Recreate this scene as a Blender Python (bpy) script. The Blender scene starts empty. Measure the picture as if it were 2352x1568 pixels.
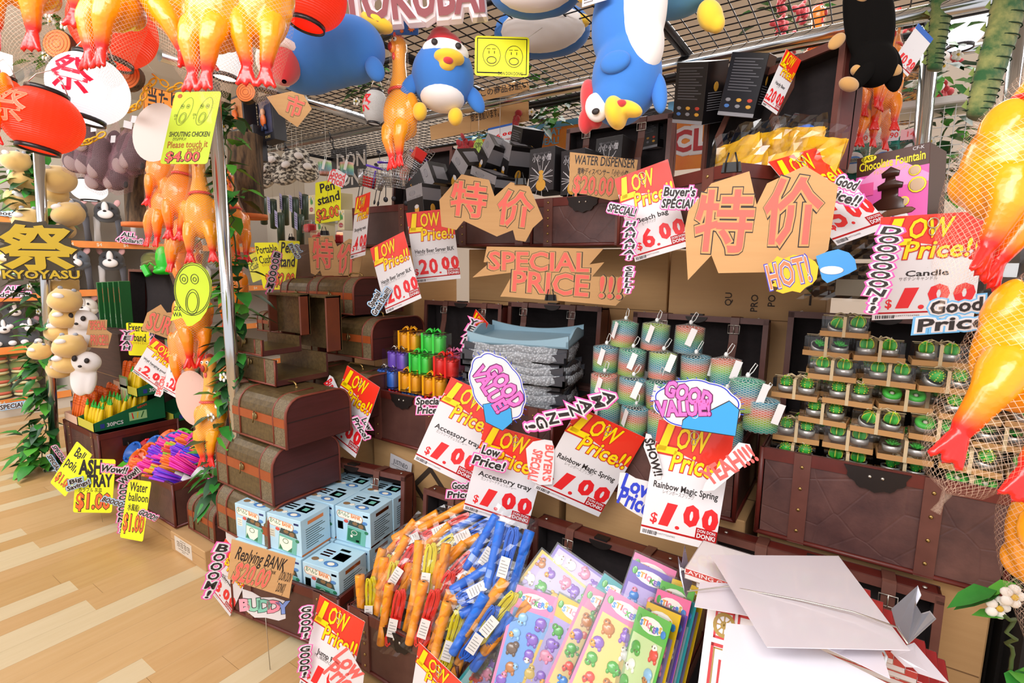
import bpy, math, random
from mathutils import Vector, Matrix, Euler
S=bpy.context.scene; COL=S.collection
# ---------------------------------------------------------------- camera, world, light, exposure
F=1185.0; EYE=Vector((0,0,1.25))
RIGHT=Vector((.8298,.5580,.0101)); FWD=Vector((-.5514,.8218,-.1438))
RIGHT.normalize(); FWD=(FWD-RIGHT*FWD.dot(RIGHT)).normalized(); UP=RIGHT.cross(FWD)
cd=bpy.data.cameras.new('camera'); cd.sensor_width=36; cd.lens=36*F/2352; cd.clip_start=.02
cam=bpy.data.objects.new('camera',cd); COL.objects.link(cam)
cam.matrix_world=Matrix(((RIGHT.x,UP.x,-FWD.x,0),(RIGHT.y,UP.y,-FWD.y,0),(RIGHT.z,UP.z,-FWD.z,1.25),(0,0,0,1)))
S.camera=cam
wd=bpy.data.worlds.new('shop_air'); S.world=wd; wd.use_nodes=True
wd.node_tree.nodes['Background'].inputs[0].default_value=(1,.968,.975,1); wd.node_tree.nodes['Background'].inputs[1].default_value=1.12
S.view_settings.view_transform='Standard'; S.view_settings.look='None'; S.view_settings.gamma=1; S.view_settings.exposure=0.0
S.view_settings.use_curve_mapping=False
def area(name,loc,target,sx,sy,power,col=(1,.975,.965)):
    l=bpy.data.lights.new(name,'AREA'); l.shape='RECTANGLE'; l.size=sx; l.size_y=sy; l.energy=power; l.color=col
    o=bpy.data.objects.new(name,l); COL.objects.link(o); o.location=loc
    o.rotation_euler=(Vector(target)-Vector(loc)).to_track_quat('-Z','Y').to_euler(); o['kind']='helper'; return o
area('aisle_and_fill_light',(-1.2,-.9,2.62),(-1.2,1.0,.7),3.2,.6,34)
area('aisle_and_fill_light',(.6,-.3,2.62),(.2,1.2,.8),1.2,.5,16)
area('aisle_and_fill_light',(-4.6,.2,2.65),(-5.6,1.4,.9),.8,2.4,85)
area('aisle_and_fill_light',(-.4,-1.5,2.55),(-.8,1.7,1.3),2.6,1.0,44)  # fill added behind the camera to brighten the stall's back, not a known fixture
area('stall_light',(-1.0,2.9,2.6),(-1.0,2.4,.9),4.0,.6,60)
# ---------------------------------------------------------------- helpers
def ray(x,y): return RIGHT*((x-1176)/F)+UP*((784-y)/F)+FWD
def at(x,y,Y=None,X=None,Z=None,D=None):
    d=ray(x,y)
    if Y is not None: t=Y/d.y
    elif X is not None: t=X/d.x
    elif Z is not None: t=(Z-1.25)/d.z
    else: t=D
    return EYE+d*t
def facing(p,k=.75): return math.degrees(math.atan2(-p.x,p.y))*k
def depth(p): return (p-EYE).dot(FWD)
def lin(h):
    h=h.lstrip('#'); r=[int(h[i:i+2],16)/255 for i in (0,2,4)]
    return tuple((c/12.92 if c<=.04045 else ((c+.055)/1.055)**2.4) for c in r)+(1,)
MAT={}
def mat(col,rough=.5,metal=0,**k):
    key=(col,rough,metal,tuple(sorted(k.items())))
    if key in MAT: return MAT[key]
    m=bpy.data.materials.new('m_'+col.strip('#')); m.use_nodes=True; n=m.node_tree.nodes; L=m.node_tree.links
    b=n['Principled BSDF']; b.inputs['Base Color'].default_value=lin(col); b.inputs['Roughness'].default_value=rough; b.inputs['Metallic'].default_value=metal
    b.inputs['Specular IOR Level'].default_value=k.get('spec',.5)
    if 'sheen' in k: b.inputs['Sheen Weight'].default_value=k['sheen']; b.inputs['Sheen Roughness'].default_value=.6
    if 'coat' in k: b.inputs['Coat Weight'].default_value=k['coat']
    if 'emit' in k:
        b.inputs['Emission Color'].default_value=lin(k.get('ecol',col)); b.inputs['Emission Strength'].default_value=k['emit']
    if 'sss' in k:
        b.inputs['Subsurface Weight'].default_value=k['sss']; b.inputs['Subsurface Radius'].default_value=(.02,.01,.004); b.inputs['Subsurface Scale'].default_value=.5
    if 'noise' in k:      # colour mottling: second colour, scale, contrast, stretch
        c2,sc,amt=k['noise'][:3]; st=k['noise'][3] if len(k['noise'])>3 else (1,1,1)
        tc=n.new('ShaderNodeTexCoord'); mp=n.new('ShaderNodeMapping'); mp.inputs['Scale'].default_value=st
        L.new(tc.outputs['Object'],mp.inputs[0])
        nz=n.new('ShaderNodeTexNoise'); nz.inputs['Scale'].default_value=sc; nz.inputs['Detail'].default_value=5; nz.inputs['Roughness'].default_value=.62
        L.new(mp.outputs[0],nz.inputs['Vector'])
        cr=n.new('ShaderNodeValToRGB'); cr.color_ramp.elements[0].position=.5-amt; cr.color_ramp.elements[1].position=.5+amt
        cr.color_ramp.elements[0].color=lin(col); cr.color_ramp.elements[1].color=lin(c2)
        L.new(nz.outputs[0],cr.inputs[0]); L.new(cr.outputs[0],b.inputs['Base Color'])
        if k.get('bump'):
            bp=n.new('ShaderNodeBump'); bp.inputs['Strength'].default_value=k['bump']; bp.inputs['Distance'].default_value=.004
            L.new(nz.outputs[0],bp.inputs['Height']); L.new(bp.outputs[0],b.inputs['Normal'])
    if 'crack' in k:
        tc=n.new('ShaderNodeTexCoord'); vo=n.new('ShaderNodeTexVoronoi'); vo.feature='DISTANCE_TO_EDGE'; vo.inputs['Scale'].default_value=k['crack']; L.new(tc.outputs['Object'],vo.inputs['Vector']); r2=n.new('ShaderNodeValToRGB'); r2.color_ramp.elements[1].position=.025; L.new(vo.outputs[0],r2.inputs[0])
        b2=n.new('ShaderNodeBump'); b2.inputs['Strength'].default_value=.22; b2.inputs['Distance'].default_value=.003; L.new(r2.outputs[0],b2.inputs['Height']); L.new(bp.outputs[0],b2.inputs['Normal']); L.new(b2.outputs[0],b.inputs['Normal'])
    MAT[key]=m; return m
def clear(tint='#ffffff',a=.14,rough=.08):
    key=('clear',tint,a,rough)
    if key in MAT: return MAT[key]
    m=bpy.data.materials.new('m_clear_film'); m.use_nodes=True; n=m.node_tree.nodes; L=m.node_tree.links; n.clear()
    o=n.new('ShaderNodeOutputMaterial'); mx=n.new('ShaderNodeMixShader'); t=n.new('ShaderNodeBsdfTransparent'); g=n.new('ShaderNodeBsdfGlossy')
    t.inputs[0].default_value=(.985,.99,.99,1); g.inputs[0].default_value=lin(tint); g.inputs['Roughness'].default_value=rough
    fr=n.new('ShaderNodeFresnel'); fr.inputs[0].default_value=1.22; ad=n.new('ShaderNodeMath'); ad.operation='ADD'; ad.inputs[1].default_value=a
    L.new(fr.outputs[0],ad.inputs[0]); L.new(ad.outputs[0],mx.inputs[0]); L.new(t.outputs[0],mx.inputs[1]); L.new(g.outputs[0],mx.inputs[2]); L.new(mx.outputs[0],o.inputs[0])
    MAT[key]=m; return m
def netmat(col='#f3e8e4',sc=(60,60),w=.16,base=0.04):
    """diamond mesh of thin threads with open holes, along the sleeve's own UV"""
    key=('net',col,sc,w)
    if key in MAT: return MAT[key]
    m=bpy.data.materials.new('m_net'); m.use_nodes=True; n=m.node_tree.nodes; L=m.node_tree.links; n.clear()
    o=n.new('ShaderNodeOutputMaterial'); mx=n.new('ShaderNodeMixShader'); t=n.new('ShaderNodeBsdfTransparent'); g=n.new('ShaderNodeBsdfPrincipled')
    g.inputs['Base Color'].default_value=lin(col); g.inputs['Roughness'].default_value=.35
    uv=n.new('ShaderNodeTexCoord'); sp=n.new('ShaderNodeSeparateXYZ'); L.new(uv.outputs['UV'],sp.inputs[0])
    def M(op,a,b):
        q=n.new('ShaderNodeMath'); q.operation=op
        for i,v in enumerate((a,b)):
            if v is None: continue
            if isinstance(v,(int,float)): q.inputs[i].default_value=v
            else: L.new(v,q.inputs[i])
        return q.outputs[0]
    u=M('MULTIPLY',sp.outputs[0],sc[0]); v=M('MULTIPLY',sp.outputs[1],sc[1]); out=None
    for sg in ('ADD','SUBTRACT'):
        fq=M('FRACT',M(sg,u,v),None); d=M('ABSOLUTE',M('SUBTRACT',fq,.5),None); k=M('GREATER_THAN',d,.5-w); out=k if out is None else M('MAXIMUM',out,k)
    out=M('MAXIMUM',M('MULTIPLY',out,.42),base)
    L.new(out,mx.inputs[0]); L.new(t.outputs[0],mx.inputs[1]); L.new(g.outputs[0],mx.inputs[2]); L.new(mx.outputs[0],o.inputs[0])
    MAT[key]=m; return m
TXT={}
def textmesh(s,off=0,shear=0,sp=1.0,lsp=1.0,al='CENTER',bev=0):
    key=(s,off,shear,sp,lsp,al,bev)
    if key not in TXT:
        c=bpy.data.curves.new('t','FONT'); c.body=s; c.size=1; c.offset=off; c.shear=shear; c.resolution_u=2; c.bevel_depth=bev; c.bevel_resolution=0 if not bev else 1; c.space_character=sp; c.space_line=lsp; c.align_x=al; c.align_y='CENTER'
        o=bpy.data.objects.new('t',c); m=bpy.data.meshes.new_from_object(o)
        v=[x.co.copy() for x in m.vertices]; f=[tuple(p.vertices) for p in m.polygons]
        bpy.data.objects.remove(o); bpy.data.meshes.remove(m); bpy.data.curves.remove(c); TXT[key]=(v,f)
    return TXT[key]
class MB:
    """collects shapes, builds ONE mesh object"""
    def __init__(s,M=None): s.v=[];s.f=[];s.m=[];s.s=[];s.uv={};s.M=M
    def add(s,vs,fs,mi=0,M=None,smooth=False,uvs=None):
        b=len(s.v)
        for v in vs:
            v=Vector(v)
            if M is not None: v=M@v
            if s.M is not None: v=s.M@v
            s.v.append(v)
        for i,f in enumerate(fs):
            if uvs: s.uv[len(s.f)]=uvs[i]
            s.f.append([b+j for j in f]); s.m.append(mi); s.s.append(smooth)
        return s
    def box(s,c,d,mi=0,M=None):
        x,y,z=c; a,b,e=d[0]/2,d[1]/2,d[2]/2
        vs=[(x+i*a,y+j*b,z+k*e) for i in(-1,1) for j in(-1,1) for k in(-1,1)]
        return s.add(vs,[(0,1,3,2),(4,6,7,5),(0,4,5,1),(2,3,7,6),(0,2,6,4),(1,5,7,3)],mi,M)
    def b0(s,x0,x1,y0,y1,z0,z1,mi=0,M=None): return s.box(((x0+x1)/2,(y0+y1)/2,(z0+z1)/2),(x1-x0,y1-y0,z1-z0),mi,M)
    def bb(s,x0,x1,y0,y1,z0,z1,r=.004,mi=0,M=None):
        """box with chamfered edges"""
        vs=[];fs=[]
        ring=[(x0+r,y0),(x1-r,y0),(x1,y0+r),(x1,y1-r),(x1-r,y1),(x0+r,y1),(x0,y1-r),(x0,y0+r)]
        def sh(p,q): return (min(max(p[0],x0+q),x1-q),min(max(p[1],y0+q),y1-q))
        for z,q in((z0,r),(z0+r,0),(z1-r,0),(z1,r)):
            for p in ring: a=sh(p,q); vs.append((a[0],a[1],z))
        for k in range(3):
            for i in range(8): j=(i+1)%8; fs.append((k*8+i,k*8+j,k*8+8+j,k*8+8+i))
        fs.append(tuple(range(7,-1,-1))); fs.append(tuple(range(24,32)))
        return s.add(vs,fs,mi,M)
    def prism(s,pts,y0,y1,mi=0,M=None,side=None):
        """polygon in the local XZ plane given thickness along y"""
        n=len(pts); vs=[(p[0],y0,p[1]) for p in pts]+[(p[0],y1,p[1]) for p in pts]
        ar=sum(pts[i][0]*pts[(i+1)%n][1]-pts[(i+1)%n][0]*pts[i][1] for i in range(n)); o=list(range(n))
        if ar<0: o=o[::-1]
        s.add(vs,[o,[n+i for i in o[::-1]]],mi,M)
        b=len(s.v)-2*n
        for k in range(n):
            i,j=o[k],o[(k+1)%n]; s.f.append([b+j,b+i,b+n+i,b+n+j]); s.m.append(mi if side is None else side); s.s.append(False)
        return s
    def lathe(s,prof,n=16,mi=0,M=None,smooth=True,sx=1,sy=1,capb=False,capt=False):
        vs=[];fs=[];uv=[]
        for r,z in prof:
            for i in range(n): a=2*math.pi*i/n; vs.append((r*math.cos(a)*sx,r*math.sin(a)*sy,z))
        for k in range(len(prof)-1):
            for i in range(n):
                j=(i+1)%n; fs.append((k*n+i,k*n+j,k*n+n+j,k*n+n+i)); uv.append(((i/n,prof[k][1]),((i+1)/n,prof[k][1]),((i+1)/n,prof[k+1][1]),(i/n,prof[k+1][1])))
        s.add(vs,fs,mi,M,smooth,uv)
        b=len(s.v)-len(vs)
        if capb: s.f.append([b+i for i in range(n-1,-1,-1)]);s.m.append(mi);s.s.append(False)
        if capt: t=b+len(vs)-n; s.f.append([t+i for i in range(n)]);s.m.append(mi);s.s.append(False)
        return s
    def cyl(s,p,q,r,r2=None,n=10,mi=0,M=None,smooth=True):
        p=Vector(p);q=Vector(q); d=q-p; L=d.length; R=d.to_track_quat('Z','Y').to_matrix().to_4x4(); T=Matrix.Translation(p)@R
        return s.lathe([(r,0),(r if r2 is None else r2,L)],n,mi,(M@T) if M is not None else T,smooth,capb=True,capt=True)
    def ell(s,c,r,mi=0,M=None,n=16,k=10,R=None):
        prof=[(math.sin(math.pi*i/k),-math.cos(math.pi*i/k)) for i in range(k+1)]
        prof[0]=(.002,-1);prof[-1]=(.002,1)
        T=Matrix.Translation(Vector(c))@((R.to_4x4()) if R is not None else Matrix())@Matrix.Diagonal((r[0],r[1],r[2],1))
        return s.lathe(prof,n,mi,(M@T) if M is not None else T,True)
    def tube(s,path,r,n=8,mi=0,M=None,closed=False,caps=True,sq=1):
        P=[Vector(p) for p in path]; m=len(P); rr=r if isinstance(r,(list,tuple)) else [r]*m
        vs=[];fs=[];uv=[];up=None;acc=0
        for i,p in enumerate(P):
            a=P[(i-1)%m] if (closed or i>0) else p; b=P[(i+1)%m] if (closed or i<m-1) else p
            t=(b-a).normalized() if (b-a).length>1e-9 else Vector((0,0,1))
            if up is None: up=t.orthogonal().normalized()
            up=(up-t*up.dot(t)); up=up.normalized() if up.length>1e-6 else t.orthogonal().normalized()
            w=t.cross(up)
            for k in range(n): c=2*math.pi*k/n; vs.append(p+(up*math.cos(c)+w*math.sin(c)*sq)*rr[i])
        R=m if closed else m-1
        for i in range(R):
            l=(P[(i+1)%m]-P[i]).length
            for k in range(n):
                j=(k+1)%n; i2=((i+1)%m)*n; fs.append((i*n+k,i*n+j,i2+j,i2+k)); uv.append(((k/n,acc),((k+1)/n,acc),((k+1)/n,acc+l),(k/n,acc+l)))
            acc+=l
        s.add(vs,fs,mi,M,True,uv)
        if caps and not closed:
            b=len(s.v)-len(vs); s.f.append([b+k for k in range(n-1,-1,-1)]);s.m.append(mi);s.s.append(True)
            s.f.append([b+len(vs)-n+k for k in range(n)]);s.m.append(mi);s.s.append(True)
        return s
    def text(s,t,x,z,size,mi=0,off=0,y=0,rot=0,shear=0,sp=1,lsp=.9,w=None,al='CENTER',sx=1,M=None,bev=0,th=.02):
        """lettering in the local XZ plane facing -y; w = fit to this width"""
        v,f=textmesh(t,off,shear,sp,lsp,al,bev)
        if not v: return s
        if w:
            xs=[p.x for p in v]; sx=w/((max(xs)-min(xs))*size)
        c,n=math.cos(rot),math.sin(rot); o=[]
        for p in v:
            a,b=p.x*size*sx,p.y*size; o.append((x+a*c-b*n,y-p.z*th,z+a*n+b*c))
        return s.add(o,f,mi,M)
    def stroke(s,pts,w,y=0,mi=0,closed=False,M=None):
        """marker line in the local XZ plane"""
        P=[Vector((p[0],0,p[1])) for p in pts]; m=len(P); vs=[];fs=[]
        for i,p in enumerate(P):
            a=P[(i-1)%m] if (closed or i>0) else p; b=P[(i+1)%m] if (closed or i<m-1) else p
            t=b-a; t=t.normalized() if t.length>1e-9 else Vector((1,0,0)); q=Vector((-t.z,0,t.x))*w/2
            vs+=[(p.x+q.x,y,p.z+q.z),(p.x-q.x,y,p.z-q.z)]
        for i in range(m if closed else m-1): a=i*2;b=((i+1)%m)*2; fs.append((a,a+1,b+1,b))
        return s.add(vs,fs,mi,M)
    def mesh(s,name):
        me=bpy.data.meshes.new(name); me.from_pydata([tuple(v) for v in s.v],[],s.f)
        me.polygons.foreach_set('material_index',s.m); me.polygons.foreach_set('use_smooth',s.s)
        if s.uv:
            u=me.uv_layers.new(name='UVMap')
            for i,q in s.uv.items():
                p=me.polygons[i]
                for k,li in enumerate(p.loop_indices): u.data[li].uv=q[k%len(q)]
        me.update(); return me
    def build(s,name,mats,parent=None,M=None,label=None):
        me=s.mesh(name)
        for m in (mats if isinstance(mats,(list,tuple)) else [mats]): me.materials.append(m)
        o=bpy.data.objects.new(name,me); COL.objects.link(o)
        if parent is not None: o.parent=parent
        if M is not None: o.matrix_basis=M
        if label: o['label']=label
        return o
LABELS={}
def tag(o,label,cat,group=None,kind=None):
    o['label']=label; o['category']=cat
    if group: o['group']=group
    if kind: o['kind']=kind
    return o
def thing(name,label,cat,M=None,group=None):
    o=bpy.data.objects.new(name,None); COL.objects.link(o); o.empty_display_size=.05
    if M is not None: o.matrix_world=M
    return tag(o,label,cat,group)
def struct(o): o['kind']='structure'; return o
KIDS={}
def dup(root,M,label,group=None):
    r=root.copy(); COL.objects.link(r); r.matrix_world=M; r['label']=label
    if group: r['group']=group
    def rec(a,b):
        for ch in list(a.children):
            c=ch.copy(); COL.objects.link(c); c.parent=b; c.matrix_basis=ch.matrix_basis.copy(); rec(ch,c)
    rec(root,r); return r
def fr(p,yaw=0,pitch=0,roll=0,s=1):
    return Matrix.Translation(Vector(p))@Matrix.Rotation(math.radians(yaw),4,'Z')@Matrix.Rotation(math.radians(pitch),4,'X')@Matrix.Rotation(math.radians(roll),4,'Y')@Matrix.Scale(s,4)
def fuse(mb,name,vox,smooth=4,dec=None):
    """melt overlapping shapes into one continuous skin"""
    me=mb.mesh('tmp'); o=bpy.data.objects.new('tmp',me); COL.objects.link(o)
    r=o.modifiers.new('r','REMESH'); r.mode='VOXEL'; r.voxel_size=vox; r.use_smooth_shade=True
    k=o.modifiers.new('s','SMOOTH'); k.factor=.6; k.iterations=smooth
    dg=bpy.context.evaluated_depsgraph_get(); m2=bpy.data.meshes.new_from_object(o.evaluated_get(dg)); m2.name=name
    bpy.data.objects.remove(o); bpy.data.meshes.remove(me)
    m2.polygons.foreach_set('use_smooth',[True]*len(m2.polygons)); return m2
def meshobj(name,me,m,parent,M=None):
    o=bpy.data.objects.new(name,me); COL.objects.link(o); o.parent=parent
    if not me.materials: me.materials.append(m)
    if M is not None: o.matrix_basis=M
    return o
rnd=random.Random(7)
# ---------------------------------------------------------------- floor, walls, ceiling
def pale_rows():
    mb=MB(); r=random.Random(3)
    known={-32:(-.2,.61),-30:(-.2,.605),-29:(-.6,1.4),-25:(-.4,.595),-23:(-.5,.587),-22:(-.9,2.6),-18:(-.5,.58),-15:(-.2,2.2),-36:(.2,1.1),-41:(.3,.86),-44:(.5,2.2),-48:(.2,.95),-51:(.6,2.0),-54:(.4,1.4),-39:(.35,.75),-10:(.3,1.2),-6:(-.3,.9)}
    for k in range(-80,26):
        y=-4.0-r.random()*.6
        cuts=[]
        if k in known:
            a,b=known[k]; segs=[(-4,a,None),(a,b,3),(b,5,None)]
        else: segs=[(-4,5,None)]
        for a,b,mi in segs:
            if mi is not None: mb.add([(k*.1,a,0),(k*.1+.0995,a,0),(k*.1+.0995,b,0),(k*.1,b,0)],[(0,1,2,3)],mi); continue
            y=a
            while y<b-1e-6:
                L=min(.5+r.random()*.7,b-y)
                mb.add([(k*.1,y,0),(k*.1+.0995,y,0),(k*.1+.0995,y+L-.0008,0),(k*.1,y+L-.0008,0)],[(0,1,2,3)],r.choice((0,0,1,1,2))); y+=L
    mb.b0(-8.2,3,-4.2,5.2,-.06,-.002,4)
    return mb
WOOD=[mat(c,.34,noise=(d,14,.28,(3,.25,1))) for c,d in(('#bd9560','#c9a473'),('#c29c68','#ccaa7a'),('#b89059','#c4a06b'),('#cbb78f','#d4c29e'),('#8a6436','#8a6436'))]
struct(pale_rows().build('floor',WOOD))
struct(MB().b0(-7,3,4.4,4.5,0,2.9).build('wall_back',mat('#ddd4c8',.8)))
struct(MB().b0(-7.1,-6.35,-1.6,4.5,0,2.9).build('wall_left',mat('#c9bfae',.8)))
struct(MB().b0(-7,3,-.35,4.5,2.9,3.0).b0(-5.2,-4.0,-.3,4.4,2.86,2.9).build('ceiling',mat('#ddd5ca',.85)))
CHROME=mat('#c9ccd0',.16,1.0); STEEL=mat('#a9acb0',.28,1.0); BLACKM=mat('#17161a',.45,.3)
def post(name,label,p0,p1,r=.021,foot=True):
    t=thing(name,label,'post',Matrix.Translation(p0)); q=p1-p0
    MB().cyl((0,0,0),q,r,n=20).build('tube',CHROME,t)
    if foot: MB().lathe([(.06,0),(.06,.006),(r+.006,.012),(r+.006,.03)],20,capb=True).build('foot',STEEL,t)
    return t
P1=at(515,1180,Y=.95); P1.z=0
post('chrome_post','shiny chrome stall post behind the leafy vine and hung rubber chickens',Vector((-1.88,.97,0)),at(489,190,Y=.955))
post('chrome_post','chrome stall post at far left twined with leaves and hung with tan plush heads',Vector((-3.99,.95,0)),at(83,250,Y=.95),.024)
post('chrome_post','chrome stall post at the right end behind green leaves and white flowers',Vector((.16,2.2,0)),Vector((.115,2.2,2.06)),.024)
post('chrome_post','chrome stall post at the right edge beside the hanging green tail',Vector((.36,2.25,0)),Vector((.33,2.25,2.06)),.02)
def pipe(label,a,b,r=.021):
    t=thing('chrome_pipe',label,'pipe',Matrix.Translation(a)); MB().cyl((0,0,0),Vector(b)-Vector(a),r,n=18).build('tube',CHROME,t)
    m=MB(); d=(Vector(b)-Vector(a)); M=d.to_track_quat('Z','Y').to_matrix().to_4x4()
    for k in (.2,.55,.9): m.lathe([(r+.002,-.006),(r+.004,0),(r+.002,.006)],12,0,Matrix.Translation(d*k)@M)
    m.build('clamp',mat('#d8d8d6',.4),t)
pipe('long chrome pipe under the black wire grid, crossing above the trunks',Vector((-2.95,2.04,2.0)),Vector((.9,2.04,2.0)),.024)
pipe('chrome pipe running back from the front, below the santa hat',Vector((-2.2,.95,2.0)),Vector((-2.22,2.04,2.0)))
pipe('lower chrome pipe carrying binder clips and pen packs',at(590,352,Y=2.1),at(905,272,Y=2.1),.02)
pipe('chrome front pipe carrying the hung rubber chickens',Vector((-4.0,.95,2.22)),Vector((.7,.95,2.22)),.02)
pipe('chrome pipe at upper right behind the flower garland',at(1880,170,Y=2.9),at(2330,95,Y=2.9),.02)
def grid(label,x0,x1,y0,y1,z,step=.05):
    t=thing('wire_grid_panel',label,'grid',Matrix.Translation((x0,y0,z))); m=MB(); w=x1-x0;d=y1-y0
    for i in range(1,int(w/step)): m.cyl((i*step,0,0),(i*step,d,0),.0022,n=5)
    for i in range(1,int(d/step)): m.cyl((0,i*step,.004),(w,i*step,.004),.0022,n=5)
    m.build('wire_mesh',BLACKM,t); f=MB()
    for a,b in(((0,0,0),(w,0,0)),((w,0,0),(w,d,0)),((w,d,0),(0,d,0)),((0,d,0),(0,0,0))):
        f.cyl(a,b,.011,n=6)
    f.build('frame',BLACKM,t)
grid('black wire grid roof panel above the centre trunks',-1.5,-.62,1.35,2.25,2.035)
grid('black wire grid roof panel to the right of the upside-down blue plush',-.6,.28,1.35,2.2,2.035)
grid('black wire grid roof panel at the left above the pen packs',-3.4,-1.53,1.5,2.7,2.035)
grid('black wire grid roof panel beyond the chrome pipe',-1.5,.1,2.3,3.0,2.035)
# ---------------------------------------------------------------- trunks, little chests, cartons
LEA=mat('#40292a',.42,noise=('#694640',11,.22),bump=.5,crack=9); LEAB=mat('#452622',.45,noise=('#5a3a32',20,.3)); FELT=mat('#1d1718',.9,noise=('#2a2122',60,.3))
BAND=mat('#5b332b',.4,noise=('#6d4138',25,.3)); RED=mat('#4a1a16',.38,noise=('#6e2a21',12,.3)); STRAP=mat('#5a352b',.45,noise=('#6f463a',30,.3))
IRON=mat('#2c2523',.42,.5); BRASS=mat('#a98b55',.3,.9); SILVER=mat('#c9c4ba',.3,.9)
def ribbon(mb,path,x0,x1,th,mi=0):
    """strip of leather: path in the YZ plane, from x0 to x1"""
    P=[Vector((0,p[0],p[1])) for p in path]; n=len(P); vs=[];fs=[]
    for i,p in enumerate(P):
        t=(P[min(i+1,n-1)]-P[max(i-1,0)]).normalized(); q=Vector((0,-t.z,t.y))*th
        vs+=[(x0,p.y,p.z),(x1,p.y,p.z),(x1,p.y+q.y,p.z+q.z),(x0,p.y+q.y,p.z+q.z)]
    for i in range(n-1):
        for k in range(4): a=i*4+k;b=i*4+(k+1)%4; fs.append((a,b,b+4,a+4))
    fs+=[(3,2,1,0),(n*4-4,n*4-3,n*4-2,n*4-1)]
    return mb.add(vs,fs,mi)
def trunk(label,x,y,z,w,d,h,rz=0,lid=.3,lh=.055,straps=(-.28,.28),lock=True,tilt=4,body=LEA,dome=.022,bands=(-.33,.33),castor=False,side=None,nails=5,closed=False):
    t=thing('storage_trunk',label,'trunk',Matrix.Translation((x,y,z))@Matrix.Rotation(math.radians(rz),4,'Z')); a=w/2; th=.012
    if castor: z0=.02
    b=MB(); b.bb(-a,a,0,th,0,h); b.bb(-a,a,d-th,d,0,h); b.bb(-a,-a+th,0,d,0,h,mi=2); b.bb(a-th,a,0,d,0,h,mi=2); b.b0(-a,a,0,d,0,.01)
    b.b0(-a+th,a-th,th,th+.002,.01,h-.003,1); b.b0(-a+th,a-th,d-th-.002,d-th,.01,h-.003,1); b.b0(-a+th,-a+th+.002,th,d-th,.01,h-.003,1); b.b0(a-th-.002,a-th,th,d-th,.01,h-.003,1); b.b0(-a+th,a-th,th,d-th,.01,.012,1)
    b.build('body',[body,FELT,side or LEAB],t)
    tr=MB(); r=.006
    for q in ((-a,0),(a,0),(a,d),(-a,d)): tr.cyl((q[0],q[1],0),(q[0],q[1],h),r,n=8)
    for zz in (r*.6,): tr.cyl((-a,0,zz),(a,0,zz),r,n=8); tr.cyl((a,0,zz),(a,d,zz),r,n=8); tr.cyl((-a,0,zz),(-a,d,zz),r,n=8)
    tr.b0(-a,a,-.003,.001,h-.03,h); tr.b0(a-.001,a+.003,0,d,h-.03,h); tr.b0(-a-.003,-a+.001,0,d,h-.03,h)
    tr.build('edge_trim',RED,t)
    for k in bands:
        bx=k*w; m=MB(); m.b0(bx-.018,bx+.018,-.0055,0,0,h)
        for i in range(nails): m.ell((bx,-.006,h*(i+.6)/(nails+.2)),(.0045,.003,.0045),1,n=8,k=5)
        m.build('leather_band',[BAND,BRASS],t)
    if lock:
        pts=[(.06*math.cos(q)*(1+.05*math.cos(q*12)),h-.004-.052*abs(math.sin(q))*(1+.05*math.cos(q*12))) for q in [math.pi*i/20 for i in range(21)]]
        m=MB().prism(pts,-.008,-.003)
        for e in (-.012,.012): m.ell((e,-.009,h-.022),(.004,.003,.004),1,n=8,k=5)
        m.build('lock_plate',[IRON,SILVER],t)
    if lid:
        T=Matrix.Translation((0,d,h))@Matrix.Rotation(math.radians(-tilt),4,'X')
        m=MB()
        m.bb(-a,-a+th,0,lh,0,lid,mi=2); m.bb(a-th,a,0,lh,0,lid,mi=2); m.bb(-a,a,0,lh,lid-th,lid,mi=2); m.b0(-a,a,0,lh,0,th)
        m.b0(-a+th,-a+th+.002,.004,lh,th,lid-th,1); m.b0(a-th-.002,a-th,.004,lh,th,lid-th,1); m.b0(-a+th,a-th,.004,lh,lid-th-.002,lid-th,1)
        n=8; vs=[];fs=[]
        for i in range(n+1):
            u=i/n; yy=lh+dome*math.sin(math.pi*u)
            vs+=[(-a,yy,u*lid),(a,yy,u*lid),(-a,yy-.006,u*lid),(a,yy-.006,u*lid)]
        for i in range(n): k=i*4; fs+=[(k+1,k,k+4,k+5)]
        m.add(vs,fs,0,smooth=True); m.add([v for v in vs],[(i*4+2,i*4+3,i*4+7,i*4+6) for i in range(n)],1)
        for sgn in (-1,1):
            m.prism_x=None
            m.add([(sgn*a,lh,0)]+[(sgn*a,lh+dome*math.sin(math.pi*i/n),i/n*lid) for i in range(n+1)]+[(sgn*a,lh,lid)],[list(range(n+3)) if sgn<0 else list(range(n+2,-1,-1))],2)
        lo=m.build('lid',[body,FELT,side or RED],t,T)
        e=MB(); e.b0(-a-.002,a+.002,-.004,.004,lid-.016,lid+.003); e.b0(-a-.002,-a+.014,-.004,.004,0,lid); e.b0(a-.014,a+.002,-.004,.004,0,lid)
        for q in (-a+.03,a-.03): e.ell((q,.02,lid+.003),(.005,.005,.003),1,n=8,k=5)
        if lock:
            e.prism([(.035*math.cos(q),lid-.002-.02*math.sin(q)) for q in [math.pi*i/10 for i in range(11)]],-.008,-.004,2); e.b0(-.02,.02,-.006,.02,lid+.002,lid+.008,2)
        e.build('lid_rim',[BAND,SILVER,IRON],lo)
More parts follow.
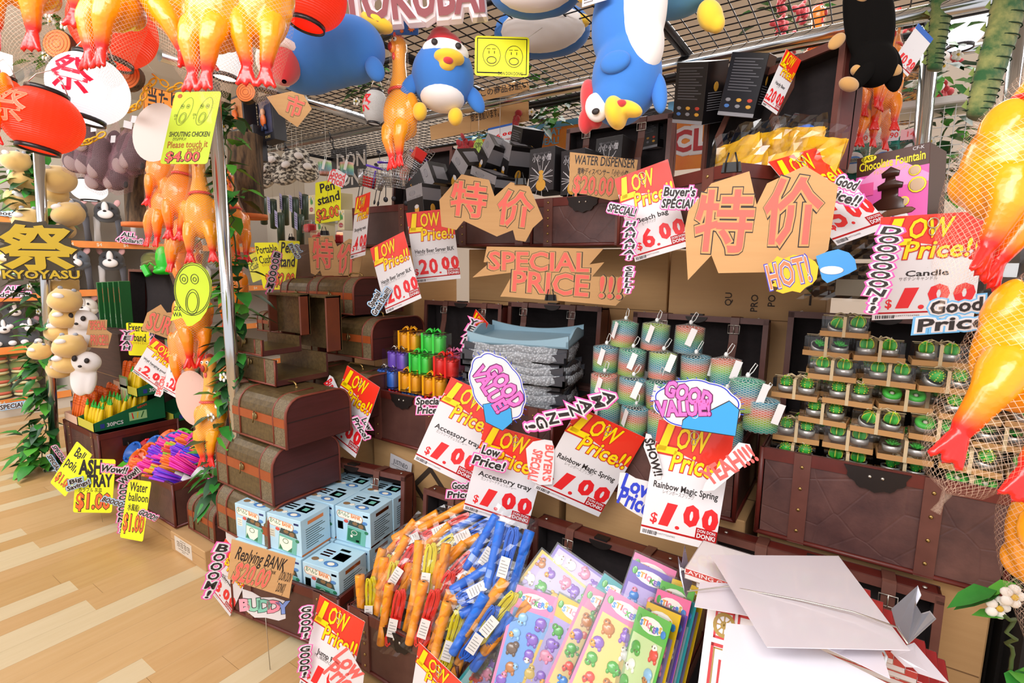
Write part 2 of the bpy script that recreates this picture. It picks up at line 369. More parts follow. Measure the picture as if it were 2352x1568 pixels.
        for k in straps:
            sx=k*w; m=MB(); p=[(lh,lid+.004),(0,lid+.006),(-.008,lid+.002),(-.012,lid-.03),(-.014,lid*.75),(-.03-.03*rnd.random(),lid*.5),(-.03,lid*.32)]
            ribbon(m,p,sx-.013,sx+.013,.003); so=m.build('strap',STRAP,lo)
            q=MB(); zb=lid-.035
            q.tube([(sx-.017,-.017,zb-.013),(sx+.017,-.017,zb-.013),(sx+.017,-.017,zb+.013),(sx-.017,-.017,zb+.013)],.0018,6,closed=True); q.cyl((sx,-.018,zb-.013),(sx,-.018,zb+.015),.0014,n=6)
            q.build('buckle',SILVER,lo)
    return t
def carton(label,x0,x1,y0,y1,z0,z1,rz=0,col='#b8905f',tape=True,marks=None):
    w,d,h=x1-x0,y1-y0,z1-z0
    t=thing('cardboard_carton',label,'box',Matrix.Translation((x0,y0,z0))@Matrix.Rotation(math.radians(rz),4,'Z'))
    m=MB(); m.bb(0,w,0,d,0,h,.003); m.b0(0,w,d*.49,d*.51,h,h+.0008,1); m.b0(.004,w-.004,-.0007,0,h*.62,h*.625,1)
    m.build('body',[mat(col,.8,noise=('#c49c6b' if col[1]=='b' else '#54392f',5,.3,(1,1,12))),mat('#7d5c3a',.8)],t)
    if tape: MB().b0(w*.0,w*.35,-.0014,-.0007,h*.02,h*.3).build('tape',mat('#a87b47',.25),t)
    if marks:
        q=MB()
        for (s,x,z,sz,ro) in marks: q.text(s,x,z,sz,0,.01,-.0016,ro)
        q.build('print',mat('#3a2c22',.7),t)
    return t
OLV=mat('#4a3b24',.38,.25,noise=('#6b5836',70,.2),bump=.2); WEAVE=mat('#5a4c36',.5,noise=('#7a6b50',220,.1)); WSIDE=mat('#42201c',.4,noise=('#54292a',8,.3,(1,1,9))); ORA=mat('#8a3d17',.45,noise=('#a24e20',12,.3)); PIPE=mat('#7b3a2a',.45)
def chest(label,x,y,z,w,d,h,rz=0,open_=False,group=None,src=None,handle=True):
    M=Matrix.Translation((x,y,z))@Matrix.Rotation(math.radians(rz),4,'Z')
    t=thing('treasure_chest',label,'chest',M,group); a=w/2; r=min(d,h)*.36
    fro=[(0,0),(0,h-r)]+[(r-r*math.cos(q),h-r+r*math.sin(q)) for q in [math.pi/2*i/5 for i in range(1,6)]]
    prof=fro+[(d-p[0],p[1]) for p in fro[::-1]]
    if open_: prof=[(0,0),(0,h),(.008,h),(.008,.02),(d-.008,.02),(d-.008,h),(d,h),(d,0)]
    def strip(mb,x0,x1,o,mi,pf=None,sides=True):
        pf=pf or prof; n=len(pf); vs=[]
        for k,xx in enumerate((x0,x1)):
            for i,p in enumerate(pf):
                t2=Vector(pf[min(i+1,n-1)])-Vector(pf[max(i-1,0)]); t2.normalize(); vs.append((xx,p[0]-t2.y*o,p[1]+t2.x*o))
        fs=[(i,n+i,n+i+1,i+1) for i in range(n-1)]
        if sides: fs+=[list(range(n)),list(range(2*n-1,n-1,-1))]
        return mb.add(vs,fs,mi)
    m=MB(); strip(m,-a,a,0,0,sides=False); b=len(prof); m.add([(s*a,p[0],p[1]) for s in (-1,1) for p in prof],[list(range(b)),list(range(2*b-1,b-1,-1))],1); m.b0(-a,a,0,d,-.0005,.001,1)
    if not open_: m.b0(-a-.0015,a+.0015,-.0015,d+.0015,h*.52,h*.535,2)
    m.build('body',[OLV,WSIDE,mat('#241311',.7)],t)
    f2=fro if not open_ else [(0,0),(0,h)]
    for s in (-1,1): m=MB(); strip(m,s*(a-.0)-(.5+.5*s)*w*.2,s*a+(.5-.5*s)*w*.2,.002,0,f2,False); m.build('end_band',WEAVE,t)
    m=MB()
    for s in (-1,1):
        for e in (0,w*.2):
            P=[(s*(a-e),p[0]-.002,p[1]) for p in f2]+([(s*(a-e),d*.6,h+.002)] if not open_ else []); m.tube(P,.0035,6)
        if not open_: m.tube([(s*(a+.001),p[0],p[1]) for p in prof],.0035,6)
    m.cyl((-a,-.002,.004),(a,-.002,.004),.004,n=6)
    m.build('piping',PIPE,t)
    if not open_: MB().b0(-a+w*.21,a-w*.21,-.003,0,h*.42,h*.60).b0(-a+.005,-a+w*.19,-.0035,0,h*.42,h*.60).b0(a-w*.19,a-.005,-.0035,0,h*.42,h*.60).build('strip',ORA,t)
    c=MB(); zc=h*(.52 if not open_ else .8); c.ell((0,-.006,zc),(.014,.004,.013),n=10,k=6); c.tube([(.004,-.01,zc+.018),(.010,-.016,zc+.012),(.012,-.018,zc-.004),(.004,-.016,zc-.02),(-.002,-.012,zc-.014)],.0025,6); c.build('clasp',mat('#8c7a52',.35,.85),t)
    if handle and not open_:
        c=MB(); c.tube([(-.045,d*.5,h),(-.042,d*.5,h+.012),(-.028,d*.5,h+.019),(0,d*.5,h+.017),(.028,d*.5,h+.019),(.042,d*.5,h+.012),(.045,d*.5,h)],.0035,6)
        for e in(-.045,.045): c.ell((e,d*.5,h+.001),(.009,.006,.003),n=8,k=5)
        c.build('handle',BRASS,t)
    if open_:
        T=Matrix.Translation((0,d,h)); m=MB(); L=d; hh=h*.75
        m.bb(-a,-a+.008,0,hh,0,L,.003,1); m.bb(a-.008,a,0,hh,0,L,.003,1); m.b0(-a,a,0,hh,L-.008,L,0); m.b0(-a,a,hh-.008,hh,0,L,0)
        m.build('lid',[OLV,mat('#7a3c22',.45,noise=('#5b2a1e',10,.3)),WSIDE],t,T)
    return t
trunk('dark trunk on the floor full of blue bank boxes, leather lid stood open',-1.50,.885,.03,.49,.33,.195,9,.265,straps=(-.22,.25),castor=True,body=LEAB)
trunk('brown trunk on the floor heaped with bagged jump ropes',-1.0,.93,.03,.43,.32,.19,0,.25,straps=(-.2,.36),body=LEAB)
trunk('trunk on the floor holding animal sticker sheets, two buckled straps on its lid',-.56,.955,.03,.45,.34,.19,0,.245,straps=(-.22,.3),bands=(-.3,.3))
trunk('floor trunk of red and white card boxes under the white paper sheets',-.03,.97,.09,.47,.36,.2,0,.275,straps=(-.25,.3),lock=True)
trunk('trunk packed with bright gift boxed colour candles, below the bank of little chests',-1.41,1.36,.56,.42,.33,.205,0,.33,straps=(-.2,.3),body=LEAB)
trunk('open trunk holding the stack of bubble wrapped trays, red curved lid end',-.985,1.4,.57,.41,.33,.225,0,.31,.07,straps=(-.3,.22),dome=.05,side=RED)
trunk('trunk overflowing with rainbow magic springs',-.44,1.4,.585,.43,.33,.2,0,.31,straps=(-.25,.28))
trunk('large leather trunk stacked high with boxed cactus candles, scalloped lock plate',.068,1.4,.575,.475,.32,.23,0,.32,straps=(),bands=(-.31,.22),nails=4)
trunk('dark trunk on the top tier carrying the mini wire shopping carts',-1.93,1.75,1.34,.41,.26,.19,0,.3,straps=(),lock=False,body=LEAB)
trunk('top tier trunk full of black beer server cartons',-1.235,1.68,1.33,.42,.3,.155,0,0,straps=(),lock=False,body=LEAB)
trunk('top tier leather trunk holding the black water dispenser boxes',-.82,1.66,1.325,.42,.24,.17,0,.30,straps=(-.28,.25),nails=6)
trunk('top tier trunk turned aside, stuffed with yellow beach bags',-.445,1.40,1.315,.46,.3,.17,-35,.31,straps=(-.25,.2),tilt=2,lock=False)
trunk('trunk end with iron handle under the green display trays of pens',-3.665,1.0,.05,.53,.4,.26,0,0,lock=False,side=RED)
trunk('dark lid of an open trunk standing behind the exercise band card',-4.14,1.50,.70,.92,.12,.05,0,.45,.1,straps=(),lock=False,bands=())
trunk('small trunk on a carton filled with water balloon bunches',-2.58,.95,.095,.34,.26,.2,0,0,lock=False,bands=())
trunk('low dark trunk behind, filled with round plastic ashtrays',-2.97,1.22,.02,.46,.3,.2,0,.36,straps=(-.2,.2),lock=False,body=LEAB)
for a in (('cardboard carton with a diamond mark under the colour candle trunk',-1.63,-1.13,1.4,1.72,0,.555,0,'#b8905f',True,(('◇',.32,.38,.2,0),)),
 ('plain carton under the tray trunk beside a folded flap',-1.12,-.76,1.42,1.73,0,.56),
 ('wide tan carton behind the sticker trunk lid',-.74,-.2,1.43,1.73,0,.58),
 ('tan carton with torn side under the big cactus candle trunk',-.17,.30,1.44,1.74,0,.57),
 ('carton behind the beer server price cards',-1.5,-1.03,1.875,2.15,.72,1.325),
 ('carton behind the cardboard SPECIAL PRICE board',-1.0,-.58,1.875,2.15,.72,1.32),
 ('long carton with upside-down shipping print below the big red sale board',-.56,-.08,1.83,2.1,.72,1.31,0,'#bd966a',True,(('PO',.33,.43,.03,1.57),('PRO',.28,.42,.03,1.57),('QU',.2,.43,.03,1.57),('L',.43,.44,.05,3.14))),
 ('lowest carton behind the stack of cartons and trunks',-1.5,-.1,1.88,2.12,0,.715),
 ('lower carton holding up the little chests at the left',-2.35,-1.66,1.25,1.75,0,.66),
 ('carton under the mini shopping cart trunk',-2.2,-1.76,1.78,2.1,.66,1.335),
 ('lower carton behind the little chests',-2.2,-1.76,1.8,2.1,0,.655),
 ('carton on the floor with four handling marks on a white label',-2.42,-2.12,.93,1.2,0,.088,0,'#b8905f',False),
 ('second labelled carton behind the water balloon card',-2.75,-2.44,.96,1.2,0,.088,0,'#b8905f',False),
 ('dark carton under the golf boxes at the left',-4.5,-3.97,1.33,1.49,0,.79,0,'#3a2a24',False),
 ('dark carton under the pen stand boxes behind the little sale board',-2.72,-2.22,1.78,2.05,0,1.36,0,'#5a4030',False),
 ('dark carton propping up the open trunk lid behind the pens',-4.6,-3.7,1.51,1.75,.0,.695,0,'#4a342c',False)): carton(*a)
t=thing('dark_void_sheet','black sheet added for the dark void right of the big cactus trunk','panel',Matrix.Translation((.335,1.36,0))); m=MB()  # added black sheet, its colour stands for the dark void past the carton
for i in range(14): m.b0(.006*math.sin(i*1.7),.02+.006*math.sin(i*1.7),i*.07,i*.07+.071,0,1.42)
m.build('cloth',mat('#17120f',.9),t); MB().cyl((.01,0,1.42),(.01,.98,1.42),.012,n=8).build('rail',BLACKM,t)  # near-black colour holds the void's darkness, the rail only tops the added sheet
t=thing('name_card','white card reading JUSTNEO stuck on the diamond marked carton','card',fr(at(920,1068,Y=1.385),0,0,8)); MB().b0(-.06,.06,0,.001,-.03,.03).build('card',mat('#c9c6c9',.5),t); MB().text('JUSTNEO',0,.004,.026,0,.01,-.0006,w=.08).b0(-.05,.05,-.0006,-.0005,-.013,-.0115).text('www.justneo',0,-.02,.008,0,0,-.0006).build('print',mat('#4a4a52',.5),t)
o=bpy.data.objects['storage_trunk.012']; m=MB(); m.tube([(.268,.13,.19),(.285,.13,.185),(.288,.13,.15),(.288,.27,.15),(.285,.27,.185),(.268,.27,.19)],.006,6); m.b0(.265,.272,.11,.29,.17,.215); m.build('handle',IRON,o)
MB().b0(0,.15,-.0015,0,.012,.078).build('carton_label',mat('#d8cdbd',.6)).matrix_world=Matrix.Translation((-2.38,.93,0))
o=bpy.data.objects['carton_label']; tag(o,'white handling label with small icons on the floor carton','label')
q=MB()
for k in range(4): q.b0(.022+.03*k,.043+.03*k,-.002,-.0016,.04,.062); q.b0(.025+.03*k,.040+.03*k,-.0024,-.002,.043,.059,1); q.b0(.03+.03*k,.035+.03*k,-.0027,-.0024,.046,.056)
q.text('THIS WAY UP',.075,.07,.008,0,0,-.002).text('PLEASE HANDLE WITH CARE',.075,.03,.007,0,0,-.002).text('KEEP DRY',.075,.022,.006,0,0,-.002)
q.build('icon_print',[mat('#6b5b4a',.6),mat('#d8cdbd',.6)],o)
o=tag(MB().bb(0,.34,0,.28,0,.268,.004).build('display_plinth',mat('#ded8d4',.5)),'white plinth box under the column of little chests','plinth'); o.matrix_world=Matrix.Translation((-1.94,.93,0))
GC='brown treasure chests with brass clasps in the left stacks'
for a in (('treasure chest at the bottom of the front column, on the white plinth',-1.75,.90,.27,.335,.25,.165),
 ('treasure chest second from the bottom of the front column',-1.765,.925,.437,.36,.27,.195),
 ('treasure chest third from the bottom of the front column',-1.705,.95,.64,.35,.26,.17),
 ('treasure chest behind the top of the front column, next to the Candle card',-1.72,1.27,.66,.36,.25,.165),
 ('treasure chest behind the second row of the front column, half hidden',-1.72,1.26,.42,.34,.25,.0) if 0 else None,
 ('treasure chest at the right of the middle row in the rear stack',-1.76,1.4,.865,.28,.3,.165),
 ('treasure chest in the centre of the middle row in the rear stack',-2.03,1.36,.865,.23,.28,.155),
 ('treasure chest on top of the rear stack, under the Handy Beer Server card',-1.9,1.42,1.04,.30,.28,.155),
 ('treasure chest turned sideways on top of the rear stack at the left',-2.2,1.46,1.035,.26,.26,.15),
 ('treasure chest at the left of the middle row in the rear stack, smaller',-2.3,1.38,.93,.22,.25,.09)):
    if a: chest(*a,group=GC)
chest('large empty treasure chest with its lid thrown open, in the front column',-1.86,1.03,.815,.31,.22,.095,0,True)
chest('small open treasure chest sitting on the larger open one',-1.90,1.035,.915,.22,.16,.06,0,True)
chest('little treasure chest behind the low end of the chrome post',-2.24,.98,.10,.22,.16,.15,0)
# ---------------------------------------------------------------- signs and cards
def quad(tl,tr,bl,Y,asp=None,yaw=None):
    """rectangle in the place seen between three corner rays: plane through tl at depth Y; its turn chosen so that it is a true rectangle of aspect asp"""
    o=at(*tl,Y=Y); best=None; y0=facing(o,.8)
    for ya in ([yaw] if yaw is not None else [y0+q for q in range(-45,46,5)]):
        for pi in range(-35,31,5):
            n=Matrix.Rotation(math.radians(ya),3,'Z')@Matrix.Rotation(math.radians(pi),3,'X')@Vector((0,-1,0))
            P=[]
            for q in (tr,bl):
                d=ray(*q); P.append(EYE+d*((o-EYE).dot(n)/d.dot(n)))
            u=P[0]-o; v=P[1]-o; c=u.normalized().dot(v.normalized())
            cost=c*c+.03*(ya-y0)**2/900+.03*pi*pi/900
            if asp: cost+=.6*math.log(u.length/v.length/asp)**2
            if best is None or cost<best[0]: best=(cost,u,v,n)
    c,u,v,n=best; ux=u.normalized(); vz=-(v-ux*v.dot(ux)); 
    # share the remaining skew between both edges
    b=(u.normalized()-v.normalized()); w,h=u.length,v.length
    d=(u.normalized()-v.normalized()).normalized(); e=n.cross(d)
    ux=(d-e).normalized() if (d-e).dot(u)>(d+e).dot(u) else (d+e).normalized(); uz=ux.cross(-n)*-1
    if uz.dot(-v)<0: uz=-uz
    y=uz.cross(ux); ce=o+(u+v)/2
    M=Matrix(((ux.x,y.x,uz.x,ce.x),(ux.y,y.y,uz.y,ce.y),(ux.z,y.z,uz.z,ce.z),(0,0,0,1)))
    return M,w,h
def poly(pts,Y,yaw=None,pitch=0):
    """polygon traced on a plane at depth Y -> frame at its middle and local XZ points"""
    cx=sum(p[0] for p in pts)/len(pts); cy=sum(p[1] for p in pts)/len(pts); o=at(cx,cy,Y=Y); yaw=facing(o) if yaw is None else yaw
    R=Matrix.Rotation(math.radians(yaw),3,'Z')@Matrix.Rotation(math.radians(pitch),3,'X'); n=R@Vector((0,-1,0)); out=[]
    Ri=R.inverted()
    for q in pts:
        d=ray(*q); p=Ri@(EYE+d*((o-EYE).dot(n)/d.dot(n))-o); out.append((p.x,p.z))
    return Matrix.Translation(o)@R.to_4x4(),out
WHITE=mat('#dddadd',.35); PRED=mat('#e8321f',.3,coat=.3); YEL=mat('#f7d500',.35); INK=mat('#241c1c',.6); GREY=mat('#77706f',.6); PRICE=mat('#dd2126',.35); NEON=mat('#f0ee14',.5); LIME=mat('#c7e32c',.5); CARD=mat('#bf9260',.85,noise=('#c99e6c',3,.3,(1,1,14))); PINK=mat('#ef5fb0',.5); SKYB=mat('#6db4e6',.5); CORAL=mat('#e8665a',.7); ORG=mat('#ee6a2c',.6); BLUE=mat('#2a3fc4',.5)
E1=.0005
def ring(t,x,z,r=.009):
    m=MB(); m.tube([(x+r*math.cos(a),-.004,z+r*math.sin(a)) for a in [2*math.pi*i/14 for i in range(14)]],.0011,5,closed=True)
    m.tube([(x+r*.55*math.cos(a),-.003,z-r*1.7+r*.8*math.sin(a)) for a in [2*math.pi*i/12 for i in range(12)]],.0009,5,closed=True); m.build('hook_ring',SILVER,t)
def clip(t,x,z,w=.035,down=True):
    m=MB(); s=-1 if down else 1
    m.prism([(x-w/2,z),(x+w/2,z),(x+w*.42,z-s*w*.5),(x-w*.42,z-s*w*.5)],-.007,.007)
    for e in (-.3,.3): m.tube([(x+e*w,-.008,z-s*w*.02),(x+e*w*.9,-.012,z-s*w*.5),(x+e*w*.5,-.013,z-s*w*.95)],.0018,5)
    m.build('binder_clip',mat('#151416',.35,.3),t)
def digits(m,s,x,z,size,w,y,mi,al='LEFT'):
    """price: big figure, dot, raised small figures"""
    a,b=s.split('.'); X=x; H=size
    for ch in a:
        if ch=='1': m.add([(X+.02*w,y,z-H/2),(X+.15*w,y,z-H/2),(X+.24*w,y,z+H/2),(X+.10*w,y,z+H/2)],[(0,1,2,3)],mi); X+=.24*w
        else: m.text(ch,X+.135*w,z,H/.70,mi,.035,y,w=.23*w); X+=.26*w
    m.ell((X+.035*w,y,z-H*.46),(.03*w,.0001,.025*w),mi,n=10,k=6); X+=.075*w
    for ch in b: m.text(ch,X+.12*w,z+H*.12,H*.8/.70,mi,.06,y,w=.215*w); X+=.245*w
def lowprice(label,tl,tr,bl,Y,name,jp,price,asp=.75,head=True,hook=.5,pv=.79,rings=True,nm=.06,blue=False):
    M,w,h=quad(tl,tr,bl,Y,asp); t=thing('price_card',label,'price card',M,)
    f=lambda u,v:((u-.5)*w,(.5-v)*h)
    MB().b0(-w/2,w/2,0,.0008,-h/2,h/2).build('board',WHITE,t)
    if head:
        MB().add([(*f(0,0)[:1],-E1,f(0,0)[1]),(f(0,.19)[0],-E1,f(0,.19)[1]),(f(1,.37)[0],-E1,f(1,.37)[1]),(f(1,0)[0],-E1,f(1,0)[1])],[(0,1,2,3)]).build('red_header',PRED,t)
        m=MB()
        for k,(o,y,mi) in enumerate(((.06,-.0010,0),(.018,-.0016,1))):
            e=o*.5
            for q in ([(.14-e,.03-e*.8),(.22+e,.03-e*.8),(.145+e,.25+e*.8),(.05-e,.25+e*.8)],[(.045-e,.222-e*.8),(.31+e,.222-e*.8),(.29+e,.268+e*.8),(.02-e,.268+e*.8)]): m.add([(f(*p)[0],y,f(*p)[1]) for p in q],[(3,2,1,0)],mi)
            x,z=f(.47,.135); m.text('OW',x,z,h*.26,mi,o,y,shear=.2,w=w*(.42+o*.5))
            x,z=f(.60,.335); m.text('Price!!',x,z,h*.235,mi,o,y,rot=0,shear=.15,w=w*(.72+o*.5))
        m.build('headline',[mat('#c9281c',.4),YEL],t)
    elif blue: MB().b0(-w/2,w/2,-E1,0,h*.38,h/2).build('blue_header',mat('#2f62b8',.4),t)
    m=MB()
    if name:
        x,z=f(.5,.555); m.text(name,x,z,h*nm*1.3,0,.018,-E1,w=w*min(.86,.05*len(name)+.12))
        x,z=f(.42,.605); m.text(jp,x,z,h*.042,1,0,-E1,w=w*min(.7,.042*len(jp)))
    x,z=f(.12,.975); m.text('4549777504985',x+w*.22,z+.002,h*.022,1,0,-E1,w=w*.26)
    r=random.Random(5); xx=f(.03,0)[0]
    while xx<f(.21,0)[0]:
        b=w*(.004+.008*r.random()); m.b0(xx,xx+b,-E1,-E1,f(0,.988)[1],f(0,.955)[1],0); xx+=b+w*(.004+.007*r.random())
    m.build('product_print',[INK,GREY],t)
    m=MB(); z=f(0,.932)[1]; m.b0(-w/2,w/2,-E1,-E1,z-h*.008,z+h*.008)
    n=len(price.split('.')[0]); x0=f(.2 if n==1 else .1,0)[0]; pz=f(0,pv)[1]
    digits(m,price,x0,pz,h*.2,w*(1.0 if n==1 else .85),-E1,0)
    m.text('$',x0-w*.05,pz-h*.055,h*.12,0,.02,-E1); m.build('price',PRICE,t)
    m=MB(); x,z=f(.86,.885); m.b0(x-w*.14,x+w*.14,-.0009,-.0009,z-h*.052,z+h*.047,0)
    m.text('DON DON:',x,z+h*.022,h*.036,1,.02,-.0013,w=w*.24); m.text('DONKi',x,z-h*.02,h*.052,1,.03,-.0013,w=w*.24); m.build('shop_logo',[PRICE,WHITE],t)
    if rings: ring(t,f(hook,0)[0],f(0,.08)[1])
    return t
LP=lowprice
LP('low price card for Candle, $1.00, with red Buyers Special and pink Low Price tags',(797,837),(871,890),(747,994),1.28,'Candle','カラーキャンドルCP','1.00')
LP('low price card reading Accessory tray, upper of the two, tilted clockwise',(1034,862),(1160,926),(954,1054),1.27,'Accessory tray','カントリーナチュラルトレー','1.00')
LP('lower Accessory tray price card, its top under the first one',(1113,968),(1262,1016),(1066,1168),1.23,'Accessory tray','カントリーナチュラルトレー','1.00')
LP('Rainbow Magic Spring price card under the AMAZING strip',(1330,936),(1485,1004),(1222,1122),1.27,'Rainbow Magic Spring','レインボースプリング','1.00',.8)
LP('Rainbow Magic Spring price card beside the YEAH tag, lowest at its right',(1511,960),(1683,997),(1473,1222),1.2,'Rainbow Magic Spring','レインボースプリング','1.00',.68)
LP('Handy Beer Server price card at the lower left, tilted anticlockwise',(852,571),(929,529),(886,722),1.4,'Handy Beer Server BLK','ビール専用ハンディビアサーバー ブラック','20.00',.66,rings=False)
LP('Handy Beer Server price card hung straight with a black clip on top',(931,488),(1037,479),(957,649),1.45,'Handy Beer Server BLK','ビール専用ハンディビアサーバー ブラック','20.00',.66,rings=False)
LP('Beach bag price card, $6.00, among pink SPECIAL tags',(1415,412),(1537,362),(1456,604),1.32,'Beach bag','ビーチバッグ','6.00',.68)
LP('big Candle price card above the cactus candles with the DOOOOOON strip',(2026,502),(2272,480),(1999,738),1.2,'Candle','サボテンキャンドル','1.00',1.0)
LP('price card ending 5.00 sticking out behind the big red sale board, steeply tilted',(1762,372),(1882,338),(1924,562),1.33,'','','5.00',.66,pv=.76)
LP('small blue topped price card for $16.00 behind the beer cartons',(1121,295),(1177,282),(1120,334),2.0,'','','16.00',1.2,False,pv=.6,rings=False,blue=True)
LP('narrow $4.00 price card turned edge on in front of the mini carts',(820,454),(854,438),(802,597),1.62,'Shopping mini','ミニ','4.00',.4)
LP('low price card hanging at upper right beside the black carton',(1799,102),(1828,138),(1762,240),1.5,'Handy Beer','ビール','20.00',.5,rings=False)
LP('blue topped $10.90 card seen edge on near the hanging green tail',(2099,33),(2114,87),(2080,143),1.7,'','','10.90',.5,False,rings=False,blue=True)
LP('low price card of $8.00 leaning by the floor, BOOOM strip on it',(508,1213),(556,1300),(492,1352),.84,'Slime','スライム','8.00',.62)
LP('Jump Rope price card with the GOOD! GOOD! strip in front of the floor trunks',(733,1362),(835,1428),(690,1570),.80,'Jump Rope','YK_縄跳びCP(99)','1.00',.66)
LP('low price card at the bottom edge in front of the sticker trunk',(963,1475),(1066,1572),(938,1625),.80,'Stickers','シール','1.00',.72)
LP('Wall hanging pocket price card in clear sleeve, left of a pair',(352,772),(418,822),(305,853),1.0,'Wall hanging pocket','ウォールポケット(クジラ)','2.00',.8,rings=False)
LP('Wall hanging pocket price card, right of a pair behind a chicken',(398,785),(446,812),(375,896),.98,'Wall hanging','ウォールポケット','2.00',.6,rings=False)
LP('price card with Dog on it at the top left edge, cut by the picture',(-18,113),(29,127),(-16,196),1.15,'Dog','','4.00',.6,False,rings=False)
LP('slim red low price card behind the tray stack, YEAH strip on it',(1089,703),(1116,740),(1062,812),1.55,'','','1.00',.4,rings=False)
def yellow(label,tl,tr,bl,Y,txt,asp=.75,board=NEON,back=True,doodle=None,clipx=None):
    M,w,h=quad(tl,tr,bl,Y,asp); t=thing('handwritten_card',label,'sale card',M)
    r=.06*w; P=[]
    for cx,cz,a0 in((w/2-r,h/2-r,0),(-w/2+r,h/2-r,90),(-w/2+r,-h/2+r,180),(w/2-r,-h/2+r,270)):
        P+=[(cx+r*math.cos(math.radians(a0+k*30)),cz+r*math.sin(math.radians(a0+k*30))) for k in range(4)]
    MB().prism(P,0,.0008).build('board',board,t)
    f=lambda u,v:((u-.5)*w,(.5-v)*h); m=MB()
    for q in txt:
        s,u,v,sz,mi,ww=q[:6]; sz*=1.3/(1 if '\n' not in s else 1.0); x,z=f(u,v); rot=q[6] if len(q)>6 else .05; bo=q[7] if len(q)>7 else .01
        if mi>=2:
            m.text(s,x,z,h*sz,0,bo+.035,-E1,rot,w=w*(ww+.02)); m.text(s,x,z,h*sz,mi,bo,-.001,rot,w=w*ww)
        else: m.text(s,x,z,h*sz,mi,bo,-E1,rot,w=w*ww)
    if doodle: doodle(m,w,h,f)
    m.build('lettering',[INK,mat('#b0561f',.6),CORAL,ORG],t)
    if clipx is not None: clip(t,(clipx-.5)*w,h/2+.004,.03)
    return t
def oval(m,x,z,a,b,w,rot=0,n=22,y=-.0011,mi=0):
    m.stroke([(x+a*math.cos(q)*math.cos(rot)-b*math.sin(q)*math.sin(rot),z+a*math.cos(q)*math.sin(rot)+b*math.sin(q)*math.cos(rot)) for q in [2*math.pi*i/n for i in range(n)]],w,y,mi,True)
def faces2(m,w,h,f):
    for u in (.30,.72):
        x,z=f(u,.28); oval(m,x,z,w*.13,h*.2,w*.006,-.25)
        for d in (-.07,.05):
            oval(m,x+d*w,z+h*.07,w*.035,h*.03,w*.006); oval(m,x+d*w,z+h*.07,w*.012,h*.01,w*.008)
        oval(m,x-.02*w,z-h*.09,w*.07,h*.075,w*.006,-.2); oval(m,x-.02*w,z-h*.09,w*.05,h*.055,w*.005,-.2)
    for u,v in((.12,.36),(.52,.35)): x,z=f(u,v); m.text('GYA\nO',x,z,h*.05,0,0,-E1,w=w*.07)
    x,z=f(.12,.06); m.ell((x,-.0005,z),(w*.05,.0002,w*.05),1,n=12,k=6)
yellow('green yellow card SHOUTING CHICKEN Please touch it gently $4.00 hung over the chickens',(404,212),(510,209),(366,377),.72,[('SHOUTING CHICKEN',.5,.60,.075,0,.86,0,.012),('さけぶチキン!',.3,.665,.04,0,.28,0),('Please touch it',.5,.74,.1,1,.85,.03,.01),('gently',.68,.80,.07,1,.34,.1,.01),('$4.00',.45,.91,.14,2,.72,0,.02)],.66,LIME,doodle=faces2)
yellow('tilted yellow Ball point card half behind the ASH TRAY card',(176,1011),(210,1044),(117,1108),.83,[('Ball\npoint',.5,.3,.22,0,.8,0,.02),('$1.00',.5,.8,.2,3,.85,0,.02)],.6)
yellow('yellow ASH TRAY card, $1.00, standing over the wood floor',(176,1052),(265,1055),(168,1176),.80,[('ASH',.38,.17,.28,0,.6,.02,.045),('TRAY',.62,.42,.24,0,.66,.04,.045),('カラフル 灰皿',.4,.585,.07,0,.6,0,.01),('$1.00',.5,.8,.3,3,.88,0,.03)],.75)
yellow('yellow Water balloon card, $1.00, with DOOOOON and GOOD strips',(296,1099),(348,1106),(275,1234),.875,[('Water',.5,.13,.17,0,.78,.03,.012),('balloon',.55,.3,.15,0,.85,.03,.012),('水風船!',.4,.48,.1,0,.5,0,.012),('$1.00',.5,.74,.3,3,.9,.02,.02)],.6)
yellow('upper yellow Pen stand card, $2.00, above the first red sale board',(726,420),(784,408),(722,516),1.75,[('Pen\nstand',.5,.3,.24,0,.86,.12,.025),('アルパカスタンド',.5,.55,.06,1,.7,.05,0),('$2.00',.5,.8,.28,3,.9,.1,.02)],.62)
yellow('lower yellow Pen stand card, $2.00, above the little chests, clipped',(642,553),(690,553),(626,662),1.5,[('Pen\nstand',.45,.3,.25,0,.85,.05,.025),('アルパカスタンド',.5,.56,.06,1,.7,0,0),('$2.00',.5,.82,.26,3,.9,.02,.02)],.5,clipx=.6)
yellow('yellow Portable Cushion card behind the BOOOOM strip',(582,556),(636,558),(606,662),1.54,[('Portable\nCushion',.5,.25,.18,0,.9,.08,.012),('モバイルクッション',.5,.47,.06,1,.7,.08,0),('$2.00',.6,.8,.28,3,.8,.1,.02)],.7)
yellow('darker second Portable Cushion card further left',(566,588),(602,572),(580,650),1.6,[('Portable\nCushion',.5,.35,.22,0,.9,.08,.012)],.6,mat('#cfc81e',.5))
yellow('yellow Exercise band card standing behind the pen trays',(288,740),(347,744),(297,815),1.1,[('Exercise\nband',.5,.3,.26,0,.85,-.03,.015),('エクササイズバンド',.5,.62,.07,1,.75,0,0)],.75)
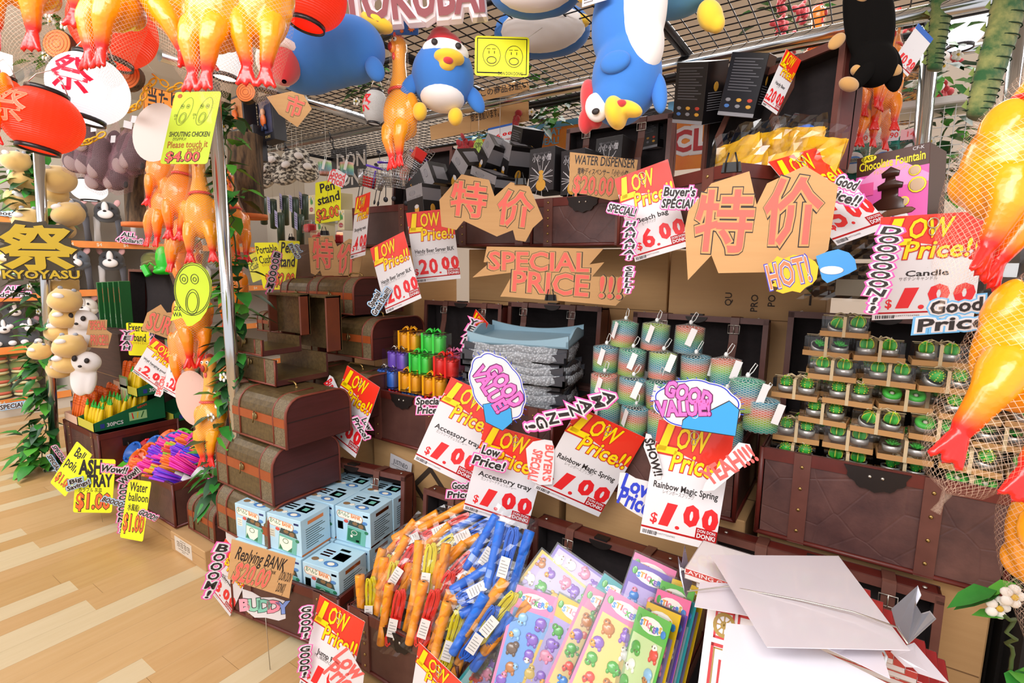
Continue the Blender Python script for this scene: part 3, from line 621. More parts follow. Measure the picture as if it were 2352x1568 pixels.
def faces3(m,w,h,f):
    for x0,x1,z0,z1 in((.04,.96,.05,.07),(.04,.055,.05,.93),(.945,.96,.05,.93),(.04,.5,.9,.93),(.86,.96,.93,.95)):
        a=f(x0,z0);b=f(x1,z1); m.b0(a[0],b[0],-E1,-E1,b[1],a[1],0)
    for u,v in((.31,.48),(.72,.50)):
        x,z=f(u,v); oval(m,x,z,w*.16,h*.27,w*.008)
        for d in(-.05,.05): m.b0(x+d*w-w*.006,x+d*w+w*.006,-.0011,-.0011,z+h*.04,z+h*.11,0); m.b0(x+d*w-w*.045,x+d*w+w*.025,-.0011,-.0011,z+h*.155,z+h*.165,0)
        oval(m,x,z-h*.12,w*.085,h*.085,w*.012)
yellow('yellow sign with two shouting round faces hung from the wire grid',(1090,80),(1215,87),(1091,172),1.25,[('DON DON DONKI',.66,.93,.09,0,.45,0,.01)],1.35,NEON,doodle=faces3)
def kanji(m,w,h,f):
    a=f(.03,.02);b=f(.97,.98)
    m.stroke([(a[0],a[1]),(b[0],a[1]),(b[0],b[1]),(a[0],b[1])],w*.02,-E1,0,True)
yellow('orange card with black Japanese writing behind the white round back board',(325,193),(412,217),(331,270),1.05,[('当たり',.55,.35,.5,0,.8,0,.02)],1.2,mat('#e88a26',.6),doodle=kanji)
# ---- egg shaped doodle signs
def egg(label,pts,Y,draw,board=LIME,yaw=None):
    M,P=poly(pts,Y,yaw); t=thing('cutout_sign',label,'sign',M); MB().prism(P,0,.001).build('board',board,t); m=MB(); draw(m,P); m.build('drawing',[INK],t); return t
def gu(m,P):
    xs=[p[0] for p in P];zs=[p[1] for p in P]; w=max(xs)-min(xs);h=max(zs)-min(zs);cx=(max(xs)+min(xs))/2;cz=(max(zs)+min(zs))/2
    for k in (.42,.39): oval(m,cx+.06*w,cz+.08*h,w*k,h*k*.98,w*.014,-.12,28)
    for a in (-.12,.12):
        oval(m,cx+a*w,cz+.24*h,w*.085,h*.075,w*.014); oval(m,cx+a*w,cz+.235*h,w*.035,h*.03,w*.014)
    for k in (1,.78): oval(m,cx+.03*w,cz-.12*h,w*.15*k,h*.2*k,w*.014,-.12)
    m.text('GU\nWA',cx-.33*w,cz-.27*h,h*.1,0,.01,-E1,w=w*.2)
egg('lime egg shaped shouting face sign with GUWA on the front chickens',[(440,602),(460,606),(477,622),(486,645),(487,668),(482,692),(474,715),(460,735),(441,748),(430,749),(421,733),(418,729),(391,737),(398,718),(402,705),(403,690),(399,665),(402,645),(410,622),(424,607)],.78,gu)
egg('small green oval face sign behind the beer cartons',[(1095,318),(1106,318),(1113,335),(1113,352),(1103,368),(1091,370),(1087,352),(1088,333)],2.0,lambda m,P:[oval(m,.0,.0,.012,.03,.002),oval(m,-.009,.02,.008,.01,.002),oval(m,.011,.02,.008,.01,.002)],mat('#9dbb2b',.5))
def oval_back(label,c,a,b,Y,rot,col='#d9cfc9',nm='round_board'):
    o=at(*c,Y=Y); k=depth(o)/F
    P=[(a*k*math.cos(q)*math.cos(rot)-b*k*math.sin(q)*math.sin(rot),a*k*math.cos(q)*math.sin(rot)+b*k*math.sin(q)*math.cos(rot)) for q in [2*math.pi*i/30 for i in range(30)]]
    q=MB().prism(P,0,.0015).build(nm,mat(col,.5)); q.matrix_world=fr(o,facing(o)); return tag(q,label,'sign')
oval_back('blank white back of a round sign left of the SHOUTING CHICKEN card',(358,304),44,68,.82,-.35)
oval_back('pale pink back of an egg sign behind the lowest front chicken',(445,915),36,66,.97,.1,'#e9c2b4')
# ---- brown cardboard boards with crayon letters
def cboard(label,pts,Y,txt,yaw=None,clipat=None,pitch=0):
    yaw=None
    M,P=poly(pts,Y,yaw,pitch); t=thing('cardboard_sign',label,'cardboard sign',M)
    MB().prism(P,0,.004,side=1).build('board',[CARD,mat('#d8c3a0',.9)],t); m=MB()
    cx=sum(p[0] for p in pts)/len(pts); cy=sum(p[1] for p in pts)/len(pts); o=at(cx,cy,Y=Y)
    R=M.to_3x3(); n=R@Vector((0,-1,0)); Ri=R.inverted()
    def L(q): d=ray(*q); p=Ri@(EYE+d*((o-EYE).dot(n)/d.dot(n))-o); return p.x,p.z
    for s,c,sz,ww,rot,st in txt:      # centre px, height px, width px
        x,z=L(c); a=L((c[0]-20,c[1]));b=L((c[0]+20,c[1])); kx=math.hypot(b[0]-a[0],b[1]-a[1])/40; a=L((c[0],c[1]-20));b=L((c[0],c[1]+20)); kz=math.hypot(b[0]-a[0],b[1]-a[1])/40
        a=L((c[0]-20,c[1]-20*math.sin(rot)));b=L((c[0]+20,c[1]+20*math.sin(rot))); ro=math.atan2(b[1]-a[1],b[0]-a[0]); kj=len(s)==1; S2=sz*kz*(1.0 if kj else 1.35); W2=ww*kx*(.9 if kj else 1)
        if st==1: m.text(s,x,z,S2,1,0,-E1,ro,w=W2*1.05,bev=.062,th=.002); m.text(s,x,z,S2,2,0,-.0010,ro,w=W2*1.03,bev=.046,th=.002); m.text(s,x,z,S2,0,0,-.0015,ro,w=W2,bev=.016,th=.002)
        else: m.text(s,x,z,S2,1,.012,-E1,ro,w=W2)
    m.build('crayon_lettering',[CORAL,INK,CARD],t)
    if clipat: x,z=L(clipat); clip(t,x,z,.04)
    return t
cboard('brown cardboard sale board with red kanji in front of the beer server trunk',[(1060,400),(1123,413),(1136,451),(1173,418),(1216,428),(1247,502),(1224,523),(1207,555),(1184,551),(1178,528),(1141,543),(1065,507),(1048,528),(1014,520),(1009,459)],1.45,[('特',(1076,465),84,92,.12,1),('价',(1182,486),84,92,.12,1)],-18,(1196,424))
cboard('small brown cardboard sale board with red kanji over the little chests',[(708,546),(764,541),(774,566),(802,548),(839,557),(822,645),(769,646),(741,637),(735,620),(725,632),(714,627)],1.55,[('特',(742,588),70,52,.05,1),('价',(795,600),70,48,.08,1)],-18,(746,540))
cboard('largest brown cardboard sale board with red kanji over the yellow bags trunk',[(1573,523),(1581,484),(1634,421),(1721,393),(1738,470),(1762,421),(1849,380),(1925,426),(1902,574),(1880,592),(1803,622),(1760,625),(1650,627),(1634,586),(1580,643)],1.2,[('特',(1661,520),150,148,.02,1),('价',(1818,498),160,150,-.02,1)],-25,(1680,396))
cboard('zigzag brown cardboard SPECIAL PRICE board with a clip under it',[(1118,566),(1386,571),(1354,607),(1388,602),(1360,635),(1437,636),(1444,672),(1414,702),(1300,692),(1160,681),(1149,681),(1180,625),(1085,637),(1126,602),(1111,602)],1.5,[('SPECIAL',(1235,603),44,230,.02,1),('PRICE !!!',(1300,656),50,250,.07,1)],-18,(1265,690))
cboard('brown cardboard WATER DISPENSER sign, $20.00, on the black boxes',[(1309,349),(1465,367),(1458,420),(1440,455),(1402,460),(1307,438)],1.55,[('WATER DISPENSER',(1388,372),22,140,.07,0),('電動ディスペンサー「小便小僧」',(1388,397),12,120,.06,0),('$20.00',(1362,428),42,92,.07,1)],-15)
cboard('brown cardboard Replying BANK sign, $20.00, before the blue boxes',[(532,1238),(679,1283),(664,1374),(523,1329)],.72,[('Replying BANK',(600,1285),30,120,.27,0),('$20.00',(578,1322),44,84,.28,1),('おへんじBANK',(617,1312),8,34,.25,0),('{DON DON\nDONKI}',(650,1338),22,28,.25,0)],-15)
cboard('torn brown cardboard SURPRISE sign behind the wall pocket cards',[(324,758),(338,718),(369,699),(383,718),(404,716),(406,760),(395,781),(351,765)],1.05,[('SUR',(366,745),40,56,.3,1)],-10)
cboard('little brown cardboard SPECIAL PRICE sign on a stick at the far left trays',[(204,735),(246,734),(245,758),(257,766),(248,800),(201,797),(208,770),(198,768)],1.1,[('SPECIAL',(225,748),20,36,0,1),('PRICE!!!',(229,782),24,40,.0,1)],-10)
cboard('hanging diamond of brown cardboard with red strokes below the santa hat',[(612,222),(690,205),(716,250),(683,292),(640,262)],1.3,[('市',(676,248),50,44,.4,1)],-15)
cboard('long brown cardboard strip with Japanese notice above the chrome pipe',[(1086,212),(1214,180),(1216,208),(1090,235)],1.98,[('この商品お願い',(1158,205),14,110,-.2,0)],0)
cboard('long tan carton flap reading a Japanese notice below the chrome pipe',[(987,290),(1214,228),(1215,277),(990,322)],2.1,[('御注意願います。',(1116,265),16,80,-.2,0)],0)
# ---- outlined word strips
def pop(label,lines,c,Y,wpx,hpx,rot=0,edge=PINK,yaw=None,ink=INK,vert=False,white=True,cat='word strip'):
    """printed word cut out along its outline; c centre px, size in px, rot in degrees anticlockwise"""
    o=at(*c,D=depth(at(*c,Y=Y))-.012); k=depth(o)/F; t=thing('word_cutout',label,cat,fr(o,facing(o,.85),0,-rot)); w,h=wpx*k*(1 if vert else .84),hpx*k*(1 if vert else .86)
    a=MB();m=MB(); n=len(lines)
    def put(s,x,z,size,W):
        v,_=textmesh(s,.0,.12); xs=[p.x for p in v]; sx=W/((max(xs)-min(xs))*size); sx=min(sx,2.4)
        a.text(s,x,z,size,0,0,.0010,sx=sx,shear=.12,bev=.20,th=.004); a.text(s,x,z,size,1,0,.0003,sx=sx,shear=.12,bev=.12,th=.004); m.text(s,x,z,size,0,.028,-.0012,sx=sx,shear=.12)
    if vert:
        s=lines[0]; n=len(s); q=h/n
        for i,ch in enumerate(s):
            if ch!=' ': put(ch,0,h/2-q*(i+.5),q*1.15,w*.85 if ch not in "!I1" else w*.3)
    else:
        for i,s in enumerate(lines):
            q=h/n; z=h/2-q*(i+.5); sh=(i-(n-1)/2)*w*.04
            put(s,sh,z,q*1.05,w*(.93 if len(s)==max(len(x) for x in lines) else .93*max(.55,len(s)/max(len(x) for x in lines))))
    a.build('backing',[edge,WHITE],t); m.build('lettering',ink,t); return t
V=True
for a in (("pink edged Buyer's SPECIAL! strip at the right of the Beach bag card",["Buyer's","SPECIAL!"],(1560,455),1.28,100,62,-3),
 ('pink edged SPECIAL! strip at the left of the Beach bag card',["SPECIAL!"],(1428,483),1.28,82,28,-12),
 ('vertical pink HAHAHA! SELL! strip beside the Beach bag card',["HAHAHA! SELL!"],(1444,592),1.27,26,165,0,PINK,-20,INK,V),
 ('pink edged Good Price strip over the 5.00 card',["Good","Price!!"],(1938,436),1.27,100,70,-22),
 ('vertical pink DOOOOOON!! strip on the big Candle card',["DOOOOOON!!"],(2022,622),1.16,42,200,-6,PINK,-20,INK,V),
 ('big blue edged Good Price!! at the corner of the big Candle card',["Good","Price!!"],(2200,723),1.14,205,92,10,SKYB),
 ('pink edged Special Price!! left of the upper Accessory tray card',["Special","Price!!"],(985,932),1.24,72,50,0),
 ('pink edged Low Price! between the two Accessory tray cards',["Low","Price!"],(1124,1050),1.19,96,66,-14),
 ('pink edged Good Price!! under the upper Accessory tray card',["Good","Price!!"],(1058,1126),1.2,84,50,0),
 ('long pink edged AMAZING! strip slanting over the Rainbow card',["AMAZING!"],(1306,945),1.23,34,225,-66,PINK,-20,INK,V),
 ('pink edged Low Price! on the colour Candle card',["Low","Price!"],(835,978),1.25,72,40,-62),
 ('blue edged Special Great Deal!!! strip at the left Beer Server card',["Special","Great Deal!!!"],(868,690),1.36,88,38,58,SKYB),
 ('vertical pink BOOOOM! strip on the Portable Cushion card',["BOOOOM!"],(626,628),1.42,16,100,-14,PINK,-20,INK,V),
 ('blue edged Good Price!! strip at the lower Pen stand card',["Good","Price!!"],(680,573),1.47,44,24,-62,SKYB),
 ('pink edged Wow! strip on the ASH TRAY card',["Wow!!"],(262,1078),.79,62,24,-18),
 ('pink edged Wow! strip at the top of the Water balloon card',["Wow!!"],(298,1093),.85,56,22,36),
 ('vertical pink DOOOOON!! strip on the Water balloon card',["DOOOOON!!"],(280,1168),.85,17,118,-7,PINK,-20,INK,V),
 ('pink edged GOOD!! strip over the Water balloon price',["GOOD!!"],(340,1183),.85,50,18,-38),
 ('blue edged BOOOO strip at the ASH TRAY card corner',["BOOOO"],(258,1152),.78,52,16,-32,SKYB),
 ('blue edged Big Savings! strip on the ASH TRAY card',["Big","Savings!"],(176,1109),.78,54,30,14,SKYB),
 ('pink edged SPECIAL! strip at the top of the Ball point card',["SPECIAL!"],(136,1042),.81,56,12,-68),
 ('blue edged SPECIAL! strip lower on the Ball point card',["SPECIAL!"],(124,1064),.81,56,12,-70,SKYB),
 ('vertical pink BOOOM! strip on the $8.00 card',["BOOOM!"],(492,1312),.76,26,135,-18,PINK,-20,INK,V),
 ('vertical pink GOOD! GOOD! strip on the Jump Rope card',["GOOD! GOOD!"],(700,1475),.75,24,180,-4,PINK,-20,INK,V),
 ('vertical pink YEAH strip on the slim card behind the trays',["YEAH!"],(1076,770),1.5,20,80,-18,PINK,-20,INK,V),
 ('vertical pink YEAH strip on the Exercise band card',["YEAH"],(290,782),1.06,16,46,-4,PINK,-20,INK,V),
 ('small pink HAPPY strip at the right of the Exercise band card',["HAPPY"],(350,784),1.06,9,44,0,PINK,-20,INK,V),
 ('pink edged 4 ALL dollars!! strip on the hat shelf edge',["ALL","4 dollars!!"],(296,546),2.03,62,30,-5,PINK,60),
 ('pink edged ALL dollars!! strip on the plush shelf edge at the far left',["ALL","dollars!!"],(32,670),1.17,66,32,0,PINK,60),
 ('blue edged not! strip on the top plush shelf edge',["not!"],(12,490),1.22,34,14,-5,SKYB,60),
 ('blue edged SPECIAL! strip on the lowest shelf edge at the far left',["SPECIAL!"],(30,932),1.11,56,16,4,SKYB,60)): pop(*a)
def blob(label,pts,Y,txt,ink,yaw=None,board=WHITE):
    Y=Y-.006
    M,P=poly(pts,Y,yaw); t=thing('word_cutout',label,'word strip',M); MB().prism(P,0,.001).build('backing',board,t); m=MB()
    cx=sum(p[0] for p in pts)/len(pts); cy=sum(p[1] for p in pts)/len(pts); o=at(cx,cy,Y=Y); k=depth(o)/F
    for s,c,sz,ww,rot in txt: m.text(s,(c[0]-cx)*k,(cy-c[1])*k,sz*k*1.3,0,.035,-E1,math.radians(rot),w=ww*k)
    m.build('lettering',ink,t); return t
RI=mat('#ea6560',.5)
blob("white tag with red Buyer's Special! brush writing at the colour Candle card",[(757,861),(765,866),(775,888),(785,905),(787,925),(780,950),(772,952),(762,940),(750,925),(744,900),(748,880)],1.26,[("Buyer's",(766,893),22,48,-55),("Special!",(762,918),22,60,-58)],PRICE)
blob("white tag with red Buyers Special writing at the Rainbow card",[(1250,1009),(1268,1012),(1273,1030),(1272,1080),(1268,1112),(1240,1114),(1222,1105),(1212,1070),(1208,1030),(1224,1014)],1.23,[("BUYER'S",(1258,1062),20,88,-94),("SPECIAL!",(1228,1070),24,76,-100)],RI)
blob('white tag with red YEAH!! letters at the right Rainbow card',[(1697,1016),(1722,1020),(1730,1040),(1724,1056),(1640,1126),(1612,1128),(1620,1108)],1.17,[("YEAH!!!",(1676,1070),44,130,40)],RI)
blob('white tag with blue Low Price brush letters between the Rainbow cards',[(1424,1085),(1440,1086),(1460,1098),(1500,1108),(1508,1130),(1505,1185),(1490,1197),(1440,1168),(1416,1145),(1420,1115)],1.18,[("Low",(1464,1118),42,74,-16),("Price!",(1462,1156),44,82,-18)],BLUE)
blob('white tag with black exclaiming brush letters left of the right Rainbow card',[(1484,995),(1495,998),(1510,1040),(1520,1075),(1518,1100),(1507,1102),(1495,1070),(1478,1025)],1.18,[("SHOW!!",(1500,1050),20,90,-72)],INK)
blob('white tag with big red Low Price letters on the Jump Rope card',[(783,1482),(800,1488),(836,1550),(834,1568),(822,1600),(770,1600),(755,1560),(760,1520)],.76,[("Low",(803,1524),44,80,-52),("Price",(785,1560),44,90,-48)],RI)
blob('small white tag reading Good Price in red at the upper Pen stand card',[(758,392),(775,388),(800,404),(786,432),(768,424),(752,412)],1.7,[("Good",(776,402),18,34,-20),("Price!",(772,416),18,36,-18)],PRICE)
blob('white SPECIAL tag in red hanging on the wall pocket cards',[(380,856),(384,858),(374,905),(368,912),(354,908),(362,890)],.95,[("SPECIAL",(371,884),10,48,70)],RI)
# ---- round GOOD VALUE starbursts and flame (blue and white paper shape without any figure)
def burst(label,c,Y,r,rx,rz,rot,words,lower,spikes=True):
    Y=Y-.01
    o=at(*c,Y=Y); k=depth(o)/F; t=thing('burst_sign',label,'sign',fr(o,facing(o,.85),0,-rot)); n=64
    P=[]
    for i in range(n):
        q=2*math.pi*i/n; e=1+.06*abs(math.sin(q*5)); P.append((rx*k*e*math.cos(q),rz*k*e*math.sin(q)))
    MB().prism(P,0,.0012).build('backing',WHITE,t)
    m=MB(); m.stroke([(p[0]*.95,p[1]*.95) for p in P],.0025,-E1,0,True)
    for i in range(0,n,2):
        q=2*math.pi*i/n
        if math.sin(q)>-.3: m.stroke([(rx*k*1.0*math.cos(q),rz*k*1.0*math.sin(q)),(rx*k*1.12*math.cos(q+.03),rz*k*1.12*math.sin(q+.03))],.0018,.0006,0)
    m.build('blue_outline',BLUE,t)
    P=[(x*k,z*k) for x,z in lower]; MB().prism(P,-.0012,-.0004).build('lower_shape',mat('#3c9fdd',.35),t)
    m=MB(); m.stroke([(p[0],p[1]) for p in P],.002,-.0013,0,True)
    m.stroke([(lower[0][0]*k*.7+.012*math.cos(a*.6)*(1-a*.05),lower[0][1]*k*.9-.01+.012*math.sin(a*.6)*(1-a*.05)) for a in range(14)],.0014,-.0015,1)
    m.build('lower_outline',[INK,WHITE],t)
    m=MB()
    for s,x,z,sz,ww,ro in words:
        m.text(s,x*k,z*k,sz*k*1.3,0,0,-.0018,math.radians(ro),w=ww*k*1.05,bev=.085,th=.003); m.text(s,x*k,z*k,sz*k*1.3,1,0,-.0024,math.radians(ro),w=ww*k,bev=.045,th=.003)
    m.build('lettering',[mat('#6b1560',.5),mat('#f26fc1',.4)],t); return t
LOW=[(10,-10),(60,-8),(78,-30),(70,-62),(-40,-62),(-44,-40)]
burst('white GOOD VALUE burst in pink letters on the right Rainbow card',(1598,930),1.14,0,92,58,0,[("GOOD",-18,22,40,104,-12),("VALUE!",-26,-12,38,120,8)],[(0,-14),(30,-10),(70,18),(92,0),(88,-62),(-28,-58),(-26,-38)])
burst('tilted white GOOD VALUE burst in pink letters on the Accessory tray cards',(1142,890),1.17,0,84,56,52 if 0 else -62,[("GOOD",4,16,40,110,10),("VALUE!",-2,-18,34,116,4)],[(30,-12),(58,6),(88,-6),(96,-36),(60,-62),(20,-48)])
M,P=poly([(1765,606),(1775,600),(1785,588),(1800,594),(1822,585),(1850,588),(1872,600),(1880,612),(1876,640),(1866,652),(1850,660),(1838,672),(1820,668),(1798,674),(1782,668),(1790,660),(1770,656),(1780,648),(1766,640),(1776,632)],1.18)
t=thing('flame_sign','yellow flame sign reading HOT! below the largest cardboard board','sign',M); MB().prism(P,0,.001).build('backing',mat('#f3b91f',.4),t)
m=MB()
m.text('HOT!',-.002,.002,.07,0,.07,-.0008,.28,w=.08); m.text('HOT!',-.002,.002,.07,2,.04,-.0012,.28,w=.076); m.text('HOT!',-.002,.002,.07,1,.015,-.0016,.28,w=.074); m.build('lettering',[mat('#4a3fae',.4),mat('#f07b50',.4),WHITE],t)
M,P=poly([(1874,588),(1900,578),(1925,572),(1950,580),(1964,596),(1968,618),(1950,628),(1900,650),(1888,640),(1880,612)],1.188)
t=thing('paper_cutout','plain blue and white paper cutout beside the HOT! flame','sign',M); MB().prism(P,0,.001).build('backing',mat('#3f93d8',.4),t)
m=MB(); m.ell((-.006,-.0006,-.012),(.02,.0003,.008)); m.build('white_patch',WHITE,t)
# BUDDY letters at the floor, green / pink / blue
M,P=poly([(556,1352),(580,1360),(600,1372),(630,1372),(655,1380),(656,1420),(640,1425),(610,1418),(585,1418),(560,1398)],.77)
t=thing('word_cutout','white puffy cutout with BUDDY letters under the Replying BANK sign','word strip',M); MB().prism(P,0,.001).build('backing',WHITE,t)
for s,x,c,z in(('B',-.055,'#f0a3b5',.01),('U',-.028,'#8fd0b5',.006),('D',0,'#7fc6b2',.0),('D',.026,'#ee8fa5',-.006),('Y',.052,'#7f9be0',-.014)):
    m=MB(); m.text(s,x,z,.052,0,.09,-.0006); m.text(s,x,z,.052,1,.055,-.001); m.build('letter',[INK,mat(c,.4)],t)
# KYOYASU festival sign, TOKUBAI, CLEARANCE
o=at(92,592,Y=.9); k=depth(o)/F; t=thing('festival_sign','yellow and black KYOYASU sign with a big kanji on the far left post','sign',fr(o,facing(o)))
a=MB(); a.text('祭',0,14*k,106*k,0,0,.004,w=158*k,bev=.11,th=.01); a.text('KYOYASU',0,-39*k,26*k,0,.02,.004,w=146*k,bev=.12,th=.02); a.b0(-60*k,60*k,.001,.006,-30*k,46*k); a.build('backing',mat('#3b3018',.6),t)
a=MB(); a.text('祭',0,14*k,106*k,0,0,-.004,w=142*k,bev=.03,th=.01); a.text('KYOYASU',0,-39*k,26*k,0,.03,-.003,w=140*k); a.build('lettering',mat('#c9a90b',.5),t)
o=at(950,0,Y=1.1); k=depth(o)/F; t=thing('shop_sign','white foam TOKUBAI sign with dark red letters cut by the top edge','sign',fr(o,facing(o,.8)))
a=MB()
a.text('TOKUBAI',0,.0,118*k,0,0,.022,w=338*k,bev=.13,th=.18,rot=.10); a.build('foam_backing',mat('#efe2e6',.5),t)
a=MB(); a.text('TOKUBAI',0,.0,118*k,0,.035,-.004,w=328*k,rot=.10); a.build('lettering',mat('#7e2a30',.5),t)
o=at(1590,325,Y=2.45); k=depth(o)/F; t=thing('shop_sign','orange panel with the word CLEARANCE cut off behind the open trunk lid','sign',fr(o,0))
MB().b0(-60*k,120*k,0,.01,-60*k,95*k).build('panel',mat('#e89a2f',.5,noise=('#e2702a',9,.3)),t); a=MB(); a.text('CLEARANCE',-46*k,0,66*k,0,0,-.003,bev=.16,th=.01,al='LEFT'); a.build('backing',WHITE,t); a=MB(); a.text('CLEARANCE',-46*k,0,66*k,0,.03,-.006,al='LEFT'); a.build('lettering',mat('#b0262b',.5),t)
MB().b0(-60*k,120*k,-.001,0,72*k,95*k).build('blue_strip',SKYB,t)
o=at(1200,330,Y=2.5); k=depth(o)/F; t=thing('shop_sign','orange ray panel with blue strip behind the beer cartons','sign',fr(o,0))
MB().b0(-190*k,150*k,0,.01,-50*k,36*k).build('panel',mat('#e89a2f',.5,noise=('#e2702a',9,.3)),t); MB().b0(-190*k,150*k,-.001,0,24*k,36*k).build('blue_strip',SKYB,t); a=MB(); a.text('GREAT\nDEAL!',70*k,5*k,20*k,0,.02,-.003); a.build('lettering',SKYB,t)
o=at(800,390,Y=2.6); k=depth(o)/F; t=thing('shop_sign','black panel with white DON DON DONKI block letters behind the pen packs','sign',fr(o,0)); MB().b0(-60*k,60*k,0,.01,-40*k,50*k).build('panel',mat('#242122',.5),t)
a=MB(); a.text('DON\nDONKI',10*k,0,44*k,0,.03,-.002); a.build('lettering',mat('#c9c2bc',.5),t)
# ---------------------------------------------------------------- goods in the trunks
def TR(p,rz=0,rx=0,ry=0,s=1): return fr(p,rz,rx,ry,s)
# rainbow magic springs in net bags
def spring_mat(ph):
    m=bpy.data.materials.new('m_rainbow'); m.use_nodes=True; n=m.node_tree.nodes; L=m.node_tree.links; b=n['Principled BSDF']; b.inputs['Roughness'].default_value=.22
    tc=n.new('ShaderNodeTexCoord'); sp=n.new('ShaderNodeSeparateXYZ'); L.new(tc.outputs['Object'],sp.inputs[0])
    a=n.new('ShaderNodeMath'); a.operation='MULTIPLY_ADD'; a.inputs[1].default_value=1/.085; a.inputs[2].default_value=ph; L.new(sp.outputs[2],a.inputs[0])
    f=n.new('ShaderNodeMath'); f.operation='FRACT'; L.new(a.outputs[0],f.inputs[0]); cr=n.new('ShaderNodeValToRGB'); L.new(f.outputs[0],cr.inputs[0])
    cols=['#1f8c84','#35a27a','#7fb53a','#a5ae3a','#d07348','#d5665a','#6a8a90','#1f84a0']; el=cr.color_ramp.elements
    el[0].position=0; el[0].color=lin(cols[0]); el[1].position=1; el[1].color=lin(cols[0])
    for i,c in enumerate(cols[1:]): e=el.new((i+1)/8); e.color=lin(c)
    L.new(cr.outputs[0],b.inputs['Base Color']); return m
def spring_proto(ph):
    t=thing('magic_spring','x','spring'); m=MB(); P=[]; R=.04; H=.075; N=26
    prof=[]
    for i in range(N): z=H*i/N; prof+=[(R-.0030,z),(R,z+H/N*.5)]
    prof.append((R-.0030,H)); prof+=[(R-.011,H),(R-.011,H*.6)]
    m.lathe(prof,28,0); m.build('coil',spring_mat(ph),t)
    b=MB(); b.lathe([(.004,-.001),(R+.0012,-.001),(R+.0014,H*.5),(R+.0012,H+.001),(R*.5,H+.006),(.004,H+.012)],24,0); b.build('net_bag',netmat('#e6efe9',(20,170),.11,.02),t)
    c=MB(); c.tube([(0,0,H+.012),(.004,-.004,H+.028),(.014,-.006,H+.045),(.02,-.004,H+.04),(.012,0,H+.022),(.002,0,H+.012)],.0011,5); c.lathe([(.004,H+.008),(.006,H+.014),(.003,H+.02)],8); c.build('plastic_loop',mat('#e9ebea',.3),t)
    g=MB(); g.M=Matrix.Rotation(.3,4,'Y'); g.b0(-.004,.014,-R-.006,-R-.005,H-.045,H+.006); g.build('price_tag',mat('#e8e6e6',.5),t)
    return t
SP=[spring_proto(.12*k) for k in (0,2,4,6)]; GS='rainbow magic springs'
n=0; ORD=['first','second','third','fourth','fifth','sixth']
ROWN={}
rows=[('bottom row',1.415,.775,[(-.60,2),(-.515,0),(-.43,3),(-.345,1),(-.262,2)]),('second row',1.44,.852,[(-.625,3),(-.535,0),(-.45,1),(-.36,3),(-.27,2)]),('third row',1.475,.930,[(-.64,0),(-.555,1),(-.46,2),(-.365,0),(-.285,3)]),('top row',1.52,1.008,[(-.60,1),(-.50,2),(-.40,3)]),
 ('back row',1.56,.852,[(-.58,2),(-.48,0),(-.38,1),(-.29,3)])]
used=set()
for rn,y,z,xs in rows:
    for i,(x,p) in enumerate(xs):
        lab='netted rainbow magic spring, %s from the left in the %s of the heap'%(ORD[i],rn)
        M=TR((x,y+.01*rnd.uniform(-1,1),z),rnd.uniform(-50,50),rnd.uniform(-5,2),rnd.uniform(-4,4))
        if p not in used: SP[p].matrix_world=M; SP[p]['label']=lab; SP[p]['group']=GS; used.add(p)
        else: dup(SP[p],M,lab,GS)
for k,(x,y) in enumerate(((1745,985),(1712,940))): dup(SP[k],TR(at(x,y,Y=1.38),30),'rainbow magic spring at the right end of the heap, '+('low beside the cactus trunk' if k==0 else 'above the low one'),GS)
for k,(x,y) in enumerate(((747,402),(797,404))): dup(SP[2+k],TR(at(x,y,Y=2.1),20),'rainbow magic spring hanging among pen packs, '+('left of two' if k==0 else 'right of two'),'hanging magic springs')
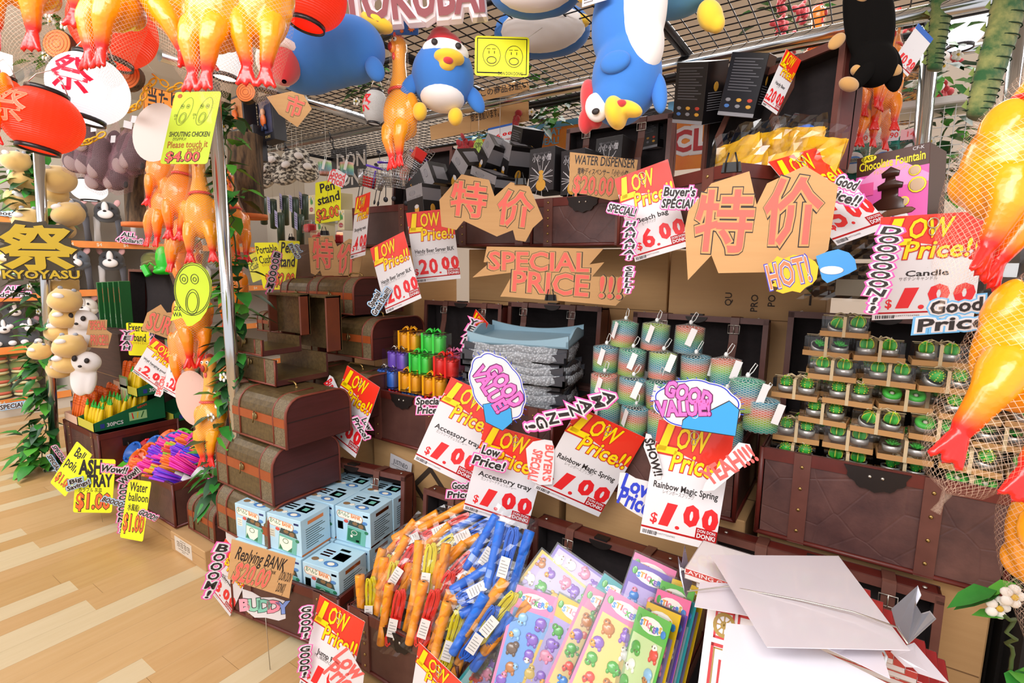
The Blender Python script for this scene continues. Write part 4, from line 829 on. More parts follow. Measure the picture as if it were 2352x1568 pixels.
# cactus candle boxes
GREEN=mat('#2fb339',.42,noise=('#4cc850',50,.25),sss=.1); DOTY=mat('#e0e04a',.45); SOIL=mat('#241a15',.9); TIN=mat('#c9c6c3',.3,.55); KRAFT=mat('#b98a55',.7); RAFF=mat('#cbb58f',.6); WICK=mat('#e9e2d2',.6)
def candle(t,x,kind,tip=0):
    R=Matrix.Translation((x,.035,.014))@Matrix.Rotation(tip,4,'X')@Matrix.Rotation(tip*.6,4,'Y')
    m=MB(); m.lathe([(.002,.0),(.018,0),(.0195,.014),(.0185,.014),(.0175,.003)],18,0,R); m.lathe([(.0178,.010),(.001,.0105)],14,1,R); m.build('tin_cup',[TIN,SOIL],t)
    m=MB()
    if kind=='dot':
        m.ell((0,0,.024),(.0145,.0145,.0145),0,R,n=14,k=9)
        for i in range(7):
            for j in range(5):
                a=2*math.pi*i/7; b=-.5+.42*j; m.ell((.0148*math.cos(a)*math.cos(b),.0148*math.sin(a)*math.cos(b),.024+.0148*math.sin(b)),(.0018,.0018,.0018),1,R,n=5,k=4)
    elif kind=='ridge':
        for i in range(3):
            Q=R@Matrix.Translation((0,0,.024))@Matrix.Rotation(i*math.pi/3+.4,4,'Z'); m.ell((0,0,0),(.0165,.005,.0155),0,Q,n=14,k=8); m.tube([(.0167*math.sin(q),0,.0157*math.cos(q)) for q in [-2.2+4.4*j/12 for j in range(13)]],.0011,5,1,Q)
    elif kind=='ring':
        Q=R@Matrix.Translation((0,-.004,.021))@Matrix.Rotation(.7,4,'X'); m.tube([(.013*math.cos(q),.013*math.sin(q),0) for q in [2*math.pi*i/18 for i in range(18)]],.0072,8,0,Q,closed=True); m.ell((0,0,.0),(.005,.005,.004),2,Q,n=8,k=5)
    elif kind=='agave':
        for i in range(16):
            a=i*2.4; e=.35+.07*i; L=.019-.0003*i; d=Vector((math.cos(a)*math.cos(e),math.sin(a)*math.cos(e),math.sin(e))); p=Vector((0,0,.013)); m.tube([p,p+d*L*.5,p+d*L],[.0028,.0036,.0004],5,0,R)
    else:
        m.ell((0,0,.024),(.010,.010,.017),0,R,n=12,k=8); m.ell((.012,0,.026),(.006,.006,.009),0,R,n=10,k=6); m.ell((.008,0,.020),(.006,.005,.004),0,R,n=8,k=5)
        for i in range(22): a=i*2.4; z=.012+.0013*i; m.ell((.0102*math.cos(a),.0102*math.sin(a),z),(.0012,.0012,.0012),1,R,n=5,k=4)
    m.cyl((0,0,.034),(.003,0,.044),.0007,n=5,mi=2,M=R); m.build('cactus_wax',[GREEN,DOTY,WICK],t)
def cactusbox(kind,tip):
    t=thing('cactus_candle_box','x','candle box'); w,d=.102,.068
    m=MB(); m.b0(0,w,0,d,0,.002); m.b0(0,w,-.0005,.0005,0,.013); m.b0(0,w,d-.0005,d+.0005,0,.013); m.b0(-.0005,.0005,0,d,0,.013); m.b0(w-.0005,w+.0005,0,d,0,.013); m.build('kraft_base',KRAFT,t)
    MB().bb(.001,w-.001,.001,d-.001,.003,.05,.001).build('clear_lid',clear(a=.02,rough=.05),t)
    candle(t,.028,kind,tip); candle(t,.074,kind,tip*.4)
    m=MB(); e=.0012; x=w*.5
    for a,b in(((-e,0),(-e,.051)),((-e,.051),(d+e,.051)),((d+e,.051),(d+e,0))): m.add([(x-.0035,a[0],a[1]),(x+.0035,a[0],a[1]),(x+.0035,b[0],b[1]),(x-.0035,b[0],b[1])],[(0,1,2,3)])
    for a in (0.3,2.6,1.2,-.6,3.8): m.tube([(x,d*.5,.052),(x+.016*math.cos(a),d*.5+.014*math.sin(a),.058),(x+.03*math.cos(a),d*.5+.024*math.sin(a),.053)],.0016,4)
    m.cyl((0,d*.5,.0515),(w,d*.5,.0515),.0009,n=4); m.build('raffia_ribbon',RAFF,t)
    return t
KD=['dot','ridge','ring','agave','arm']; KN={'dot':'dotted cacti','ridge':'ridged cacti','ring':'ring cacti','agave':'spiky rosettes','arm':'armed cacti'}
CB={}
for k in KD:
    for tp in (0,.5): CB[k,tp]=cactusbox(k,tp)
used=set(); GB='boxed cactus candles'
def putbox(k,tp,M,lab):
    b=CB[k,tp]
    if (k,tp) in used: return dup(b,M,lab,GB)
    used.add((k,tp)); b.matrix_world=M; b['label']=lab; b['group']=GB; return b
LV=[('lowest row sunk in the trunk',1.415,.765,-.155,['dot','ridge','arm','ring','dot']),('second row up',1.425,.818,-.155,['dot','ridge','agave','dot','ring']),('third row up',1.437,.871,-.15,['dot','ridge','ring','agave','ridge']),('fourth row up',1.455,.924,-.145,['dot','dot','ring','dot','arm']),('fifth row up',1.475,.977,-.14,['ridge','ridge','dot','ridge']),('sixth row up',1.505,1.03,-.11,['agave','ridge','ridge'])]
for r,(nm,y,z,x0,ks) in enumerate(LV):
    for i,k in enumerate(ks):
        x=x0+.112*i+(.05 if r in(2,4) else .0)-(.02 if r==3 else 0)+rnd.uniform(-.003,.003)
        putbox(k,.5 if (r*2+i)%5==0 else 0,TR((x,y+.009*((i*7+r)%3),z+.001),rnd.uniform(-7,7)),'box of %s, %s from the left in the %s'%(KN[k],ORD[i],nm))
for r,(nm,y,z,x0,ks) in enumerate((('back of the second row',1.505,.818,-.13,['ridge','dot','arm','dot']),('back of the fourth row',1.535,.924,-.12,['dot','ridge','dot','ring']),('back of the fifth row',1.56,.977,-.10,['ridge','dot','arm']))):
    for i,k in enumerate(ks): putbox(k,0,TR((x0+.112*i,y,z+.001),rnd.uniform(-3,3)),'box of %s, %s from the left at the %s'%(KN[k],ORD[i],nm))
putbox('ridge',.5,TR((-.075,1.52,1.084),-4),'clear box of ridged cacti alone on top of the whole heap')
for q in CB.values():
    if q['label']=='x':
        for c in list(q.children): bpy.data.objects.remove(c)
        bpy.data.objects.remove(q)
# colour candles in clear boxes
def gift(col,nm):
    t=thing('colour_candle_box','x','candle box'); w=.1
    m=MB(); m.lathe([(.001,0),(.021,0),(.022,.003),(.022,.045),(.019,.049),(.002,.047)],20,0,Matrix.Translation((.027,.03,.002)))
    m.lathe([(.001,0),(.021,0),(.022,.003),(.022,.045),(.019,.049),(.002,.047)],20,0,Matrix.Translation((.073,.03,.002)))
    for cx in(.027,.073):
        for i in range(9): a=2*math.pi*i/9; m.ell((cx+.018*math.cos(a),.03+.018*math.sin(a),.05),(.006,.006,.005),0,n=8,k=5)
    m.build('wax_flowers',mat(col,.4,sss=.15),t); MB().bb(0,w,0,.06,0,.062,.001).build('clear_box',clear(a=.05,rough=.05),t)
    m=MB()
    for a,b in(((-.001,0),(-.001,.063)),((-.001,.063),(.061,.063))):
        for x in (.027,.073): m.add([(x-.004,a[0],a[1]),(x+.004,a[0],a[1]),(x+.004,b[0],b[1]),(x-.004,b[0],b[1])],[(0,1,2,3)])
    for a in range(6): m.tube([(.05,.03,.063),(.05+.016*math.cos(a),.03+.014*math.sin(a),.075),(.05+.03*math.cos(a),.03+.02*math.sin(a),.066)],.0025,4)
    m.build('ribbon',clear('#f4efe2',.45,.2) if col in('#2f6fd0','#7a55c8') else mat(col,.3),t); return t
GC2={'yellow':'#f0a70f','green':'#3bd447','violet':'#7a55c8','pink':'#ee7fb2','blue':'#2f6fd0','red':'#e2261f'}
GP={k:gift(v,k) for k,v in GC2.items()}; used2=set(); GG='gift boxed colour candles'
for nm,y,z,L in (('bottom layer',1.385,.69,[(-1.60,'red'),(-1.475,'blue'),(-1.35,'red')]),('second layer',1.39,.766,[(-1.615,'blue'),(-1.49,'yellow'),(-1.365,'yellow')]),('third layer',1.41,.842,[(-1.575,'violet'),(-1.45,'green'),(-1.325,'red')]),('top layer',1.44,.918,[(-1.54,'yellow'),(-1.415,'green')]),('back of the third layer',1.49,.842,[(-1.51,'pink'),(-1.36,'pink')]),('back of the second layer',1.48,.766,[(-1.56,'green'),(-1.43,'red'),(-1.30,'blue')]),('back of the bottom layer',1.47,.69,[(-1.57,'yellow'),(-1.44,'green'),(-1.31,'yellow')])):
    for i,(x,c) in enumerate(L):
        lab='gift box of %s flower candles, %s from left in the %s'%(c,ORD[i],nm); M=TR((x,y,z),rnd.uniform(-4,4),0,0,1.2)
        if c in used2: dup(GP[c],M,lab,GG)
        else: used2.add(c); GP[c].matrix_world=M; GP[c]['label']=lab; GP[c]['group']=GG
# blue bank boxes
SKY=mat('#a9d3ea',.35,noise=('#bfe0ef',12,.3)); BPR=[mat('#f3efe0',.4),mat('#e0823c',.4),mat('#2f7d57',.4),mat('#6fb8a8',.4),mat('#8a6a45',.5),mat('#2b3a7c',.4),mat('#4f86c6',.4),mat('#d8574a',.4),mat('#3a4a45',.5)]
def bank(kind):
    t=thing('bank_box','x','toy box'); w,d,h=.15,.13,.125
    MB().bb(-w/2,w/2,0,d,0,h,.001).build('carton',SKY,t)
    m=MB(); y=-.0004
    def rb(x0,x1,z0,z1,mi,yy=y): m.b0(x0,x1,yy,yy,z0,z1,mi)
    # title cloud
    for i in range(9): a=i/8; m.ell((-.055+.085*a,y,.100-.006*a),(.014,.0001,.014),1,n=10,k=6); m.ell((-.055+.085*a,y-.0002,.100-.006*a),(.0125,.0001,.0125),0,n=10,k=6)
    m.text('おへんじ',-.037,.102,.020,2,.02,-.0009,-.08,w=.048); m.text('BANK',.014,.099,.019,1,.03,-.0009,-.08,w=.042); rb(.045,.066,.106,.113,5)
    # suitcase picture
    body=3 if kind else 0
    m.prism([(-.03,.006),(.05,.0),(.058,.058),(-.022,.064)],y-.0002,y,3); m.prism([(-.026,.01),(.03,.006),(.036,.05),(-.02,.055)],y-.0004,y-.0002,2 if kind else 0)
    m.prism([(-.022,.066),(.058,.06),(.05,.082),(-.012,.086)],y-.0002,y,8); m.ell((.035,y-.0005,.07),(.012,.0001,.008),4,n=12,k=6); m.ell((.01,y-.0005,.076),(.012,.0001,.006),4,n=12,k=6)
    oval(m,.006,.042,.012,.008,.002,0,14,y-.0008,2 if not kind else 0)
    if not kind: m.prism([(-.026,.01),(-.008,.009),(-.02,.028)],y-.0006,y-.0004,2); m.prism([(.03,.006),(.012,.007),(.033,.024)],y-.0006,y-.0004,2)
    else: m.ell((-.006,y-.0008,.028),(.006,.0001,.005),0,n=8,k=5); rb(.012,.026,.01,.018,0,y-.0008)
    m.ell((-.028,y-.0006,.078),(.01,.0001,.006),7,n=10,k=6); m.ell((.052,y-.0006,.085),(.011,.0001,.006),6,n=10,k=6); m.ell((.058,y-.0006,.052),(.008,.0001,.006),2,n=10,k=6)
    rb(-.066,-.042,.045,.074,0)
    for i in range(3): rb(-.063,-.046,.05+.008*i,.051+.008*i,8,y-.0003)
    m.b0(-.075,-.0749,y,y,0,h,1)
    # right side small print and top print
    s=MB()
    for i in range(9): s.b0(w/2+.0004,w/2+.0004,.02,.02+.09*(.6+.4*((i*37)%10)/10),.02+.008*i,.0225+.008*i,8)
    s.b0(w/2+.0003,w/2+.0003,.0,d,0,.006,1); s.b0(w/2+.0004,w/2+.0004,.03,.1,.1,.112,1)
    for i in range(3): s.b0(-.04+.0,.02,.03+.012*i,.036+.012*i,h+.0004,h+.0004,7) if 0 else s.b0(-.055,-.015,.055+.014*i,.062+.014*i,h+.0004,h+.0004,7)
    s.b0(.0,.05,.05,.09,h+.0004,h+.0004,2 if kind else 0); s.b0(.018,.04,.06,.08,h+.0006,h+.0006,3); s.ell((.02,.026,h+.0005),(.028,.014,.0001),6,n=14,k=6); s.ell((.02,.026,h+.0007),(.014,.009,.0001),0,n=12,k=6); s.b0(-.01,.03,.1,.112,h+.0004,h+.0004,0); s.ell((-.05,.03,h+.0005),(.014,.01,.0001),4,n=10,k=6); s.ell((-.025,.03,h+.0005),(.01,.008,.0001),0,n=10,k=6)
    m.build('front_print',BPR,t); s.build('side_print',BPR,t); return t
BK=[bank(0),bank(1)]; used=set()
ang=9; O=Vector((-1.50,.885,.045)); ca,sa=math.cos(math.radians(ang)),math.sin(math.radians(ang))
def bl(x,y,z): return Vector((O.x+x*ca-y*sa,O.y+x*sa+y*ca,z))
BROW=[('front row of the bottom layer',.02,.045,[(-.16,0),(0.0,0),(.155,0)]),('front row of the middle layer',.02,.172,[(-.165,1),(-.005,0),(.155,1)]),('front row of the top layer',.03,.299,[(-.17,0),(-.01,0)]),('second row of the middle layer',.16,.172,[(-.16,0),(0,1),(.157,0)]),('second row of the top layer',.17,.299,[(-.165,0),(0,1),(.157,1)]),('back row of the top layer',.305,.299,[(-.16,0),(0,0),(.157,1)]),('back row of the middle layer',.305,.172,[(-.16,0),(0,0),(.157,1)])]
for nm,y,z,L in BROW:
    for i,(x,k) in enumerate(L):
        if 'back row' in nm and y>.3: y2=.295
        else: y2=y
        lab='blue bank box, %s case, %s from left in %s'%(('cream','green')[k],ORD[i],nm)
        M=TR(bl(x,y2*.73,z),ang+rnd.uniform(-2,2),0,0,1) ; M=Matrix.Translation(bl(x,y2,z))@Matrix.Rotation(math.radians(ang+rnd.uniform(-2,2)),4,'Z')
        if k in used: dup(BK[k],M,lab,'sky blue bank boxes')
        else: used.add(k); BK[k].matrix_world=M; BK[k]['label']=lab; BK[k]['group']='sky blue bank boxes'
# jump ropes
FILM=clear(a=.035,rough=.08); TAGP=mat('#d9d5d0',.5)
def rope(hc,rc):
    t=thing('jump_rope_pack','x','jump rope')
    for s in (-1,1):
        m=MB(); m.lathe([(.002,0),(.0095,0),(.0105,.003),(.0105,.045)]+[(.0098+.0009*(i%2),.045+.0025*i) for i in range(20)]+[(.0115,.096),(.0125,.140),(.012,.145),(.004,.146)],14,0,Matrix.Translation((s*.027,0,0))@Matrix.Rotation(s*.05,4,'Y')); m.build('handle',mat(hc,.38,sss=.1),t)
    m=MB(); r=random.Random(4)
    for k in range(9):
        o=Vector((r.uniform(-.008,.008),r.uniform(-.012,-.001),0)); a=.009+.004*r.random(); P=[(o.x+a*math.sin(q)*(1.5 if math.cos(q)>.6 else 1)*(.35+.65*abs(math.cos(q))),o.y,.074+(.062+.008*r.random())*-math.cos(q)) for q in [2*math.pi*i/18 for i in range(18)]]; m.tube(P,.0021,6,0,closed=True)
    m.tube([(.011*math.cos(q),-.006+.012*math.sin(q),.075) for q in [2*math.pi*i/10 for i in range(10)]],.002,5,0,closed=True); m.build('rope_coil',mat(rc,.35),t)
    m=MB(); vs=[];fs=[]; r=random.Random(9); N,K=9,12
    for i in range(K):
        for j in range(N):
            u=j/(N-1)*2-1; v=i/(K-1); vs.append((u*.047,-.016-.006*r.random()+.014*u*u,-.008+v*.18))
    for i in range(K-1):
        for j in range(N-1): fs.append((i*N+j,i*N+j+1,i*N+N+j+1,i*N+N+j))
    m.add(vs,fs,0,smooth=False); m.build('clear_bag',FILM,t)
    m=MB(); m.b0(-.011,.011,-.0235,-.0230,.035,.078); 
    for i in range(5): m.b0(-.008,.008 if i<4 else .0,-.0238,-.0237,.042+.0065*i,.0435+.0065*i,1)
    m.build('paper_tag',[TAGP,mat('#8d8a88',.6)],t); return t
JR={'orange and yellow':rope('#f39a1f','#d8c81b'),'orange and red':rope('#f39a1f','#de2a22'),'all blue':rope('#1f6fd6','#1660c8')}; JK=list(JR); used=set(); GJ='bagged jump ropes'
def mrope(px,py,Y,k,roll,pitch,lab,yaw=-20):
    yaw=26; M=TR(at(px,py,Y=Y),yaw,pitch,roll,1.18)@Matrix.Translation((0,0,-.075)); n=JK[k]; lab=n+' bagged jump rope, '+lab
    if n in used: dup(JR[n],M,lab,GJ)
    else: used.add(n); JR[n].matrix_world=M; JR[n]['label']=lab; JR[n]['group']=GJ
for a in ((975,1340,.955,0,0,-12,'standing at the left end of the trunk front') if 0 else (855,1385,.965,0,-4,-14,'standing at the left end of the trunk front'),(912,1415,.955,1,8,-14,'second along the trunk front, white tag showing'),(985,1415,.95,1,14,-12,'third along the trunk front, cord at top'),(1040,1465,.945,0,14,-14,'at the right corner of the trunk front, cord hanging'),
 (985,1315,1.0,0,2,-25,'upright in the middle of the heap'),(925,1305,1.03,1,28,-25,'leaning right in the middle of the heap'),(885,1330,1.04,0,14,-22,'tucked behind the left front packs'),
 (1030,1210,1.16,1,62,-30,'lying on top at the back edge of the heap'),(965,1230,1.17,1,60,-30,'at the back left top of the heap'),(1040,1320,1.05,1,40,-40,'low in the centre between blue packs'),(1055,1290,1.1,0,62,-35,'lying across right of centre'),
 (1115,1345,1.02,2,58,-35,'large at the right with a tag, lying sideways'),(1165,1280,1.06,2,12,-25,'standing at the far right with a tag'),(1130,1260,1.12,2,30,-25,'behind the far right pack'),(1080,1225,1.18,2,58,-35,'high at the back right'),(1095,1300,1.1,2,40,-30,'sunk in the middle right'),
 (1140,1415,.99,0,38,-20,'at the lower right edge against the sticker trunk'),(1105,1450,.96,2,30,-15,'in the lower right corner behind the orange pack'),(1010,1370,1.0,1,25,-20,'buried in the front centre'),(900,1350,1.0,0,5,-20,'buried at the front left'),(1000,1270,1.1,0,48,-30,'flat behind the upright middle pack'),(930,1260,1.13,1,40,-30,'at the back left below the top pack'),(1075,1390,1.0,0,35,-25,'buried right of the front centre')): mrope(*a)
# sticker sheets
def sticker(bc,pc,seed):
    t=thing('sticker_sheet','x','sticker sheet'); w,h=.095,.21; r=random.Random(seed)
    MB().b0(-w/2,w/2,0,.001,0,h).build('card_back',mat(bc,.35),t); m=MB(); m.bb(-w/2+.006,w/2-.006,-.0008,-.0002,.006,h-.05,.0003) if 0 else m.b0(-w/2+.006,w/2-.006,-.0006,-.0005,.007,h-.045); m.build('picture_panel',mat(pc,.3),t)
    cs=['#c07a3a','#e2493a','#2f86d6','#4aa83a','#8a5fc0','#f0a02a','#f4efe6','#70553f','#e98aa8','#8fbfe0','#d8b23a']; m=MB()
    M=[mat(c,.2,coat=.6) for c in cs]
    for i in range(10):
        x=(-.022 if i%2 else .022)+r.uniform(-.007,.007); z=.022+.031*(i//2)+r.uniform(-.004,.004); c=r.randrange(11); a=r.uniform(.009,.013)
        m.ell((x,-.002,z),(a,.0035,a*.9),c,n=10,k=6); q=r.uniform(0,6.3); m.ell((x+.010*math.cos(q),-.002,z+.011*math.sin(q)),(a*.62,.004,a*.6),c if r.random()<.5 else r.randrange(11),n=9,k=5)
        for s in (-1,1): m.ell((x+.010*math.cos(q)+s*.0035,-.0058,z+.011*math.sin(q)+.001),(.0016,.0006,.0018),7,n=6,k=4); m.ell((x+s*.007,-.0015,z-.010),(.004,.003,.005),c,n=7,k=4)
    m.build('puffy_animals',M,t)
    m=MB(); m.ell((0,-.0006,h-.022),(.034,.0002,.014),6,n=18,k=6); cols=(2,5,1,8,3,4,2,10)
    for i,ch in enumerate('STICKERS'): m.text(ch,-.026+.0075*i,h-.024+.003*math.sin(i),.014,cols[i],.06,-.0012)
    m.ell((-.036,-.001,h-.018),(.006,.0003,.008),3,n=8,k=5); m.ell((.036,-.001,h-.026),(.007,.0003,.007),2,n=8,k=5); m.build('header_print',M,t)
    m=MB(); m.b0(-w/2-.003,w/2+.003,-.0075,-.0074,-.003,h+.004); m.build('clear_sleeve',clear(a=.012,rough=.3),t); return t
ST=[('pink and blue sheet','#ef7fae','#6f9fd8'),('yellow and lilac sheet','#e3b81a','#a996d0'),('pink and cream sheet','#ef6f9f','#e3c069'),('green sheet','#5fb54a','#c9dca0'),('teal sheet','#2b9aa0','#a0cfd2'),('violet sheet','#6b4fb0','#b7a5da')]
SO=[sticker(b,c,i+3) for i,(n,b,c) in enumerate(ST)]; used=set()
def mst(k,px,py,Y,roll,pitch,yaw,lab):
    yaw=-40 if yaw<-50 else 26; M=TR(at(px,py,Y=Y),yaw,pitch,roll,1.15)@Matrix.Translation((0,0,-.105)); lab='sticker '+ST[k][0].split()[0]+' sheet, '+lab if 0 else ST[k][0]+' of stickers, '+lab
    if k in used: dup(SO[k],M,lab,'sticker sheets')
    else: used.add(k); SO[k].matrix_world=M; SO[k]['label']=lab; SO[k]['group']='sticker sheets'
for a in ((0,1205,1475,.99,12,-32,-25,'upright at the front left of the trunk'),(1,1300,1372,1.10,124,-42,-25,'lying slanted on top at the back left'),(1,1285,1500,1.02,22,-34,-25,'half under the large pink sheet'),(2,1400,1500,.99,24,-38,-28,'large at the front centre with elephant and frog') ,
 (2,1165,1480,1.03,14,-30,-25,'peeking out at the left wall'),(4,1245,1480,1.03,14,-30,-25,'edge showing behind the left pink sheet'),(5,1345,1355,1.14,120,-40,-25,'under the slanted yellow sheet'),(5,1465,1420,1.12,20,-35,-28,'behind the strap'),(0,1470,1400,1.15,20,-32,-28,'at the back under the strap'),
 (4,1375,1450,1.07,30,-35,-25,'edge between yellow and pink sheets'),(3,1525,1470,1.08,-20,-30,-52,'fanned out at the right, rearmost'),(1,1552,1465,1.10,-20,-30,-52,'fanned out at the far right edge'),(2,1515,1495,1.04,-20,-30,-52,'fanned out at the right, second'),(4,1528,1500,1.05,-20,-30,-52,'fanned out at the right between pink and violet'),(5,1505,1530,1.02,-20,-30,-52,'fanned out at the right, third'),(1,1490,1530,1.0,-20,-30,-52,'fanned out at the right, fourth'),(3,1465,1545,.97,-18,-30,-52,'fanned out at the right, front one'),
 (1,1150,1545,.97,30,-25,-25,'sticking out at the bottom left corner'),(4,1125,1550,.955,36,-22,-20,'lowest edge at the bottom left corner'),(2,1350,1480,1.04,24,-36,-28,'just behind the large cream one')): mst(*a)
# card boxes and white sheets at the lower right
RW=mat('#c93a3c',.4); WH=mat('#e9e4e6',.4); GOLD=mat('#a98a3e',.4)
def cardbox(rows=1):
    t=thing('card_game_box','x','card box'); w,d,h=.30,.13,.0215
    MB().bb(-w/2,w/2,0,d,0,h,.001).build('carton',WH,t); m=MB(); m.b0(-w/2,w/2,-.0004,-.0003,h*.45,h); m.b0(w/2+.0003,w/2+.0004,0,d,h*.45,h); m.b0(w/2-.03,w/2,0,d,h+.0001,h+.0002)
    m.text('PLAYING CARDS',.05,h*.72,.011,1,.02,-.0006,w=.12); m.text('PLAYING CARDS',-.10,h*.72,.011,1,.02,-.0006,w=.12)
    m.build('red_stripe',[RW,WH],t); m=MB(); m.bb(-w/2-.001,w/2+.001,-.001,d+.001,-.0005,h+.001,.001); m.build('shrink_film',clear(a=.03,rough=.06),t); return t
c0=cardbox(); c0['group']='striped card boxes'
NW='lowest second third fourth fifth sixth seventh eighth ninth tenth eleventh twelfth thirteenth fourteenth fifteenth sixteenth seventeenth eighteenth nineteenth twentieth topmost'.split()
NW=NW[:20]+'twenty-first twenty-second twenty-third twenty-fourth topmost'.split()
for i in range(25):
    k=min(7,24-i); M=TR((-.088+.019*k,.975+.0155*k,.112+.0221*i),-1+1.5*math.sin(i*1.3))
    lab='red striped white card box, '+NW[i]+(' of' if i in(0,24) else ' from the bottom of')+' the right floor trunk pile'
    if i==0: c0.matrix_world=M; c0['label']=lab
    else: dup(c0,M,lab)
M,w,h=quad((1640,1395),(1760,1400),(1590,1568),.90,None,-25)
t=thing('card_game_box','white card box with red frames and gold wheel standing left of the pile','card box',M)
MB().b0(-w/2,w/2,0,.02,-h/2-.1,h/2).build('carton',WH,t); m=MB()
def rf(x0,x1,z0,z1,th,mi):
    for a in((x0,x1,z0,z0+th),(x0,x1,z1-th,z1),(x0,x0+th,z0,z1),(x1-th,x1,z0,z1)): m.b0(a[0],a[1],-.0008,-.0007,a[2],a[3],mi)
rf(-w*.32,w*.06,h*.06,h*.42,.004,0); rf(-w*.34,w*.45,-h*.9,0.0,.005,0); rf(-w*.28,w*.4,-h*.85,-h*.05,.0022,1); rf(w*.12,w*.5,h*.06,h*.42,.004,0)
x,z=-w*.13,h*.24; oval(m,x,z,.017,.017,.006,0,20,-.001,1); oval(m,x,z,.005,.005,.003,0,12,-.001,1)
for i in range(8): a=i*math.pi/4; m.stroke([(x,z),(x+.016*math.cos(a),z+.016*math.sin(a))],.002,-.0012,1)
m.text('PLAYING',w*.05,-h*.42,.06,0,.02,-.001,w=w*.6) if 0 else m.text('PL',w*.0,-h*.42,.075,0,.02,-.001,w=w*.34)
m.build('print',[RW,GOLD],t)
PAPER=mat('#d6d0d8',.25,coat=.4)
def sheet(name,label,pts,cat='paper',thick=.0012,m=PAPER,curl=.0):
    """flat sheet: corners given as pixel + depth"""
    P=[at(x,y,Z=Y) if name=='paper_sheet' else at(x,y,Y=Y) for x,y,Y in pts]; n=(P[1]-P[0]).cross(P[-1]-P[0]).normalized()
    if n.dot(EYE-P[0])<0: n=-n
    c=sum(P,Vector())/len(P); N=8; b=MB(); q=len(P)
    b.add([p-c for p in P]+[p-c-n*thick for p in P],[list(range(q)),list(range(2*q-1,q-1,-1))]+[(i,q+i,q+(i+1)%q,(i+1)%q) for i in range(q)])
    o=b.build(name,m); o.matrix_world=Matrix.Translation(c); return tag(o,label,cat)
sheet('paper_sheet','large grey white paper sheet lying tilted on the card boxes under a wire',[(1632,1274,.695),(1926,1276,.70),(2090,1492,.735),(1762,1485,.735)])
sheet('paper_sheet','white sheet below the large one at the right, hook hanging from it',[(1860,1470,.722),(2012,1455,.716),(2045,1558,.712),(1925,1500,.712)])
sheet('paper_sheet','bright glossy white card filling the bottom under the other sheets',[(1668,1430,.70),(1760,1440,.70),(1860,1478,.70),(2080,1590,.70),(2070,1640,.70),(1640,1640,.70)],m=mat('#e8e6ec',.14,coat=.6))
sheet('paper_sheet','narrow white sheet edge behind the left wire bracket',[(1608,1335,.685),(1690,1340,.69),(1760,1420,.695),(1595,1392,.685)])
sheet('paper_sheet','small white sheet with a torn notch over the striped boxes at the right',[(2046,1495,.695),(2100,1475,.69),(2180,1568,.68),(2110,1545,.685),(2098,1532,.685),(2080,1530,.687)])
sheet('metal_bracket','notched grey metal sign holder at the right of the paper sheets',[(2047,1398,.97),(2108,1344,1.02),(2116,1366,1.01),(2104,1388,1.0),(2116,1408,.98),(2136,1402,.985),(2150,1420,.975),(2084,1480,.9),(2060,1445,.93)],'holder',.001,mat('#b9bcc6',.28,.75))
sheet('metal_bracket','thin notched metal sign holder at the left of the paper sheets',[(1558,1278,1.02),(1566,1295,1.02),(1573,1252,1.06),(1590,1340,1.02),(1576,1372,.98),(1562,1322,1.0)],'holder',.001,mat('#9d98a6',.25,.8))
def wire(label,pts,r=.0013,m=None):
    P=[at(*p[:2],Z=p[2]) for p in pts]; o=MB().tube([p-P[0] for p in P],r,6).build('sign_wire',m or SILVER); o.matrix_world=Matrix.Translation(P[0]); return tag(o,label,'wire')
wire('thin steel wire lying across the large paper sheet',[(1578,1358,.69),(1680,1345,.705),(1700,1352,.712),(1840,1378,.724),(1960,1405,.732),(2060,1440,.741),(2085,1478,.742)])
wire('clear bent hook below the right end of the large sheet',[(2010,1488,.715),(2030,1496,.712),(2036,1508,.71),(2030,1530,.705)],.002,mat('#cfd2d6',.15))
# bubble wrapped trays
def wrapm():
    m=bpy.data.materials.new('m_bubble_wrap'); m.use_nodes=True; n=m.node_tree.nodes; L=m.node_tree.links; n.clear()
    o=n.new('ShaderNodeOutputMaterial'); mx=n.new('ShaderNodeMixShader'); t=n.new('ShaderNodeBsdfTransparent'); g=n.new('ShaderNodeBsdfPrincipled'); g.inputs['Base Color'].default_value=lin('#c6ccd2'); g.inputs['Roughness'].default_value=.12
    v=n.new('ShaderNodeTexVoronoi'); v.inputs['Scale'].default_value=130; tc=n.new('ShaderNodeTexCoord'); L.new(tc.outputs['Object'],v.inputs['Vector']); b=n.new('ShaderNodeBump'); b.inputs['Strength'].default_value=1; b.inputs['Distance'].default_value=.003; L.new(v.outputs['Distance'],b.inputs['Height']); L.new(b.outputs[0],g.inputs['Normal'])
    r=n.new('ShaderNodeValToRGB'); r.color_ramp.elements[0].position=.1; r.color_ramp.elements[0].color=(.85,.85,.85,1); r.color_ramp.elements[1].position=.6; r.color_ramp.elements[1].color=(.42,.42,.42,1); L.new(v.outputs['Distance'],r.inputs[0]); L.new(r.outputs[0],mx.inputs[0])
    L.new(t.outputs[0],mx.inputs[1]); L.new(g.outputs[0],mx.inputs[2]); L.new(mx.outputs[0],o.inputs[0]); return m
WRAP=wrapm()
